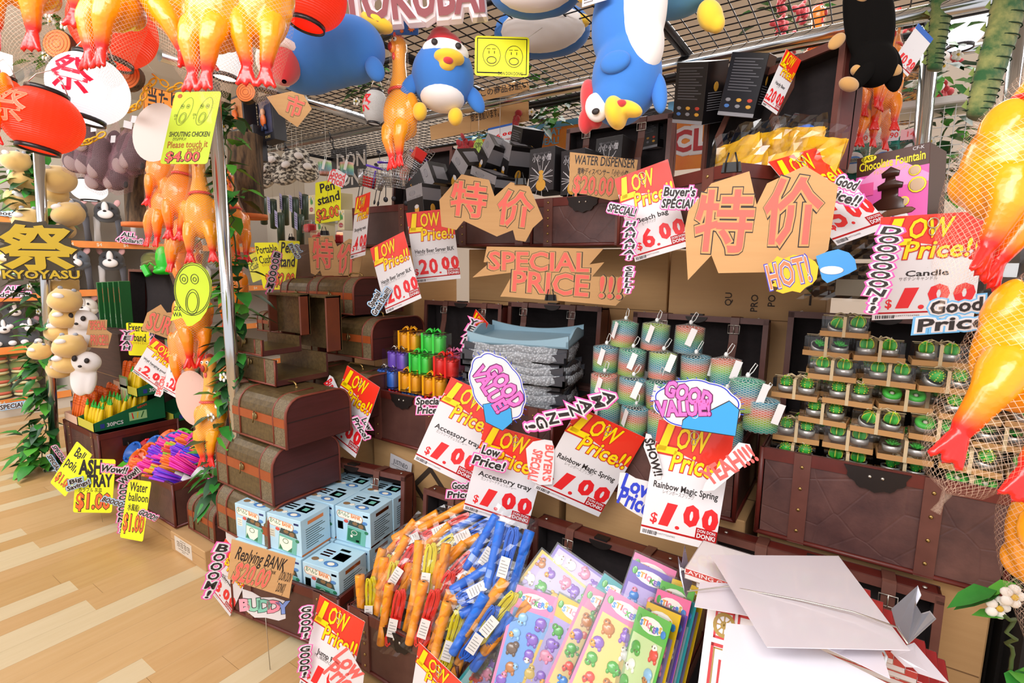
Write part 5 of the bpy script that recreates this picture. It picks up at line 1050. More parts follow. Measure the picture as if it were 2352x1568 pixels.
def tray(col):
    t=thing('serving_tray','x','tray'); w,d=.36,.24; m=MB(); m.b0(-w/2,w/2,0,d,0,.006)
    for y in (0,d-.008):
        P=[(-w/2+w*i/16,.02+.014*(abs(i-8)/8)**2*1.6) for i in range(17)]; m.prism([(-w/2,0)]+[(w/2,0)]+[(p[0],p[1]) for p in P[::-1]],y,y+.008)
    for x in (-w/2,w/2-.008):
        P=[(d*i/12,.024+.026*math.sin(math.pi*i/12)**2) for i in range(13)]; vs=[(x,0,0),(x,d,0)]+[(x,p[0],p[1]) for p in P[::-1]]; n=len(vs); m.add(vs+[(v[0]+.008,v[1],v[2]) for v in vs],[list(range(n-1,-1,-1)),list(range(n,2*n))]+[(i,(i+1)%n,n+(i+1)%n,n+i) for i in range(n)])
    m.build('tray_body',mat(col,.45),t); return t
TA=tray('#8fb0c0'); TA.matrix_world=TR((-.945,1.435,.985),14,4,0); TA['label']='light blue wooden tray with heart cut handles, unwrapped on top of the stack'; 
h=MB()
for s in(-1,1): h.prism([(s*.0+.004*q[0],.036+.0045*q[1]) for q in((0,-1.6),(1.5,.2),(1.2,1.2),(.4,1.2),(0,.6),(-.4,1.2),(-1.2,1.2),(-1.5,.2))],-.001,.0095,0,Matrix.Translation((s*.176,.12,0))@Matrix.Rotation(math.pi/2,4,'Z')) 
h.build('handle_hole',mat('#4c5a60',.7),TA)
TB=tray('#3a3b42')
for i in range(9):
    M=TR((-.955+.012*math.sin(i*1.9),1.425+.006*math.cos(i*2.3),.765+.0235*i),15+5*math.sin(i*1.1)); lab='dark tray in bubble wrap, '+['lowest','second','third','fourth','fifth','sixth','seventh','eighth','highest'][i]+(' of the stack' if i in (0,8) else ' from the bottom of the stack')
    q=TB if i==0 else dup(TB,M,lab,'bubble wrapped trays')
    if i==0: TB.matrix_world=M; TB['label']=lab; TB['group']='bubble wrapped trays'
r=random.Random(8)
for o in [o for o in COL.objects if o.name.startswith('serving_tray') and o!=TA]:
    m=MB(); vs=[];fs=[]; N=44
    for k in range(4):
        for i in range(N):
            a=2*math.pi*i/N; cx,sy=math.cos(a),math.sin(a); p=4; rr=1/((abs(cx)**p+abs(sy)**p)**(1/p)); z=(-.001,.007,.016,.026)[k]; e=1+.03*r.random()-(0 if k in(1,2) else .03); wv=.012*(abs(sy*rr)**2)*(1 if k>1 else .3)+.004*math.sin(a*9+k)+.022*(abs(cx)*rr)**4*.4*(k>0)
            vs.append((.19*cx*rr*e,.12+.13*sy*rr*e,z+wv*.7+.004*r.random()))
    for k in range(3):
        for i in range(N): j=(i+1)%N; fs.append((k*N+i,k*N+j,k*N+N+j,k*N+N+i))
    m.add(vs,fs,0,smooth=True); m.build('bubble_wrap',WRAP,o)
def frame2(c,D,roll=0,yaw=0,pitch=0):
    """local axes parallel to the viewer's, then turned"""
    R=Matrix(((RIGHT.x,FWD.x,UP.x),(RIGHT.y,FWD.y,UP.y),(RIGHT.z,FWD.z,UP.z))).to_4x4()
    return Matrix.Translation(at(*c,D=D))@R@Matrix.Rotation(math.radians(-roll),4,'Y')@Matrix.Rotation(math.radians(yaw),4,'Z')@Matrix.Rotation(math.radians(pitch),4,'X')@Matrix.Scale(D/F,4)
# ---------------------------------------------------------------- rubber chickens
def chick_mat(body,deep):
    m=bpy.data.materials.new('m_rubber'); m.use_nodes=True; n=m.node_tree.nodes; L=m.node_tree.links; b=n['Principled BSDF']; b.inputs['Roughness'].default_value=.24; b.inputs['Coat Weight'].default_value=.35
    b.inputs['Subsurface Weight'].default_value=.25; b.inputs['Subsurface Radius'].default_value=(.03,.012,.003); b.inputs['Subsurface Scale'].default_value=.4
    tc=n.new('ShaderNodeTexCoord'); sp=n.new('ShaderNodeSeparateXYZ'); L.new(tc.outputs['Object'],sp.inputs[0])
    mr=n.new('ShaderNodeMapRange'); mr.inputs[1].default_value=-1; mr.inputs[2].default_value=0; L.new(sp.outputs[2],mr.inputs[0])
    cr=n.new('ShaderNodeValToRGB'); e=cr.color_ramp.elements; e[0].position=.115; e[0].color=lin('#e3211c'); e[1].position=.165; e[1].color=lin(deep); q=e.new(.23); q.color=lin(body); q=e.new(.93); q.color=lin(body); q=e.new(.98); q.color=lin(deep)
    L.new(mr.outputs[0],cr.inputs[0]); L.new(cr.outputs[0],b.inputs['Base Color'])
    nz=n.new('ShaderNodeTexVoronoi'); nz.inputs['Scale'].default_value=60; L.new(tc.outputs['Object'],nz.inputs['Vector']); bp=n.new('ShaderNodeBump'); bp.inputs['Strength'].default_value=.09; bp.inputs['Distance'].default_value=.006; L.new(nz.outputs['Distance'],bp.inputs['Height']); L.new(bp.outputs[0],b.inputs['Normal']); return m
CY,CO=chick_mat('#f9a20e','#f48a12'),chick_mat('#fb9010','#f57a10')
RC=mat('#e2231e',.3,coat=.4)
def chick_mesh(sp):
    m=MB()
    m.ell((0,0,-.09),(.060,.066,.075)); m.tube([(0,0,-.10),(0,0,-.2),(0,0,-.30),(0,-.005,-.41)],[.056,.048,.054,.078],14)
    m.ell((0,-.005,-.585),(.13,.116,.19),n=20,k=14); m.ell((0,.06,-.66),(.07,.07,.07))
    for s in(-1,1):
        m.ell((s*.118,.0,-.53),(.028,.055,.08)); m.ell((s*.125,-.01,-.61),(.013,.022,.03))
        h=Vector((s*.062,-.05,-.67)); k=Vector((s*(.058+sp*.5),-.08,-.775)); a=Vector((s*(.038+sp),-.065,-.885))
        m.tube([h,h.lerp(k,.5),k,k.lerp(a,.55),a],[.062,.058,.044,.034,.028],12)
        for t in(-1,0,1):
            d=Vector((t*.038+s*.004,-.012,-.10)); m.tube([a,a+d*.5,a+d],[.02,.0155,.010],8)
        m.tube([a,a+Vector((0,.03,-.05))],[.015,.008],7)
    return fuse(m,'chicken_body',.0085,3)
def chicken_proto(sp,mt,face=True):
    t=thing('rubber_chicken','x','toy'); meshobj('body',chick_mesh(sp),mt,t)
    m=MB()
    for i in range(5): m.ell((0,-.032+.019*i,-.010-.002*(i-2)**2),(.009,.014,.024),n=9,k=6)
    m.build('comb',RC,t); m=MB(); m.tube([(.078*math.cos(q),-.006+.074*math.sin(q),-.415) for q in [2*math.pi*i/18 for i in range(18)]],.010,7,closed=True); m.build('collar',RC,t)
    m=MB()
    for s in(-1,1): m.ell((s*.025,-.056,-.065),(.016,.010,.016),0,n=10,k=7); m.ell((s*.025,-.066,-.065),(.007,.003,.007),1,n=8,k=5)
    m.build('eyes',[mat('#f3efe4',.3),INK],t); m=MB(); m.ell((0,-.06,-.115),(.030,.028,.042),0,n=12,k=8); m.ell((0,-.083,-.118),(.020,.010,.031),1,n=10,k=7); m.ell((0,-.05,-.175),(.014,.012,.028),2,n=8,k=6); m.build('open_beak',[mat('#f08a2a',.4),mat('#a81d16',.5),RC],t)
    m=MB(); P=[(.006,.05),(.03,.02),(.066,-.05),(.07,-.15),(.075,-.30),(.105,-.42),(.135,-.50),(.142,-.58),(.138,-.66),(.125,-.74),(.095,-.85),(.07,-.95),(.04,-1.005),(.012,-1.03),(.006,-1.06),(.012,-1.09)]
    m.lathe([(r+sp*.6*(1 if z<-.75 and r>.03 else 0),z) for r,z in P],28,0,None,True,1,.95); m.build('net_sleeve',NETC,t); return t
NETC=netmat('#f7d9bd',(34,52),.05,.0)
CY2=0
CP={(0,'y'):chicken_proto(.0,CY),(1,'y'):chicken_proto(.045,CY),(0,'o'):chicken_proto(.0,CO),(1,'o'):chicken_proto(.04,CO)}; usedc=set()
def chicken(k,c,top,bot,D,yaw,lab,D2=None,grp='rubber chickens in nets'):
    a=at(*top,D=D);b=at(*bot,D=D2 or D); z=(a-b); L=z.length; z.normalize(); y=(FWD-z*FWD.dot(z)).normalized(); x=y.cross(z)
    R=Matrix(((x.x,y.x,z.x),(x.y,y.y,z.y),(x.z,y.z,z.z))).to_4x4(); M=Matrix.Translation(a)@R@Matrix.Rotation(math.radians(yaw),4,'Z')@Matrix.Scale(L,4)
    lab='rubber chicken '+lab
    if (k,c) in usedc: dup(CP[k,c],M,lab,grp)
    else: usedc.add((k,c)); CP[k,c].matrix_world=M; CP[k,c]['label']=lab; CP[k,c]['group']=grp
for a in ((0,'y',(480,815),(488,1072),1.98,-8,'screaming face on, lowest on the chrome post vine'),(0,'o',(448,560),(440,850),2.02,50,'side on under the lime egg shaped sign'),(0,'o',(430,650),(425,900),2.15,20,'behind the egg sign, hanging lower left'),
 (0,'o',(405,270),(347,482),2.0,30,'at the outer left of the post bunch'),(1,'o',(395,325),(366,575),2.02,-30,'second from left in the post bunch, legs apart'),(0,'o',(432,290),(404,560),1.92,20,'in the middle of the post bunch, nearest'),(1,'y',(452,330),(473,612),1.88,10,'at the right of the post bunch with spread red feet'),(0,'o',(440,410),(406,632),1.98,-40,'hanging lowest in the middle of the post bunch'),(0,'o',(415,430),(428,690),2.1,40,'tucked behind the egg sign top'),
 (0,'o',(520,390),(556,610),2.15,40,'behind the chrome post, upper of two'),(1,'o',(535,520),(545,760),2.2,-30,'behind the chrome post, lower of two'),
 (1,'y',(85,-370),(62,146),.92,0,'at the top left corner with feet spread wide'),(0,'y',(240,-400),(205,100),.92,30,'second along the top left row, shortest'),(0,'y',(290,-320),(253,186),.92,-20,'third along the top left row, over the white lantern'),(0,'y',(300,-280),(455,190),.94,40,'slanting across the top left row'),(0,'y',(520,-270),(484,236),.88,-15,'over the SHOUTING CHICKEN card'),(0,'y',(600,-280),(600,226),.90,10,'at the right end of the top left row'),(1,'y',(425,-440),(395,70),.96,60,'fourth along the top left row, mostly above the picture'),(0,'o',(-62,20),(-2,352),1.1,10,'cut by the left edge beside the red lantern'),
 (0,'y',(914,80),(926,398),1.5,-35,'alone in the centre beside the round blue plush'),
 (0,'y',(2512,-30),(2183,655),.66,25,'large at the right edge, feet over the Candle card'),(1,'y',(2650,350),(2190,1108),.6,-10,'large at the right edge, feet by the cactus boxes'),(0,'y',(2400,800),(2440,1560),.66,30,'lowest at the right edge, only its belly in view'),
 (0,'o',(1880,10),(1866,262),1.9,20,'alone behind the open trunk lid at upper right'),
 (0,'o',(2062,20),(2036,230),1.63,10,'at the upper right of the far bunch'),(0,'o',(1985,20),(1960,232),1.58,-20,'at the upper left of the far bunch'),(1,'o',(1975,40),(1955,275),1.53,15,'second down at the left of the far bunch'),(0,'o',(2020,30),(1998,262),1.50,30,'in the centre of the far bunch'),(1,'o',(2045,60),(2020,312),1.54,-10,'at the lower right of the far bunch'),(0,'o',(1975,90),(1950,348),1.56,0,'lowest at the left of the far bunch'),(1,'o',(2015,100),(2000,352),1.60,20,'lowest in the middle of the far bunch')): chicken(*a)
t=thing('header_card','blue card with orange bursts heading the single centre chicken','card',frame2((925,62),1.49)); MB().b0(-36,36,0,1,-18,14).build('card',mat('#1f5fae',.4),t); m=MB()
for x,z,r in((20,-4,9),(-14,2,6),(-2,-10,5)): m.prism([(x+r*(1 if i%2 else .6)*math.cos(i*.3927),z+r*(1 if i%2 else .6)*math.sin(i*.3927)) for i in range(16)],-1,-.2)
m.build('print',mat('#ee7a2a',.4),t)
# ---------------------------------------------------------------- paper lanterns
def lantern(label,c,D,r,h,col,glow,tilt=0,kan=None,yaw=0,face=None):
    o=at(*c,D=D); t=thing('paper_lantern',label,'lantern',fr(o,facing(o,1)+yaw,0,tilt)); k=D/F; R=r*k; H=h*k
    e=mat('#a9a6a4' if col[1]=='f' and col[3]=='f' else '#a8200c',.5,emit=glow,ecol=col); P=[]
    N=60
    for i in range(N+1): u=i/N*2-1; P.append((R*math.sqrt(max(0,1-(u*.86)**2))*(1+.022*(i%2)),u*H))
    MB().lathe(P,32,smooth=False).build('paper_shade',e,t); 
    for z in(-1,1): MB().lathe([(R*.50,z*H*.98),(R*.54,z*H*.98),(R*.54,z*H*1.14),(R*.50,z*H*1.14),(R*.50,z*H*.98)],24).build('rim',mat('#1f1a1c',.3),t); MB().lathe([(.001,-H*1.06),(R*.5,-H*1.06)],20).build('base_disc',mat(col,.4,emit=glow*.6,ecol=col),t)
    MB().tube([(-R*.5,0,H*1.1),(-R*.3,0,H*1.6),(0,0,H*1.9),(R*.3,0,H*1.6),(R*.5,0,H*1.1)],.0012,5).build('wire_handle',SILVER,t)
    if kan:
        m=MB(); v,f=textmesh('祭',0,bev=.018); out=[]
        S2=H*1.25
        for p in v:
            a=(p.x*S2*1.0)/(R*1.02)+math.radians(face or 0); z=p.y*S2; rr=R*math.sqrt(max(0,1-(z/H*.86)**2))*1.04
            out.append((rr*math.sin(a),-rr*math.cos(a),z))
        m.add(out,f); m.build('kanji',mat(kan,.5,emit=.5,ecol=kan),t)
    return t
lantern('white glowing paper lantern with red festival kanji, upper left',(205,205),1.25,76,66,'#f6f8ff',.85,12,'#d8123a',0,-24)
lantern('red glowing paper lantern below the white kanji lantern',(98,278),1.15,76,62,'#fb3a12',.7,12,'#ff7a5a',0,-48)
lantern('red paper lantern behind the top left chickens',(262,66),1.5,84,72,'#fb3a12',.6,10)
lantern('white paper lantern between the two chickens by the lime card',(520,118),1.45,52,54,'#ffffff',.75,6)
lantern('red paper lantern cut by the top edge beside the TOKUBAI sign',(716,-10),1.2,76,62,'#fb2f10',.62,12)
lantern('orange red lantern half cut by the left edge',(8,235),1.4,44,50,'#fb4a18',.65,5,'#d8123a',0,10)
lantern('distant white lantern glowing above the hat shelf',(205,436),3.2,34,22,'#ffffff',.9)
lantern('white lantern shining at the top right behind the green tail',(2212,52),1.9,48,50,'#f4f6ff',.95,0)
lantern('unlit white ribbed lantern behind the centre chicken',(862,246),2.0,28,34,'#f9f6f4',.12,6,'#c41f2a',0,-62)  # unlit, but a faint glow is put into its paper and kanji
# ---------------------------------------------------------------- plush toys (plain birds, a monkey, tigers, dogs)
PB=mat('#1d62bb',.85,sheen=.15,noise=('#3f86d6',5,.3)); PLB=mat('#5aa3d3',.85,sheen=.2); PW=mat('#ece7e6',.85,sheen=.5); PY=mat('#f2c41c',.8,sheen=.4); PR=mat('#c5161f',.8,sheen=.5); PBLK=mat('#0c0a09',.95,spec=.1); TAN=mat('#d3a95c',.9,sheen=.5,noise=('#deb970',14,.3)); TAN2=mat('#b98a4a',.9,sheen=.4)
def el(name,parts,m,t,vox=None):
    b=MB()
    for p in parts:
        R=Euler(tuple(math.radians(a) for a in p[2])).to_matrix() if len(p)>2 else None; b.ell(p[0],p[1],0,n=22,k=14,R=R)
    if vox: return meshobj(name,fuse(b,name,vox,3),m,t)
    return b.build(name,m,t)
def hat(t,M,s=1):
    b=MB(); b.lathe([(34,0),(30,18),(22,36),(13,50),(4,58)],20,0,M); b.build('hat_cone',PR,t); b=MB(); b.tube([(35*math.cos(q),35*math.sin(q),0) for q in [2*math.pi*i/20 for i in range(20)]],9,9,0,M,closed=True); b.build('hat_trim',PW,t)
# round bird
t=thing('plush_bird','round blue plush bird with yellow beak hanging under the wire grid','plush',frame2((1018,170),1.5,-4,10))
el('body',[((0,0,-8),(72,66,78)),((0,4,22),(62,56,52))],PB,t,5); el('belly',[((2,-14,-62),(50,46,28))],PW,t); el('beak',[((10,-62,6),(34,26,16)),((6,-58,-10),(18,20,14))],PY,t,3)
el('mouth',[((8,-76,-7),(11,8,8))],PR,t); el('foot',[((-46,-16,-100),(16,18,20))],PY,t); el('foot',[((34,-16,-100),(17,18,20))],PY,t)
el('wing',[((-70,-6,-40),(18,12,32),(0,30,0))],PB,t); el('wing',[((76,-6,-50),(18,12,34),(0,-35,0))],PB,t); el('face_patch',[((2,-30,34),(52,30,28))],PW,t); el('eyes',[((-24,-58,38),(7,5,7)),((28,-57,38),(7,5,7))],INK,t)
el('red_crest',[((-2,6,70),(42,40,24)),((-10,0,84),(26,28,18))],PR,t,4)
# lying blue back
t=thing('plush_bird','big blue plush lying on its side under the red lantern, red cap at one end','plush',frame2((745,125),1.42,6,0))
el('body',[((0,0,0),(118,80,74)),((-40,0,-4),(92,80,78)),((60,0,2),(80,74,72))],PB,t,6); el('wing',[((118,-30,-62),(20,14,30),(0,-20,0))],PB,t); el('foot',[((128,0,60),(40,26,18),(0,30,0))],PY,t)
hat(t,Matrix.Translation((-78,-50,-38))@Euler((math.radians(150),math.radians(-12),0)).to_matrix().to_4x4()@Matrix.Scale(1.25,4))
# upside down bird
t=thing('plush_bird','blue and white plush bird hanging upside down, yellow beak at the bottom','plush',frame2((1438,110),1.22,-3,-30))
el('body',[((0,0,60),(84,70,130)),((6,-4,-70),(80,74,100)),((-4,-10,-120),(66,62,60))],PB,t,6); el('belly',[((44,-26,70),(52,54,120)),((52,-28,-20),(42,46,70))],PW,t,5)
el('beak',[((6,-62,-176),(22,40,36),(0,-12,0)),((34,-62,-172),(34,22,16),(0,25,0))],PY,t,4); el('mouth',[((24,-84,-168),(12,8,8))],PR,t); el('face_patch',[((-44,-50,-150),(26,20,34),(0,-20,0))],PW,t); el('eyes',[((-38,-70,-168),(9,5,7))],INK,t); el('wing',[((84,-8,-124),(17,14,46),(0,-8,0))],PB,t); el('wing',[((4,-78,-72),(34,14,24))],PB,t)
b=MB(); b.prism([(20,30),(66,24),(66,52),(62,60),(20,66)],-80,-76); b.prism([(36,4),(48,2),(48,20),(36,22)],-76,-73); b.prism([(52,2),(62,0),(62,18),(52,20)],-75,-72); b.build('red_patch',PR,t) if 0 else None
el('red_crest',[((-72,-10,-120),(26,30,62),(0,-14,0)),((-84,-14,-160),(18,20,30))],PR,t,4)
m=MB(); m.b0(-78,-14,-84,-83,66,142); m.build('hang_tag',mat('#dcdadd',.5),t); m=MB()
for i in range(11): m.b0(-74,-52+18*((i*5)%3)/2,-84.6,-84.2,72+6*i,74.5+6*i)
m.build('tag_print',GREY,t)
# plush on the roof grid
for lab,c,D,w,hh,yaw in (('blue plush lying on the wire grid beside the yellow face sign',(1245,70),1.75,112,52,0),('blue and white plush at the top edge right of the TOKUBAI sign',(1230,-30),1.35,110,60,0),('pale blue bellied plush at the top edge with a yellow foot hanging',(1500,-75),1.25,165,110,0)):
    t=thing('plush_bird',lab,'plush',frame2(c,D,4))
    big='pale' in lab
    el('body',[((0,0,0),(w,w*.7,hh)),((w*.3,0,-hh*.1),(w*.7,w*.6,hh*.9))],PLB if big else PB,t,6); el('belly',[((0,-w*.28,-hh*(.05 if big else .3)),(w*.85,w*.5,hh*.85))],PW,t)
    if big: el('foot',[((110,-30,-138),(28,24,36),(0,-18,0)),((122,-34,-158),(18,18,22))],PY,t,4); el('chest_patch',[((10,-w*.74,-hh*.3),(30,10,24))],PR,t)
    elif 'TOKUBAI' in lab: el('beak',[((0,-w*.75,-20),(20,18,15))],PY,t); el('red_collar',[((0,-w*.4,0),(w*.86,w*.46,10))],PR,t); el('foot',[((108,-50,-62),(30,18,16),(0,20,0))],PY,t)
    else: el('foot',[((80,-40,-10),(24,20,14))],PY,t)
# monkey
t=thing('plush_monkey','black plush monkey with tan hands hanging by the upper right chickens','plush',frame2((2000,90),1.2,3,0))
el('body',[((6,0,40),(48,34,110)),((-38,-8,60),(26,20,110)),((0,-4,-60),(52,36,52))],PBLK,t,5); el('arm',[((-30,-20,-84),(18,16,52),(0,42,0))],PBLK,t); el('leg',[((44,0,-70),(22,18,54),(0,-6,0))],PBLK,t)
el('hand',[((-72,-24,-112),(22,14,15),(0,24,0))],TAN2,t); el('hand',[((40,-10,-80),(18,14,15),(0,15,0))],TAN2,t); el('foot',[((-36,-10,-74),(20,13,14))],TAN2,t); el('ear',[((-82,-6,-4),(24,8,14),(0,-40,0))],TAN2,t); el('face',[((-34,-26,100),(22,14,30))],TAN2,t)
# green scaly tails
def scale_tail(lab,pts,D,w,camo=False):
    P=[at(x,y,D=D) for x,y in pts]; t=thing('plush_tail',lab,'plush',Matrix.Translation(P[0])); k=D/F; Q=[p-P[0] for p in P]; L=[];R=[]
    N=14
    for i in range(N+1):
        u=i/N*(len(Q)-1); a=int(min(u,len(Q)-2)); L.append(Q[a].lerp(Q[a+1],u-a)); R.append(w*k*(1-.35*i/N)*(1+.06*(i%2)))
    b=MB(); b.tube(L,R,14,sq=.5); b.build('body',mat('#235a2a',.85,sheen=.2,noise=('#9a9a58',12 if not camo else 16,.12)),t)
    b=MB()
    for i in range(N): 
        q=[L[i]+RIGHT*R[i]*math.cos(c)*1.01-FWD*R[i]*.52*math.sin(c) for c in [math.pi*j/8 for j in range(9)]]; b.tube(q,.0016,4)
    b.build('scale_seams',mat('#16351c',.9),t); b=MB()
    for i in range(0,N,2): p=L[i]-RIGHT*R[i]; b.add([p+UP*.014,p-RIGHT*.016-UP*.006,p-UP*.014,p+FWD*.006],[(0,1,2),(0,3,1),(1,3,2)])
    b.build('spikes',mat('#8a9a52',.9),t)
scale_tail('green scaly plush tail hanging in front of the white lantern at upper right',[(2165,-60),(2160,40),(2150,110),(2146,160)],1.5,28)
scale_tail('larger green and tan scaly plush tail at the right edge behind the big chicken',[(2330,-40),(2300,80),(2262,200),(2245,270)],1.35,44,True)
# tigers
for i,(c,lab) in enumerate((((2085,190),'small tiger plush at the top of the heap behind the far chickens'),((2100,228),'tiger plush lying in the middle of the heap'),((2090,262),'tiger plush at the bottom of the heap, paws out'),((2110,140),'tiger plush half hidden by the blue topped card'))):
    t=thing('plush_tiger',lab,'plush',frame2(c,1.95,rnd.uniform(-25,25))); el('body',[((0,0,0),(38,26,22)),((26,-16,6),(22,20,20))],mat('#c98a3f',.9,sheen=.4,noise=('#40281a',.12,.05,(1,1,3))),t,2.5); el('muzzle',[((32,-32,2),(12,9,9))],PW,t); el('paw',[((-4,-24,-16),(22,9,9))],PW,t); el('ears',[((18,-10,26),(6,4,6)),((38,-10,24),(6,4,6))],TAN2,t)
# tan dog heads on the far left post
GD='tan plush heads on the left post'; NT=['topmost','second','third','fourth','fifth','sixth','seventh','eighth','ninth']
def doghead():
    t=thing('plush_dog','x','plush'); el('head',[((0,0,0),(33,28,27)),((0,-8,-6),(30,26,20)),((-16,4,18),(10,8,10)),((16,4,18),(10,8,10))],TAN,t,3); el('muzzle',[((-6,-26,10),(11,7,6))],PW,t); el('ears',[((-14,-2,27),(5,4,4)),((12,-2,27),(5,4,4))],mat('#9fa3ad',.8),t); return t
DH=doghead(); first=True
for side,lst in (('left',[((40,372),.9),((62,412),1),((55,462),1.1),((70,505),1),((78,560),.9)]),('right',[((133,412),1.15),((130,445),.8),((142,482),1.05),((158,492),1.0),((148,530),.7),((148,655),.9),((150,690),1.0),((152,728),.95),((146,760),1.05),((160,795),1.0),((165,826),1.1),((140,845),.85),((92,806),.7)])):
    for i,(c,s) in enumerate(lst):
        M=frame2(c,2.85+.06*(i%3),rnd.uniform(-30,30),rnd.uniform(-40,40),rnd.uniform(-15,15))@Matrix.Scale(s,4)
        lab='tan plush head on the left post, %s down its %s side'%((NT+['tenth','eleventh','twelfth','lowest'])[i],side)
        if first: DH.matrix_world=M; DH['label']=lab; DH['group']=GD; first=False
        else: dup(DH,M,lab,GD)
# ---------------------------------------------------------------- leafy vines
LG=[mat('#2c7a2c',.38,spec=.4,noise=('#3c9038',40,.3)),mat('#1c4a22',.45),mat('#57a838',.4)]
def vine(lab,pts,D,n,size,spread,flowers=6,seed=1,fcol='#f0ece4',leafmix=(0,0,1,1,2)):
    P=[at(x,y,D=d) for x,y,d in pts]; t=thing('leafy_vine',lab,'vine',Matrix.Translation(P[0])); r=random.Random(seed); Q=[p-P[0] for p in P]; S2=[]
    for i in range(len(Q)-1):
        for j in range(6): S2.append(Q[i].lerp(Q[i+1],j/6)+Vector((r.uniform(-1,1),r.uniform(-1,1),0))*.012)
    S2.append(Q[-1]); b=MB(); b.tube(S2,.003,5); b.build('stem',mat('#4a5a2a',.7),t); b=MB()
    for i in range(n):
        u=r.random()*(len(S2)-1.01); a=int(u); p=S2[a].lerp(S2[a+1],u-a); ang=r.uniform(0,6.28); d=Vector((math.cos(ang),-abs(math.sin(ang))*.8 if r.random()<.75 else math.sin(ang),r.uniform(-.6,.6))).normalized(); L=size*r.uniform(.7,1.25); q=p+d*spread*r.random(); s=d.cross(Vector((0,0,1))).normalized()*L*.30; up=s.cross(d).normalized(); dr=Vector((0,0,-.3*L))
        v=[q,q+d*L*.3+s*.9+up*L*.05,q+d*L*.65+s*.75+up*L*.03+dr*.4,q+d*L+dr,q+d*L*.65-s*.75+up*L*.03+dr*.4,q+d*L*.3-s*.9+up*L*.05,q+d*L*.35-up*L*.03,q+d*L*.7-up*L*.03+dr*.45]
        b.add(v,[(0,6,1),(1,6,7,2),(2,7,3),(0,5,6),(5,4,7,6),(4,3,7)],r.choice(leafmix),smooth=True)
    b.build('foliage',LG,t)
    if flowers:
        b=MB()
        for i in range(flowers):
            p=S2[int(r.random()*(len(S2)-1))]+Vector((r.uniform(-1,1),-abs(r.uniform(.3,1)),r.uniform(-.6,.6)))*spread
            for k in range(5): a=2*math.pi*k/5; b.ell(p+RIGHT*.011*math.cos(a)+UP*.011*math.sin(a),(.008,.004,.008),0,n=8,k=5)
            b.ell(p-FWD*.004,(.005,.004,.005),1,n=7,k=5)
        b.build('flowers',[mat(fcol,.6),mat('#d9b23a',.6)],t)
    return t
vine('leafy vine with white flowers climbing the chrome post',[(530,235,1.9),(520,330,1.92),(535,430,1.95),(530,540,1.95),(545,640,1.95),(535,740,1.95),(545,850,1.95),(520,940,1.98),(505,1040,2.0),(498,1130,2.05)],1.95,220,.085,.055,18,2)
vine('leafy vine twined round the far left post',[(95,330,2.95),(85,430,2.95),(110,520,2.95),(85,640,3.0),(110,730,3.0),(95,830,3.05),(110,920,3.1),(95,1010,3.12),(105,1085,3.15)],3.0,300,.11,.10,10,3)
vine('leafy vine with white flowers on the right end posts',[(2165,60,1.75),(2150,180,1.75),(2170,290,1.8),(2150,360,1.8),(2190,420,1.85),(2160,470,1.85)],1.8,130,.075,.09,12,4)
vine('garland of red roses and leaves along the upper right pipe',[(1760,20,2.4),(1830,60,2.45),(1850,140,2.5),(2060,110,2.5),(2140,160,2.4),(2200,250,2.3)],2.4,110,.07,.12,0,5)
vine('leaves and red roses hanging behind the upside down plush',[(1220,190,2.6),(1300,250,2.6),(1240,300,2.6),(1060,320,2.6)],2.6,90,.07,.12,4,6)
vine('leaves with white flowers at the top left behind the chickens',[(130,40,1.9),(160,90,1.9),(110,150,1.9)],1.9,30,.05,.06,4,7)
vine('leafy sprig with white blossom at the lower right corner',[(2330,1330,.8),(2300,1400,.8),(2335,1470,.82),(2320,1540,.85)],.8,9,.055,.02,2,11,leafmix=(2,0))
vine('leaves behind the blue plush and the centre chicken',[(880,130,2.4),(850,200,2.4),(810,220,2.4),(930,300,2.5)],2.4,50,.06,.09,3,9)
def rose(lab,c,D,r=.055):
    o=at(*c,D=D); b=MB()
    for k in range(12): a=2.4*k; q=r*.07*k; b.ell((q*math.cos(a),-r*.3+q*.4,q*math.sin(a)),(r*.34,r*.16,r*.3),0,n=8,k=5,R=Euler((.5*math.sin(a),0,a)).to_matrix())
    q=b.build('red_rose',mat('#a8141f',.7,sheen=.3)); q.matrix_world=Matrix.Translation(o)@Matrix.Rotation(rnd.random()*6,4,'Z'); return tag(q,lab,'flower','red cloth roses')
for c,D,w in (((1800,8),2.3,'nearest the top edge by the grid'),((1838,30),2.3,'right of the topmost'),((1790,62),2.3,'below the topmost, next to the pipe'),((1832,95),2.4,'behind the single far chicken'),((2085,60),2.4,'beside the blue topped card'),((2090,125),2.4,'above the tiger heap'),((2124,165),2.3,'between the tigers and the right post'),((2170,215),2.2,'low by the white flowers'),((2205,125),2.1,'near the white lantern'),((1190,282),2.5,'near the $16.00 card'),((1895,150),2.4,'by the far chicken'),((1068,335),2.4,'behind the mini carts')): rose('red cloth rose '+w,c,D)
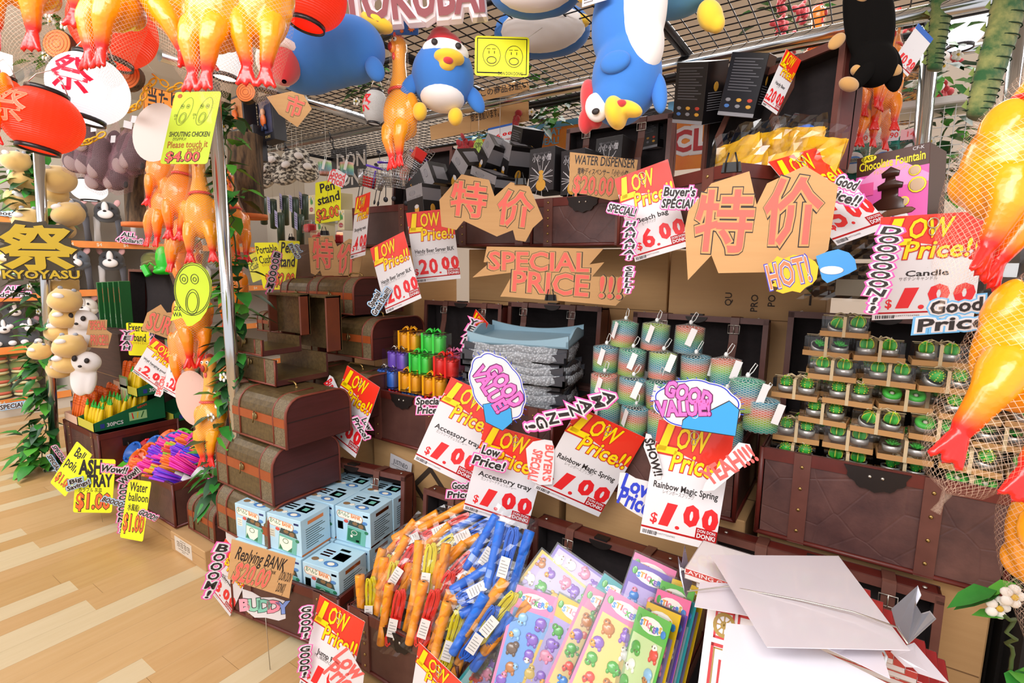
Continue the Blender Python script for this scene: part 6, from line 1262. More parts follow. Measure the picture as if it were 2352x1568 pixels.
# ---------------------------------------------------------------- boxed goods and clutter on the top tier
BLK=mat('#1a1719',.32); DGR=mat('#3a3a40',.35); LGR=mat('#cfcdd2',.4); PRN=[BLK,LGR,mat('#8d8c92',.5),mat('#e0a53a',.4),mat('#c7402f',.4),mat('#4a7ac0',.4),WHITE]
def goods(lab,c,Y,dim,rz,rx,ry,face='text'):
    o=at(*c,Y=Y); w,d,h=dim; t=thing('product_box',lab,'box',fr(o,rz,rx,ry)); MB().bb(-w/2,w/2,-d/2,d/2,-h/2,h/2,.001).build('carton',BLK,t); m=MB(); y=-d/2-.0004
    if face=='beer':
        m.b0(-w/2,w/2,y,y,h*.18,h/2,1); m.ell((-w*.12,y-.0003,h*.33),(w*.18,.0001,h*.07),2,n=10,k=6); m.text('HANDY BEER',0,h*.2,.014,2,0,y-.0004,w=w*.8); m.ell((w*.1,y-.0003,-h*.1),(w*.14,.0001,h*.13),3,n=10,k=6); m.ell((w*.1,y-.0004,-h*.03),(w*.14,.0001,h*.05),6,n=10,k=6); m.text('HANDY',-w*.0,-h*.3,.018,3,0,y-.0004,w=w*.6)
        m.b0(-w*.3,w*.3,-d*.3,d*.3,h/2+.0004,h/2+.0005,2); m.b0(w/2+.0004,w/2+.0005,-d/2,d/2,h*.1,h*.4,2); m.ell((w/2+.0006,0,-h*.1),(.0001,d*.14,h*.12),3,n=10,k=6)
    elif face=='back':
        for i in range(12): m.b0(-w*.38,w*(.38-.2*((i*5)%3)/2),y,y,h*.40-h*.045*i,h*.415-h*.045*i,2)
        for i in range(6): m.ell((-w*.3+w*.3*(i%3),y-.0002,-h*.24-h*.1*(i//3)),(w*.08,.0001,h*.03),2+i%4,n=8,k=5)
        m.b0(-w/2,w/2,y,y,-h*.5,-h*.44,1); m.b0(-w/2,w/2,-d/2,d/2,-h/2-.0005,-h/2-.0004,1)
        m.ell((w/2+.0005,0,h*.1),(.0001,d*.12,h*.08),3,n=8,k=5)
        for i in range(8): m.b0(w/2+.0004,w/2+.0005,-d*.35,d*.3,h*.0-h*.04*i,h*.012-h*.04*i,2)
    elif face=='disp':
        for i in range(22): a=2*math.pi*i/22; m.stroke([(.008*math.cos(a),-h*.18+.008*math.sin(a)),(w*.46*math.cos(a),-h*.18+w*.62*math.sin(a)*(.6+.4*(i%2)))],.0016,y-.0002,6)
        m.ell((0,y-.0008,-h*.36),(w*.2,.0001,h*.14),3,n=12,k=7); m.ell((0,y-.0010,-h*.2),(w*.09,.0001,h*.11),3,n=10,k=6); m.ell((0,y-.0012,-h*.07),(w*.1,.0001,h*.05),3,n=10,k=6); m.text('小便小僧',0,h*.25,.026,1,.01,y-.0005,w=w*.74); m.text('電動ドリンクディスペンサー',0,h*.36,.008,2,0,y-.0005,w=w*.7)
        m.b0(-w/2,w/2,-d/2,d/2,h/2+.0003,h/2+.0004,2) if 0 else None
    m.build('print',PRN,t); return t
DB=(.105,.10,.15)
for a in (('black beer server carton leaning at the left with its white top showing',(985,425),1.72,(.105,.10,.18),-10,0,62,'beer'),('black beer server carton under the upright one by the price card clip',(975,475),1.60,(.115,.09,.16),-12,0,-6,'beer'),('black beer server carton lying in the middle of the trunk',(1065,400),1.78,(.10,.10,.19),-15,10,50,'beer'),('black beer server carton with a beer glass on its side, centre',(1130,375),1.80,(.10,.10,.19),-25,-10,40,'beer'),('black beer server carton tipped right behind the first sale board',(1180,385),1.82,(.10,.10,.19),-30,0,25,'beer'),('black beer server carton at the right end, brown face showing',(1205,350),1.88,(.10,.10,.19),-30,0,20,'back'),('black beer server carton lying flat below the clip',(1130,425),1.72,(.19,.10,.10),-20,0,20,'beer'),
 ('black carton with pictures stood at the lid corner under the grid, larger',(1607,212),1.72,(.12,.09,.17),-28,14,16,'back'),('grey black carton stood at the lid edge beside the low price card',(1715,198),1.66,(.10,.08,.16),-5,10,14,'back'),('black carton behind the plush bird over the trunk lid',(1505,300),2.0,(.09,.08,.14),-20,0,0,'back'),
 ('black dispenser box with a golden statue, leftmost in the top trunk',(1262,395),1.73,(.115,.10,.155),-6,-3,0,'disp'),('black dispenser box mostly behind the WATER DISPENSER sign',(1332,400),1.74,(.10,.10,.155),-6,0,0,'disp'),('black dispenser box standing higher at the right behind the sign',(1410,372),1.83,(.11,.09,.155),-8,-6,0,'disp')): goods(*a)
# chocolate fountain box
t=thing('product_box','pink and brown Chocolate Fountain box at the right behind the 5.00 card','box',fr(at(2045,430,Y=1.62),-22,-4,-5)); w,d,h=.155,.11,.18
MB().bb(-w/2,w/2,0,d,-h/2,h/2,.001).build('carton',mat('#4c2b22',.35),t); m=MB()
m.b0(-w/2,w/2,-.0005,-.0004,-h/2,h*.22,0); m.prism([(-w/2,h*.1),(-w*.1,h*.36),(0,h*.38),(w*.1,h*.36),(w/2,h*.1),(w/2,h*.0),(-w/2,h*.0)],-.0008,-.0006,1); m.lathe([(.034,-.05),(.036,-.03),(.018,-.02),(.018,0),(.026,.0),(.028,.012),(.012,.02),(.01,.03),(.018,.03),(.02,.042),(.008,.05),(.001,.055)],18,2,Matrix.Translation((0,-.002,-.005))@Matrix.Diagonal((1,.12,1,1))); m.ell((0,-.002,-.062),(.055,.001,.012),3,n=14,k=6)
for x,z,r in((.05,.03,.013),(.056,-.005,.019),(.03,-.04,.012)): m.ell((x,-.003,z),(r,.0005,r),4,n=14,k=6); m.ell((x,-.0036,z),(r*.8,.0005,r*.8),5,n=14,k=6)
m.b0(-.066,-.036,-.003,-.0028,-.012,.02,6)
m.text('Chocolate Fountain',0,.062,.03,4,.02,-.0015,w=.14); m.text('チョコレートファウンテン',0,.042,.011,4,0,-.0015,w=.075); m.ell((-.05,-.001,.082),(.018,.0003,.009),4,n=12,k=6); m.text('EAST',-.05,.082,.013,2,.01,-.0016); m.text('CF-K',.055,.082,.011,7,0,-.0012); m.ell((.02,-.002,-.078),(.022,.0005,.014),7,n=10,k=6); m.text('Party',.02,-.078,.013,8,.02,-.0028)
m.build('print',[mat('#e25fae',.35),mat('#f29bd0',.35),mat('#3a1d15',.25),mat('#6d4026',.4),mat('#f0dc2a',.4),mat('#c9a98a',.4),mat('#ee5a9a',.4),WHITE,mat('#5a3fae',.4)],t)
# wire rack with step counters
t=thing('wire_rack','white wire display rack under the tiger heap at upper right','rack',fr(at(2030,300,Y=2.3),0)); m=MB()
for i in range(13): m.cyl((-.14+.03*i,0,-.22),(-.14+.03*i,0,.06),.0015,n=5)
for i in range(10): m.cyl((-.14,0,-.22+.03*i),(.22,0,-.22+.03*i),.0015,n=5)
m.build('wires',mat('#e6e2e0',.4),t); MB().bb(-.15,.24,-.02,.16,.06,.085,.004).build('top_shelf',mat('#dcd6d2',.5),t)
for i,(x,y) in enumerate(((1962,375),(2030,365),(2095,355))):
    t=thing('step_counter_pack','teal blister pack with a white step counter, %s of three on the wire rack'%('left','middle','right')[i],'blister pack',fr(at(x,y,Y=2.22),-8)); MB().bb(-.04,.04,0,.002,-.075,.065,.001).build('card',mat('#1f8f7e',.4),t); m=MB(); m.ell((0,-.012,.0),(.031,.014,.036),0,n=18,k=10); m.ell((0,-.022,.006),(.023,.006,.015),1,n=16,k=8); m.b0(-.015,.015,-.0295,-.027,-.001,.012,2); m.text('00:00',0,.0055,.012,3,0,-.0297); m.build('counter',[mat('#e4e6ea',.3),mat('#4d86cf',.35),mat('#aab3a4',.3),INK],t); MB().text('歩数計',-.008,.048,.018,0,.01,-.0008,w=.05).build('print',WHITE,t); MB().bb(-.037,.037,-.03,0,-.06,.04,.004).build('clear_blister',clear(a=.03),t)
for i,(x,y,c) in enumerate(((1967,320,'#e3d9e6'),(2036,313,'#e3d9e6'),(2098,307,'#f0b6c0'))):
    t=thing('shelf_price_tag','%s price tag $14.90 on the wire rack, %s of three'%(('white','white','pink')[i],('left','middle','right')[i]),'price tag',fr(at(x,y,Y=2.2),-5)); MB().b0(-.034,.034,0,.001,-.017,.017).build('tag',mat(c,.5),t); MB().text('14.90',.006,0,.024,0,.02,-.0006).build('price',PRICE,t)
# mini shopping carts
def cart(lab,c,Y,rz,rx,ry):
    t=thing('mini_shopping_cart',lab,'toy cart',fr(at(*c,Y=Y),rz,rx,ry)); m=MB(); 
    def rect(w,d,z): return [(-w,-d,z),(w,-d,z),(w,d,z),(-w,d,z)]
    for i in range(7):
        u=i/6; m.tube(rect(.055+.02*u,.045+.012*u,.0+.075*u),.0013,4,closed=True)
    for i in range(13):
        x=-1+i/6
        for s in(-1,1): m.cyl((.055*x,s*.045,0),(.075*x,s*.057,.075),.0010,n=4)
        if i%2==0: m.cyl((.055*x,-.045,0),(.055*x,.045,0),.0010,n=4)
    for i in range(9):
        y=-1+i/4
        for s in(-1,1): m.cyl((s*.055,.045*y,0),(s*.075,.057*y,.075),.0010,n=4)
    m.build('basket',mat('#c4c6ca',.2,.95),t); m=MB(); m.cyl((-.09,-.05,.095),(-.09,.05,.095),.005,n=8); m.build('handle',mat('#5a36b8',.35),t)
    m=MB(); m.bb(.05,.08,-.03,.03,.0,.05,.002); m.build('child_seat',mat('#d8261f',.4),t); m=MB()
    for x in(-.05,.05):
        for y in(-.04,.04): m.ell((x,y,-.06),(.012,.005,.012),0,n=10,k=6); m.cyl((x,y,-.055),(x*1.05,y,0),.002,n=5)
    m.build('wheels',mat('#33333a',.4,.4),t)
for a in (('shiny mini shopping cart lying on the top trunk, its side to the front',(920,430),1.72,20,10,10),('mini shopping cart tipped up behind, purple handle at the right',(950,378),1.85,-40,-30,-12),('mini shopping cart at the left end with its red seat forward',(850,432),1.72,150,10,-10),('mini shopping cart upside down behind the centre chicken feet',(895,385),1.85,60,140,0)): cart(*a)
# yellow beach bags
YB=mat('#eab215',.28,sss=.1)
for i,(x,y,Y,r,lab) in enumerate(((1690,375,1.5,-6,'left of the heap, upright'),(1750,360,1.53,4,'in the middle with a round badge'),(1820,350,1.5,10,'at the right, folded over'),(1860,375,1.44,14,'behind the red low price card'),(1770,415,1.40,-3,'low in front with a white barcode tag'),(1705,420,1.42,-8,'lowest at the left behind the sale board'))):
    t=thing('beach_bag','yellow clear beach bag '+lab,'bag',fr(at(x,y,Y=Y),-28,-8,r)); b=MB(); vs=[];fs=[]; N=10; rr=random.Random(i)
    for k in range(9):
        for j in range(N): u=j/(N-1)*2-1; z=k/8; vs.append((u*.07*(1-.12*abs(z-.5)),-.018*(1-u*u)*(1-z*.7)+rr.uniform(-.006,.006),-.06+z*.12+rr.uniform(-.003,.003)))
    for k in range(8):
        for j in range(N-1): a=k*N+j; fs.append((a,a+1,a+N+1,a+N))
    b.add(vs,fs,0,smooth=True); b.add([(v[0],-v[1]+.004,v[2]) for v in vs],[f[::-1] for f in fs],0,smooth=True); b.build('bag_body',YB,t); b=MB(); vs2=[(v[0]*1.12,v[1]-.012+rr.uniform(-.008,.008),v[2]*1.25+.012) for v in vs]; b.add(vs2,fs,0); b.build('clear_wrap',clear(a=.05,rough=.05),t)
    if i==1: b=MB(); b.ell((.01,-.035,.0),(.014,.002,.014),0,n=14,k=6); b.ell((.01,-.037,0),(.008,.002,.008),1,n=12,k=6); b.build('badge',[mat('#5a4a2a',.4),mat('#b99a52',.4)],t)
    if i==4: b=MB(); b.b0(-.03,.0,-.04,-.0395,-.01,.035); b.text('|||||',-.015,.0,.02,1,0,-.0402); b.build('barcode_tag',[WHITE,INK],t)
t=thing('beach_bag','folded blue beach bag behind the yellow ones in the lid','bag',fr(at(1832,318,Y=1.56),-28)); b=MB(); b.ell((0,0,0),(.035,.02,.03),n=12,k=8); b.ell((.02,0,.01),(.025,.018,.02),n=10,k=7); b.build('bag_body',mat('#2a6bd0',.35),t)
# wrapped checked bags at right
CHK=mat('#4a3322',.6)
def checker(m,x0,x1,z0,z1,y,nx,nz):
    for i in range(nx):
        for j in range(nz):
            m.b0(x0+(x1-x0)*i/nx,x0+(x1-x0)*(i+1)/nx,y,y,z0+(z1-z0)*j/nz,z0+(z1-z0)*(j+1)/nz,(i+j)%2)
for x,y,Y,w,h,lab in ((1925,545,1.5,.17,.10,'upper'),(1935,645,1.48,.17,.085,'lower')):
    t=thing('wrapped_bag','brown checked bag in shiny film beside the cactus Candle card, '+lab+' of two','bag',fr(at(x,y,Y=Y),-15)); b=MB(); b.bb(-w/2,w/2,0,.16,-h/2,h/2,.02); b.build('bag_body',mat('#2e211a',.5),t); m=MB(); checker(m,-w/2+.006,w/2-.006,-h/2+.02,h/2-.01,-.001,10,6); m.build('check_weave',[mat('#2a1d15',.6),mat('#7a6048',.6)],t)
    b=MB(); rr=random.Random(3); vs=[];fs=[]
    for k in range(9):
        for j in range(12): vs.append((-w*.56+w*1.12*j/11,-.012+rr.uniform(-.007,.007),-h*.56+h*1.12*k/8))
    for k in range(8):
        for j in range(11): a=k*12+j; fs.append((a,a+1,a+13,a+12))
    b.add(vs,fs); b.build('film_wrap',clear(a=.06,rough=.04),t); MB().b0(-w*.05,w*.35,-.016,-.0155,-h*.4,h*.05).build('paper_sleeve',mat('#6b6456',.5),t) if lab=='lower' else None
t=thing('wrapped_bag','dark bag in film at the right behind the big Candle card and chicken','bag',fr(at(2285,620,Y=1.5),-15)); MB().bb(-.1,.1,0,.2,-.12,.12,.03).build('bag_body',mat('#1f1714',.5),t); b=MB(); rr=random.Random(5); vs=[(-.11+.22*j/9,-.01+rr.uniform(-.008,.008),-.13+.26*k/9) for k in range(10) for j in range(10)]; b.add(vs,[(k*10+j,k*10+j+1,k*10+j+11,k*10+j+10) for k in range(9) for j in range(9)]); b.build('film_wrap',clear(a=.05,rough=.04),t)
# hanging green pen packs and gift packs over the pen stands
for i,(x,y,Y) in enumerate(((605,480,1.95),(628,488,1.9),(655,480,1.95),(678,485,1.9),(700,478,1.95),(645,520,1.85),(690,525,1.85))):
    t=thing('cushion_pack','dark green rolled cushion pack with a lavender label, %s from the left'%ORD[i] if i<5 else 'dark green rolled cushion pack low behind the Pen stand card, %s'%('left' if i==5 else 'right'),'pack',fr(at(x,y,Y=Y),-10,10,24)); MB().cyl((0,0,-.10),(0,0,.08),.022,n=12).build('roll',mat('#2c3a2e',.35,noise=('#3d5240',30,.3)),t); MB().b0(-.018,.018,-.026,-.0255,.0,.10).build('label_card',mat('#9a97bd',.5),t); m=MB()
    for k in range(5): m.b0(-.013,.011,-.0268,-.0262,.02+.014*k,.023+.014*k)
    m.build('print',INK,t)
def alpaca(lab,x,y,Y):
    t=thing('pen_stand_box',lab,'gift box',fr(at(x,y,Y=Y),-15,0,3)); MB().bb(-.04,.04,0,.07,-.05,.05,.001).build('carton',mat('#efe6c2',.4),t); m=MB(); m.ell((0,-.0006,.018),(.013,.0003,.02),0,n=12,k=6); m.ell((.018,-.0006,.012),(.007,.0003,.012),0,n=10,k=6); m.ell((0,-.0006,-.026),(.028,.0003,.012),1,n=14,k=6)
    for i in range(8): m.ell((-.03+.009*i,-.0008,.04-.01*(i%3)),(.004,.0003,.004),2+i%2,n=7,k=4)
    m.text('Pen Stand',0,-.027,.014,4,0,-.0012); m.build('print',[mat('#3f9a4a',.4),mat('#c2475a',.4),mat('#e9b53a',.4),mat('#7fb8d8',.4),WHITE],t)
for a in (('cream pen stand box with cactus print above the first sale board, left',715,470,1.78),('cream pen stand box low beside the clip, left of two',733,527,1.72),('cream pen stand box with red print right of the yellow Pen stand card',783,505,1.75),('cream pen stand box highest behind the yellow Pen stand card',775,465,1.85)): alpaca(*a)
for i,(x,y,c) in enumerate(((700,520,'#c4343a'),(758,545,'#c9252f'),(745,500,'#d9dfe0'),(720,545,'#cf3a3f'))):
    t=thing('clear_gift_pack','clear pack with %s felt inside over the little sale board, %s'%(('strawberry red','dark red','white','coral red')[i],('left','right','middle','lowest')[i]),'pack',fr(at(x,y,Y=1.82-.04*i),-12)); MB().bb(-.035,.035,.004,.05,-.03,.015,.008).build('felt',mat(c,.8),t); MB().bb(-.04,.04,0,.055,-.035,.035,.002).build('clear_box',clear(a=.04),t)
# white tiger plush behind, figure boxes, log trunks
for i,(x,y) in enumerate(((620,385),(680,370),(600,410),(655,400),(700,395))):
    t=thing('plush_white_tiger','white plush with black stripes behind the pen packs, %s from the left'%('second','fourth','first','third','fifth')[i],'plush',frame2((x,y),2.9,rnd.uniform(-20,20))); el('body',[((0,0,0),(34,22,24)),((14,-14,10),(20,18,18))],mat('#d9d3c6',.9,sheen=.3,noise=('#3a332c',.10,.04,(1,1,2.4))),t,2.5); el('muzzle',[((18,-32,6),(10,7,7))],PW,t)
for i,(x,y,s) in enumerate(((545,265,1),(610,275,1.1),(570,330,.9))):
    t=thing('figure_box','dark window box with a clear front, %s under the grid left of the pipe'%('left','right','lower')[i],'box',fr(at(x,y,D=2.35),0,0,-3)); MB().b0(-.055*s,.055*s,.0,.06,-.085*s,.085*s).build('carton',mat('#17141a',.4),t); m=MB(); m.b0(-.045*s,.045*s,-.001,-.0005,-.055*s,.075*s); m.build('backing_card',mat(('#a9683a','#3a2a2a','#5a3a2a')[i],.5,noise=(('#c98a4f','#2c3f6a','#7a5a3a')[i],30,.3)),t); m=MB(); m.ell((0,-.012,.03),(.013,.01,.016),0,n=10,k=7); m.ell((0,-.012,-.005),(.018,.010,.028),1,n=10,k=7); m.tube([(-.008,-.01,-.025),(-.014,-.012,-.05)],.007,7,2); m.tube([(.008,-.01,-.025),(.016,-.012,-.05)],.007,7,2); m.build('doll',[mat('#c98f6a',.5),mat('#d8661f',.5),mat('#26304f',.5)],t); MB().text('FUTURE',0,-.07*s,.016,0,.01,-.001).build('print',mat('#b9a36a',.4),t)
BARK=mat('#6d553b',.9,noise=('#33261b',55,.12,(1,1,.12)),bump=1.0); CUT=mat('#d9652a',.8,noise=('#e58a4a',12,.3))
def log(lab,top,bot,D,r):
    a=at(*top,D=D);b=at(*bot,D=D); t=thing('wood_log',lab,'log',Matrix.Translation(b)); k=D/F*r; q=a-b; m=MB(); N=26; rr=random.Random(2)
    jit=[1+.05*rr.uniform(-1,1) for i in range(N)]; vs=[];fs=[]
    for z in range(9):
        for i in range(N): c=2*math.pi*i/N; R=k*jit[i]*(1+.02*math.sin(z*2+i)); p=q*(z/8); vs.append((p.x+R*math.cos(c),p.y+R*math.sin(c),p.z))
    for z in range(8):
        for i in range(N): j=(i+1)%N; fs.append((z*N+i,z*N+j,z*N+N+j,z*N+N+i))
    m.add(vs,fs,0,smooth=True); m.build('bark',BARK,t); MB().cyl((0,0,-.02),(0,0,.0),k*1.25,n=20).build('orange_saucer',CUT,t)
log('bark covered log pillar with an orange saucer left of the front chickens',(318,300),(330,512),2.6,34)
log('bark covered log pillar with an orange saucer right of the chrome post',(562,310),(566,492),2.3,36)
for c,D,r,lab in (((138,105),1.5,32,'upper of two at top left'),((160,180),1.55,26,'behind the white kanji lantern'),((298,178),1.6,30,'right of the white kanji lantern'),((568,215),1.9,22,'hanging behind the santa coloured plush')):
    o=at(*c,D=D); k=D/F*r; t=thing('wood_slice','orange cut wood slice '+lab.replace('santa coloured','lying blue'),'wood slice',Matrix.Translation(o)@Matrix(((RIGHT.x,FWD.x,UP.x,0),(RIGHT.y,FWD.y,UP.y,0),(RIGHT.z,FWD.z,UP.z,0),(0,0,0,1)))); MB().lathe([(k,-.012),(k*1.03,.0),(k,.012)],22,0,Matrix.Rotation(math.pi/2,4,'X')).build('bark_edge',BARK,t); m=MB(); m.cyl((0,-.0125,0),(0,.0125,0),k*.97,n=24); m.build('cut_face',CUT,t); m=MB()
    for q in(.3,.55,.8): oval(m,0,0,k*q,k*q,.0015,0,22,-.0132)
    m.build('growth_rings',mat('#a8481c',.8),t)
def chain(lab,pts,D,col,s=.02):
    P=[at(x,y,D=D) for x,y in pts]; m=MB(); L=[]
    for i in range(len(P)-1):
        n=max(2,int((P[i+1]-P[i]).length/(s*1.1)))
        for j in range(n): L.append((P[i].lerp(P[i+1],j/n),(P[i+1]-P[i]).normalized()))
    for k,(p,d) in enumerate(L):
        u=d; v=(UP if k%2 else FWD); v=(v-u*v.dot(u)).normalized(); m.tube([p-L[0][0]+u*s*.8*math.cos(q)+v*s*.42*math.sin(q) for q in [2*math.pi*i/10 for i in range(10)]],s*.14,5,closed=True)
    o=m.build('link_chain',mat(col,.4)); o.matrix_world=Matrix.Translation(L[0][0]); return tag(o,lab,'chain')
chain('yellow plastic chain draped between the wood slices and the lime card',[(276,240),(300,252),(320,240),(340,200),(360,178),(395,205),(425,190)],1.62,'#e0a313')
chain('yellow plastic chain hanging behind the red lantern',[(172,300),(190,330),(215,320),(250,300)],1.7,'#d9ab12')
chain('black link chain hanging from the lower pipe over the pen packs, left',[(655,334),(660,352),(668,374)],3.1,'#1a181b',.022)
chain('black link chain hanging from the lower pipe, right',[(758,310),(765,335),(772,360)],2.95,'#1a181b',.022)
# ---------------------------------------------------------------- left side: pens, balloons, ashtrays, hats and shelves
def tray_box(lab,o,rz,w=.20,d=.36,h1=.05,h2=.15):
    t=thing('display_tray',lab,'display box',Matrix.Translation(o)@Matrix.Rotation(math.radians(rz),4,'Z')); m=MB(); T=.003
    m.b0(0,w,0,d,0,T); m.b0(0,w,0,T,0,h1,1); m.b0(0,w,d-T,d,0,h2)
    for x in(0,w-T):
        vs=[(x,0,0),(x,d,0),(x,d,h2),(x,0,h1)]; m.add(vs+[(v[0]+T,v[1],v[2]) for v in vs],[(0,3,2,1),(4,5,6,7),(0,1,5,4),(1,2,6,5),(2,3,7,6),(3,0,4,7)],0)
    m.build('tray',[mat('#12603c',.4),mat('#cfc64a',.4)],t); q=MB()
    R=Matrix.Translation((w+.0008,0,0))@Matrix.Rotation(math.pi/2,4,'Z')
    q.text('30PCS',.10,.028,.03,0,.02,0,M=R); q.b0(.17,.26,-.0002,0,.025,.075,1,M=R)
    for i,c in enumerate((2,3,4)): q.stroke([(.19+.02*i,.035),(.185+.03*i,.07)],.006,-.0006,c,M=R)
    q.text('NEW!!',.24,.1,.018,2,.01,0,.25,M=R); q.b0(.03,.05,-.0004,0,.015,.04,5,M=R); q.build('side_print',[WHITE,mat('#9fc98a',.4),PRICE,mat('#e2c022',.4),mat('#2c6a35',.4),mat('#2a3a8a',.4)],t); return t
def pen(kind):
    t=thing('novelty_pen','x','pen'); m=MB()
    if kind=='corn': m.lathe([(.002,0),(.008,.012),(.0105,.04),(.010,.07),(.006,.09)],10); m.build('body',mat('#e8c20d',.3),t); m=MB(); 
    else: m.lathe([(.003,0),(.006,.02),(.010,.07),(.011,.10),(.006,.108)],10); m.build('body',mat('#ef6a14',.3),t); m=MB()
    if kind=='corn':
        m.lathe([(.006,.088),(.005,.1),(.002,.118)],7)
        for a in range(4): m.tube([(0,0,.086),(.008*math.cos(a*1.57),.008*math.sin(a*1.57),.1)],[.003,.001],5)
        m.build('leaf_top',mat('#2fae33',.4),t)
    else:
        for i in range(4): m.tube([(.011*math.cos(q),.011*math.sin(q),.06+.012*i) for q in [2*math.pi*j/8 for j in range(8)]],.001,4,closed=True)
        m.build('rings',mat('#c9500c',.4),t)
    return t
PN={'corn':pen('corn'),'carrot':pen('carrot')}; up=set()
T0=Vector((-3.69,1.0,.315))
tray_box('green display tray of corn pens at the left front on the trunk',T0,0,.24,.36); tray_box('green display tray of corn pens standing higher behind',T0+Vector((.06,.2,.17)),0,.24,.34); tray_box('empty green display tray with a pale inside on the trunk',T0+Vector((.02,.385,-.03)),0,.26,.3)
def pens(k,o,nx,ny,dx,dy,tilt,lab):
    for i in range(nx):
        for j in range(ny):
            M=Matrix.Translation(Vector(o)+Vector((dx*i,dy*j,.012*j+.002*((i*3)%2))))@Matrix.Rotation(math.radians(-tilt+rnd.uniform(-5,5)),4,'X')@Matrix.Rotation(rnd.uniform(-.1,.1),4,'Y')@Matrix.Scale(1.25,4); n=['corn pen with green leaf tip','orange carrot pen'][k=='carrot']; lb='%s in the %s, %s from left in row %s'%(n,lab,ORD[i],['one','two','three','four','five','six'][j])
            if k in up: dup(PN[k],M,lb,n+'s')
            else: up.add(k); PN[k].matrix_world=M; PN[k]['label']=lb; PN[k]['group']=n+'s'
pens('corn',T0+Vector((.03,.03,.005)),6,5,.036,.055,12,'front tray'); pens('corn',T0+Vector((.09,.23,.175)),5,3,.038,.06,12,'higher tray')
pens('carrot',T0+Vector((-.19,.03,.02)),5,6,.036,.055,14,'left bin'); pens('carrot',T0+Vector((-.07,.26,.2)),4,4,.036,.055,14,'rear bin')
for o,lab,dm in ((T0+Vector((-.215,.0,-.005)),'pale open box of carrot pens beside the corn tray',(.205,.36,.05)),(T0+Vector((-.10,.22,.165)),'second pale box of carrot pens behind',(.165,.28,.05))):
    t=thing('display_tray',lab,'display box',Matrix.Translation(o)); w,d,h=dm; m=MB(); m.b0(0,w,0,d,0,.003); m.b0(0,w,0,.003,0,h); m.b0(0,w,d-.003,d,0,h+.06); m.b0(0,.003,0,d,0,h); m.b0(w-.003,w,0,d,0,h); m.build('tray',mat('#d9b39a',.6),t)
for x0,lab,z,y in((T0.x+.0,'header card with pen pictures standing in the front tray',.16,.20),(T0.x+.10,'header card with pen pictures standing in the rear tray',.36,.42)):
    t=thing('header_card',lab,'card',Matrix.Translation((x0+.06,1.0+y,.315+z-.02))); MB().bb(0,.11,0,.004,-.06,.13,.001).build('board',mat('#6f9a5a',.5),t); m=MB(); m.b0(.01,.10,-.0006,0,.075,.12,0); m.b0(.008,.102,-.0006,0,-.05,.06,4)
    for i in range(5): m.stroke([(.02+.016*i,-.035),(.022+.016*i,.045)],.006,-.001,1+i%3)
    m.build('print',[mat('#9a9f98',.5),PRICE,mat('#5aa83a',.4),mat('#e5c42a',.4),mat('#c9d8b0',.5)],t)
for o,dm,col,lab in ((T0+Vector((-.28,.05,-.05)),(.06,.3,.14),'#1d1622','dark purple boxes beside the carrot pens'),): 
    t=thing('product_box',lab,'box',Matrix.Translation(o)); MB().bb(0,dm[0],0,dm[1],0,dm[2],.001).build('carton',mat(col,.4),t); MB().b0(.005,dm[0]-.005,-.0005,0,dm[2]*.75,dm[2]*.95).build('print',mat('#6a4a9a',.4),t)
# golf sets leaning
for i in range(5):
    t=thing('golf_set_box','green toilet golf box with white lettering, %s of five leaning by the dark lid'%('leftmost','second','middle','fourth','rightmost')[i],'box',fr(at(226+12.5*i,698,Y=1.38),-10,0,4)); MB().bb(-.017,.017,0,.06,-.16,.15,.001).build('carton',mat('#1c6b34',.4),t); MB().text('TOILET GOLF',0,.06,.03,0,.01,-.0006,math.pi/2,w=.1).text('THIS SET',0,-.1,.022,1,.01,-.0006,math.pi/2,w=.07).build('print',[PRICE,WHITE],t)
# lime green toys on the lid
t=thing('green_toy','bright green plastic toy shaped like a leaf on top of the dark lid','toy',frame2((378,602),3.56,5)); el('body',[((0,0,4),(20,10,34),(0,-10,0)),((-6,0,-20),(22,12,8))],mat('#22c422',.35,emit=.08),t,2)
t=thing('green_toy','small bright green plastic dominoes toy on top of the dark lid','toy',frame2((334,618),3.66,28)); MB().bb(-7,7,-5,5,-18,10,2).build('body',mat('#22c422',.35),t); m=MB(); m.tube([(8,0,4),(16,0,8),(22,0,-4)],1.5,6); m.ell((24,0,-10),(6,6,6)); m.build('arm',mat('#22c422',.35),t)
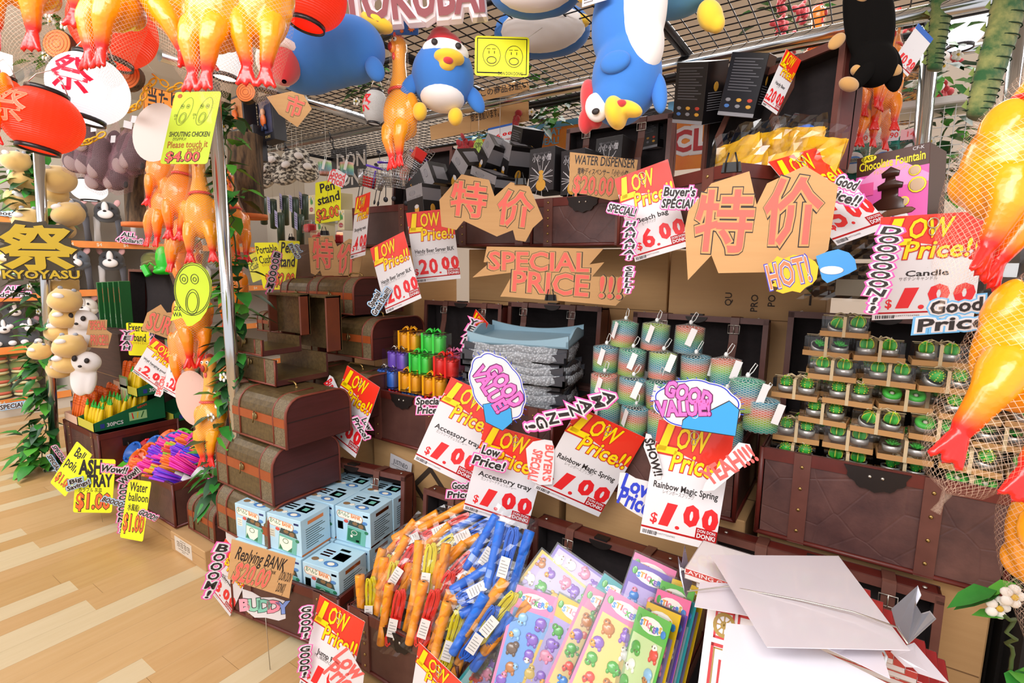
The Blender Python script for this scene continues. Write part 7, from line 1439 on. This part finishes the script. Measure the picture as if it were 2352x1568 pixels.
# ashtrays
AC={'blue':'#1d63c4','orange':'#ee6a1d','green':'#5fc22a','red':'#de2f3a'}
def ash(c,x,y,Y,rx,ry,s,lab):
    t=thing('ashtray','%s plastic ashtray %s'%(c,lab),'ashtray',fr(at(x,y,Y=Y),0,rx,ry,s)); m=MB(); m.lathe([(.002,0),(.038,0),(.046,.03),(.05,.032),(.043,.034),(.036,.008),(.002,.006)],24); m.build('bowl',mat(AC[c],.3),t); m=MB()
    for a in range(3): q=a*2.1; m.bb(.040*math.cos(q)-.006,.040*math.cos(q)+.006,.040*math.sin(q)-.006,.040*math.sin(q)+.006,.028,.037,.002)
    m.build('rest',mat(AC[c],.3),t); m=MB(); m.b0(-.014,.014,-.02,.02,.0085,.009); m.build('barcode_label',WHITE,t)
for a in (('blue',318,1042,1.15,55,10,1.25,'tilted at the left with a white label'),('blue',365,1026,1.2,50,15,1.15,'in the back row, second blue one'),('blue',404,1020,1.18,50,20,1.15,'partly under the right orange one'),('orange',330,1058,1.08,55,15,1.15,'in front at the left'),('orange',354,1045,1.12,60,15,1.25,'in the middle with a label'),('orange',392,1012,1.24,40,10,1.1,'at the back'),('green',300,1072,1.1,30,-10,1.15,'lowest at the left front'),('green',425,1008,1.26,55,30,1.1,'at the top right'),('green',440,1015,1.22,60,30,1.1,'rightmost'),('red',338,1032,1.2,40,0,1.1,'peeping between the blue ones'),('red',316,1070,1.05,50,-5,1.0,'under the orange one')): ash(*a)
# water balloon bunches
def wb(cs,lab,o,rot):
    t=thing('balloon_bunch',lab.replace('colours, ','balloon bunch, '),'balloons',Matrix.Translation(o)@rot); r=random.Random(len(lab)); m=MB()
    for i in range(22): x,z=r.uniform(-.026,.026),r.uniform(-.014,.014); m.tube([(x,0,z),(x*1.3,.05,z*1.2),(x*1.5+r.uniform(-.01,.01),.11+r.uniform(0,.02),z*1.4)],[.003,.0045,.0055],6,i%3)
    m.build('balloons',[mat(c,.4) for c in cs],t); m=MB(); m.cyl((0,-.05,0),(0,.01,0),.026,.03,n=14); m.build('paper_band',mat('#d5d2d6',.4),t); m=MB(); m.b0(-.012,.012,-.03,-.005,.0305,.031); m.build('barcode',INK,t); m=MB(); m.cyl((0,-.075,0),(0,-.05,0),.016,.022,n=12); m.build('cap',mat(cs[0],.35),t)
CC=[('#ef6a1d','#f0801f','#e2571a'),('#7a2ad0','#9a35d8','#5a2ad0'),('#e524a8','#f03a8a','#d81a80'),('#2a3ad0','#7a2ad0','#e524a8'),('#8fc22a','#e23a3a','#f0a01f')]
k=0
for j in range(4):
    for i in range(4):
        o=Vector((-2.70+.075*i+.02*(j%2),1.02+.055*j,.27+.03*j)); R=Matrix.Rotation(math.radians(-38+rnd.uniform(-10,10)),4,'Z')@Matrix.Rotation(math.radians(150+rnd.uniform(-8,8)),4,'X')
        wb(CC[(i*2+j)%5],'%s colours, %s from the left in row %s of the trunk'%(('orange','violet','magenta','blue mixed','green mixed')[(i*2+j)%5],ORD[i],('one','two','three','four')[j]),o,R)
# netted shark plush bunch at the upper left
SH=mat('#2e2727',.85,sheen=.1); NP=netmat('#d9a2b0',(26,.4),.08,.02)
for i,(x,y,r) in enumerate(((172,345,8),(205,350,4),(235,360,0),(262,345,-4),(290,350,-8),(315,340,-12),(225,385,6),(275,385,-6),(195,300,12))):
    t=thing('plush_shark','brown grey plush in a pink net, %s in the hanging bunch'%('leftmost','second from left','third from left','centre','third from right','second from right','low left','lowest right','topmost')[i],'plush',frame2((x,y),2.35-.03*(i%3),r,rnd.uniform(-30,30))); el('body',[((0,0,0),(20,18,46)),((0,-4,-28),(25,22,26)),((18,0,-36),(18,6,10),(0,30,0))],SH,t,3); el('belly',[((-4,-16,-34),(16,10,20))],mat('#9a8a86',.85),t); m=MB(); m.lathe([(2,86),(3,70),(10,50),(24,20),(29,-20),(28,-48),(6,-62),(2,-64)],18); o=m.build('net_bag',NP,t); MB().b0(-8,8,-20,-19,50,66).build('paper_tag',WHITE,t)
# distant shelf wall along the left
SHM=mat('#cfc6b8',.6); RAIL=mat('#ec7f35',.5,noise=('#f3a257',6,.3))
def rail(lab,y0,y1,z,x=-5.62):
    t=thing('shelf_board',lab,'shelf',Matrix.Translation((x,y0,z))); MB().b0(-.5,0,0,y1-y0,-.03,0).build('board',SHM,t); MB().b0(0,.006,0,y1-y0,-.045,.012).build('price_rail',RAIL,t); m=MB()
    for k in range(int((y1-y0)/.2)): yy=.06+k*.2; m.text('$4',yy,-.017,.04,0,.01,0,M=Matrix.Translation((.0066,0,0))@Matrix.Rotation(math.pi/2,4,'Z'))
    m.build('price_print',mat('#f6e6c8',.5),t)
rail('top plush shelf at the far left with an orange price rail',.2,1.5,1.6); rail('middle plush shelf at the far left with an orange price rail',.2,1.5,.98); rail('lower plush shelf at the far left with an orange price rail',.2,1.5,.56); rail('lowest plush shelf at the far left with SPECIAL on its rail',.2,1.5,.14)
rail('upper hat shelf with an orange price rail',1.55,3.6,1.42); rail('lower hat shelf with an orange price rail',1.55,3.6,1.0); rail('lowest hat shelf seen past the tan plush',1.55,3.6,.58); rail('bottom hat shelf over the floor',1.55,3.6,.14)
t=thing('shelving_frame','white back and side panels of the far left shelving','shelf',Matrix.Translation((-6.15,.2,0))); MB().b0(0,.02,0,3.5,0,2.05).build('back_panel',mat('#b9b0a6',.7),t); m=MB(); m.b0(.02,.53,-.02,0,0,2.05); m.build('end_panel',SHM,t); MB().b0(.02,.53,3.5,3.52,0,2.05).build('end_panel',SHM,t); MB().b0(.02,.53,1.31,1.335,0,2.05).build('divider',SHM,t); MB().b0(.02,.52,0,3.5,0,.09).build('plinth',SHM,t)
def plushy(lab,y,z,kind,s=1,rz=90,x=-5.75,grp=None):
    t=thing({'frog':'plush_frog','dog':'plush_boston_dog','chick':'plush_chick','panda':'plush_panda','melon':'plush_frog_mouth'}[kind],lab,'plush',Matrix.Translation((x,y,z))@Matrix.Rotation(math.radians(rz),4,'Z')@Matrix.Scale(.0013*s,4),grp)
    C={'frog':'#6f8a4a','dog':'#4a4c52','chick':'#e6cf6a','panda':'#e3ddd2','melon':'#7f8f4f'}[kind]
    if kind=='melon':
        el('body',[((0,0,40),(62,50,40))],mat(C,.9,sheen=.4),t); el('mouth',[((0,-26,30),(52,34,12))],mat('#cf6a52',.8),t); el('lower_lip',[((0,-18,14),(56,42,14))],mat('#d8d0a0',.8),t); el('eyes',[((-22,-14,78),(12,10,10)),((22,-14,78),(12,10,10))],mat(C,.9),t); return
    el('body',[((0,0,50),(50,44,52)),((0,-8,110),(54,46,46))],mat(C,.9,sheen=.4),t,5); el('muzzle',[((0,-52,98),(26,18,20)),((0,-48,130),(10,8,26))],PW if kind!='chick' else mat('#f3ead0',.8),t); el('ears',[((-44,0,146),(14,8,16)),((44,0,146),(14,8,16))],mat('#c9929a' if kind=='dog' else C if kind!='panda' else '#2a2422',.9),t); el('eyes',[((-24,-48,120),(8,6,9)),((24,-48,120),(8,6,9))],INK,t); el('nose',[((0,-70,102),(8,5,6))],INK,t); el('paws',[((-30,-44,20),(18,16,14)),((30,-44,20),(18,16,14))],PW,t)
PN2=('rearmost','middle','nearest')
for i,(y,k) in enumerate(((1.30,'frog'),(1.14,'frog'),(.98,'panda'))): plushy('plush %s on the top far left shelf, %s'%(k,('rightmost','middle','leftmost')[i]),y,1.605,k)
for i,(y,k) in enumerate(((1.36,'panda'),(1.20,'chick'),(1.05,'dog'),(.9,'frog'))): plushy('plush %s on the shelf behind the KYOYASU sign, %s'%(k,('rightmost','second from right','third from right','leftmost')[i]),y,.985+.14,k,1.2)
for i,(y,z,k) in enumerate(((1.30,.565,'dog'),(1.14,.565,'dog'),(.98,.565,'chick'),(1.22,.70,'dog'),(1.05,.70,'chick'))): plushy('plush %s piled on the lower far left shelf, %s'%(k,('front right','front middle','front left','top right','top left')[i]),y,z,k,1.1)
for r in range(4):
    for i in range(3): plushy('green frog mouth plush in the stack below, %s from the right in the %s row'%(('first','second','third')[i],('bottom','second','third','top')[r]),1.24-.175*i,.145+.095*r,'melon',1.15)
def hatp(lab,y,z,col,face,x=-5.7):
    t=thing('animal_hat',lab,'hat',Matrix.Translation((x,y,z))@Matrix.Rotation(math.radians(62),4,'Z')@Matrix.Scale(.0013,4)); el('crown',[((0,0,0),(74,66,70)),((0,0,-30),(76,66,44))],mat(col,.9,sheen=.4),t); 
    if face: el('muzzle',[((0,-62,-20),(44,20,30)),((0,-58,22),(20,16,42))],PW,t); el('nose',[((0,-80,0),(10,6,7))],INK,t); el('ears',[((-62,-6,60),(18,10,26),(0,-25,0)),((62,-6,60),(18,10,26),(0,25,0))],mat('#d9a8a8',.9),t); el('eyes',[((-34,-60,22),(7,5,8)),((34,-60,22),(7,5,8))],INK,t)
    else: el('folds',[((20,-40,10),(40,30,14),(0,30,0)),((-20,-44,-8),(44,28,12),(0,-20,0)),((0,-30,46),(36,30,14))],mat(col,.9,sheen=.4,noise=('#9a9a55',6,.3)),t)
    for s in(-1,1): b=MB(); b.tube([(s*58,-8,-40),(s*62,-14,-120),(s*66,-10,-230)],[26,20,24],10,0,sq=.5); b.build('ear_flap',PW if s<0 else mat('#5b5a60',.9),t)
for i,(y,c,f) in enumerate(((1.68,'#3c3e46',1),(1.92,'#2f3036',1),(2.2,'#77783a',0),(2.5,'#3c3e46',1),(2.8,'#8a8a90',0))): hatp('animal hat on the upper hat shelf, %s, %s'%(ORD[i]+' from the left','with a dark face' if f else 'crumpled and green' if i==2 else 'crumpled grey'),y,1.70,c,f)
for i,(y,c,f) in enumerate(((1.66,'#55606e',1),(1.92,'#33343a',1),(2.25,'#77783a',0),(2.55,'#2a2a30',1),(2.85,'#8a8a90',0))): hatp('animal hat on the lower hat shelf, %s, %s'%(ORD[i]+' from the left','blue grey in profile' if i==0 else 'with a white muzzle' if f else 'crumpled and green' if i==2 else 'crumpled grey'),y,1.27,c,f)
for i,(y,c,f) in enumerate(((1.68,'#e8e2d8',1),(1.95,'#9a9aa2',0),(2.3,'#3c3e46',1))): hatp('animal hat on the lowest hat shelf, %s'%('white with black ears','grey beside the white one','dark behind the golf boxes')[i],y,.86,c,f)
for c,D,lab in (((188,745),2.95,'white panda plush towel hanging above the little SPECIAL PRICE sign'),((196,840),2.9,'white panda plush towel lower by the carrot pens')):
    t=thing('plush_panda',lab,'plush',frame2(c,D,-6,12)); el('body',[((-4,0,-24),(24,12,46)),((12,0,-30),(14,10,36)),((4,-6,10),(30,22,24))],PW,t,3); el('eye_patches',[((-8,-29,18),(5,4,7)),((16,-28,15),(5,4,6))],INK,t); el('ears',[((-26,-2,30),(10,7,11))],INK,t); el('nose',[((8,-36,2),(4,3,3))],INK,t)
# ---------------------------------------------------------------- strings, wires and stems that hold the signs and hung goods
def find(s): return next(o for o in COL.objects if o.parent is None and str(o.get('label','')).startswith(s))
def tie(s,end,start=(0,0,0),r=.0008,m=None):
    o=find(s); Mi=o.matrix_basis.inverted(); sc=o.matrix_basis.to_scale().x; a=Vector(start)/sc; b=Mi@Vector(end)
    MB().tube([a,a.lerp(b,.5),b],r/sc,5).build('hang_wire',m or SILVER,o)
for s in ('rainbow magic spring hanging among pen packs, left','rainbow magic spring hanging among pen packs, right','small green oval face','dark green rolled cushion pack with a lavender label, first','dark green rolled cushion pack with a lavender label, second','dark green rolled cushion pack with a lavender label, third','dark green rolled cushion pack with a lavender label, fourth','dark green rolled cushion pack with a lavender label, fifth','dark green rolled cushion pack low behind the Pen stand card, left','dark green rolled cushion pack low behind the Pen stand card, right','white plush with black stripes behind the pen packs, first','unlit white ribbed lantern','small blue topped price card','upper yellow Pen stand','yellow sign with two','white plush with black stripes behind the pen packs, second'):
    p=find(s).matrix_basis.translation; tie(s,(max(-3.35,min(p.x,.1)),max(1.56,p.y),2.034),(0,0,.03) if 'pack' in s else (0,0,0))
for s in ('green yellow card SHOUTING','yellow plastic chain hanging','yellow plastic chain draped','brown grey plush in a pink net, low left','brown grey plush in a pink net, topmost','bark covered log pillar with an orange saucer left','orange card with black'):
    p=find(s).matrix_basis.translation; tie(s,(p.x,.95,2.215),(0,.004,.095 if 'card' in s or 'SHOUT' in s else 0))
for s,e in (('lime egg shaped',(-1.87,.96,1.15)),('blue topped $10.90',(.06,2.04,1.99)),('big Candle price card',(.12,1.70,1.12)),('largest brown cardboard',(-.33,1.38,1.42)),('Handy Beer Server price card hung',(-1.36,1.675,1.42)),('Wall hanging pocket price card in clear',(-2.85,1.52,.55)),('yellow Exercise band',(-3.5,1.35,.62)),('hanging diamond of brown',(-2.205,1.32,1.985)),('yellow ASH TRAY',(-2.95,.85,.003)),('yellow Portable',(-2.45,1.80,1.34)),('darker second',(-2.55,1.80,1.34)),('Rainbow Magic Spring price card beside',(-.27,1.40,.72)),('bark covered log pillar with an orange saucer right',(-2.3,1.6,2.03))): tie(s,e)
for s in ('white puffy cutout','Jump Rope price card','low price card at the bottom'):
    p=find(s).matrix_basis.translation; tie(s,(p.x-.012,p.y+.012,.004),(0,.002,0),.0013)
for s,q in (('vertical pink YEAH strip on the Exercise','yellow Exercise band'),('pink edged SPECIAL! strip at the top of the Ball','tilted yellow Ball'),('blue edged SPECIAL! strip lower','tilted yellow Ball'),('pink edged GOOD!! strip','yellow Water balloon'),('vertical pink BOOOM!','low price card of $8.00'),('blue edged Good Price!! strip at the lower','lower yellow Pen')):
    tie(s,find(q).matrix_basis.translation+Vector((0,.004,0)),(0,.003,0))
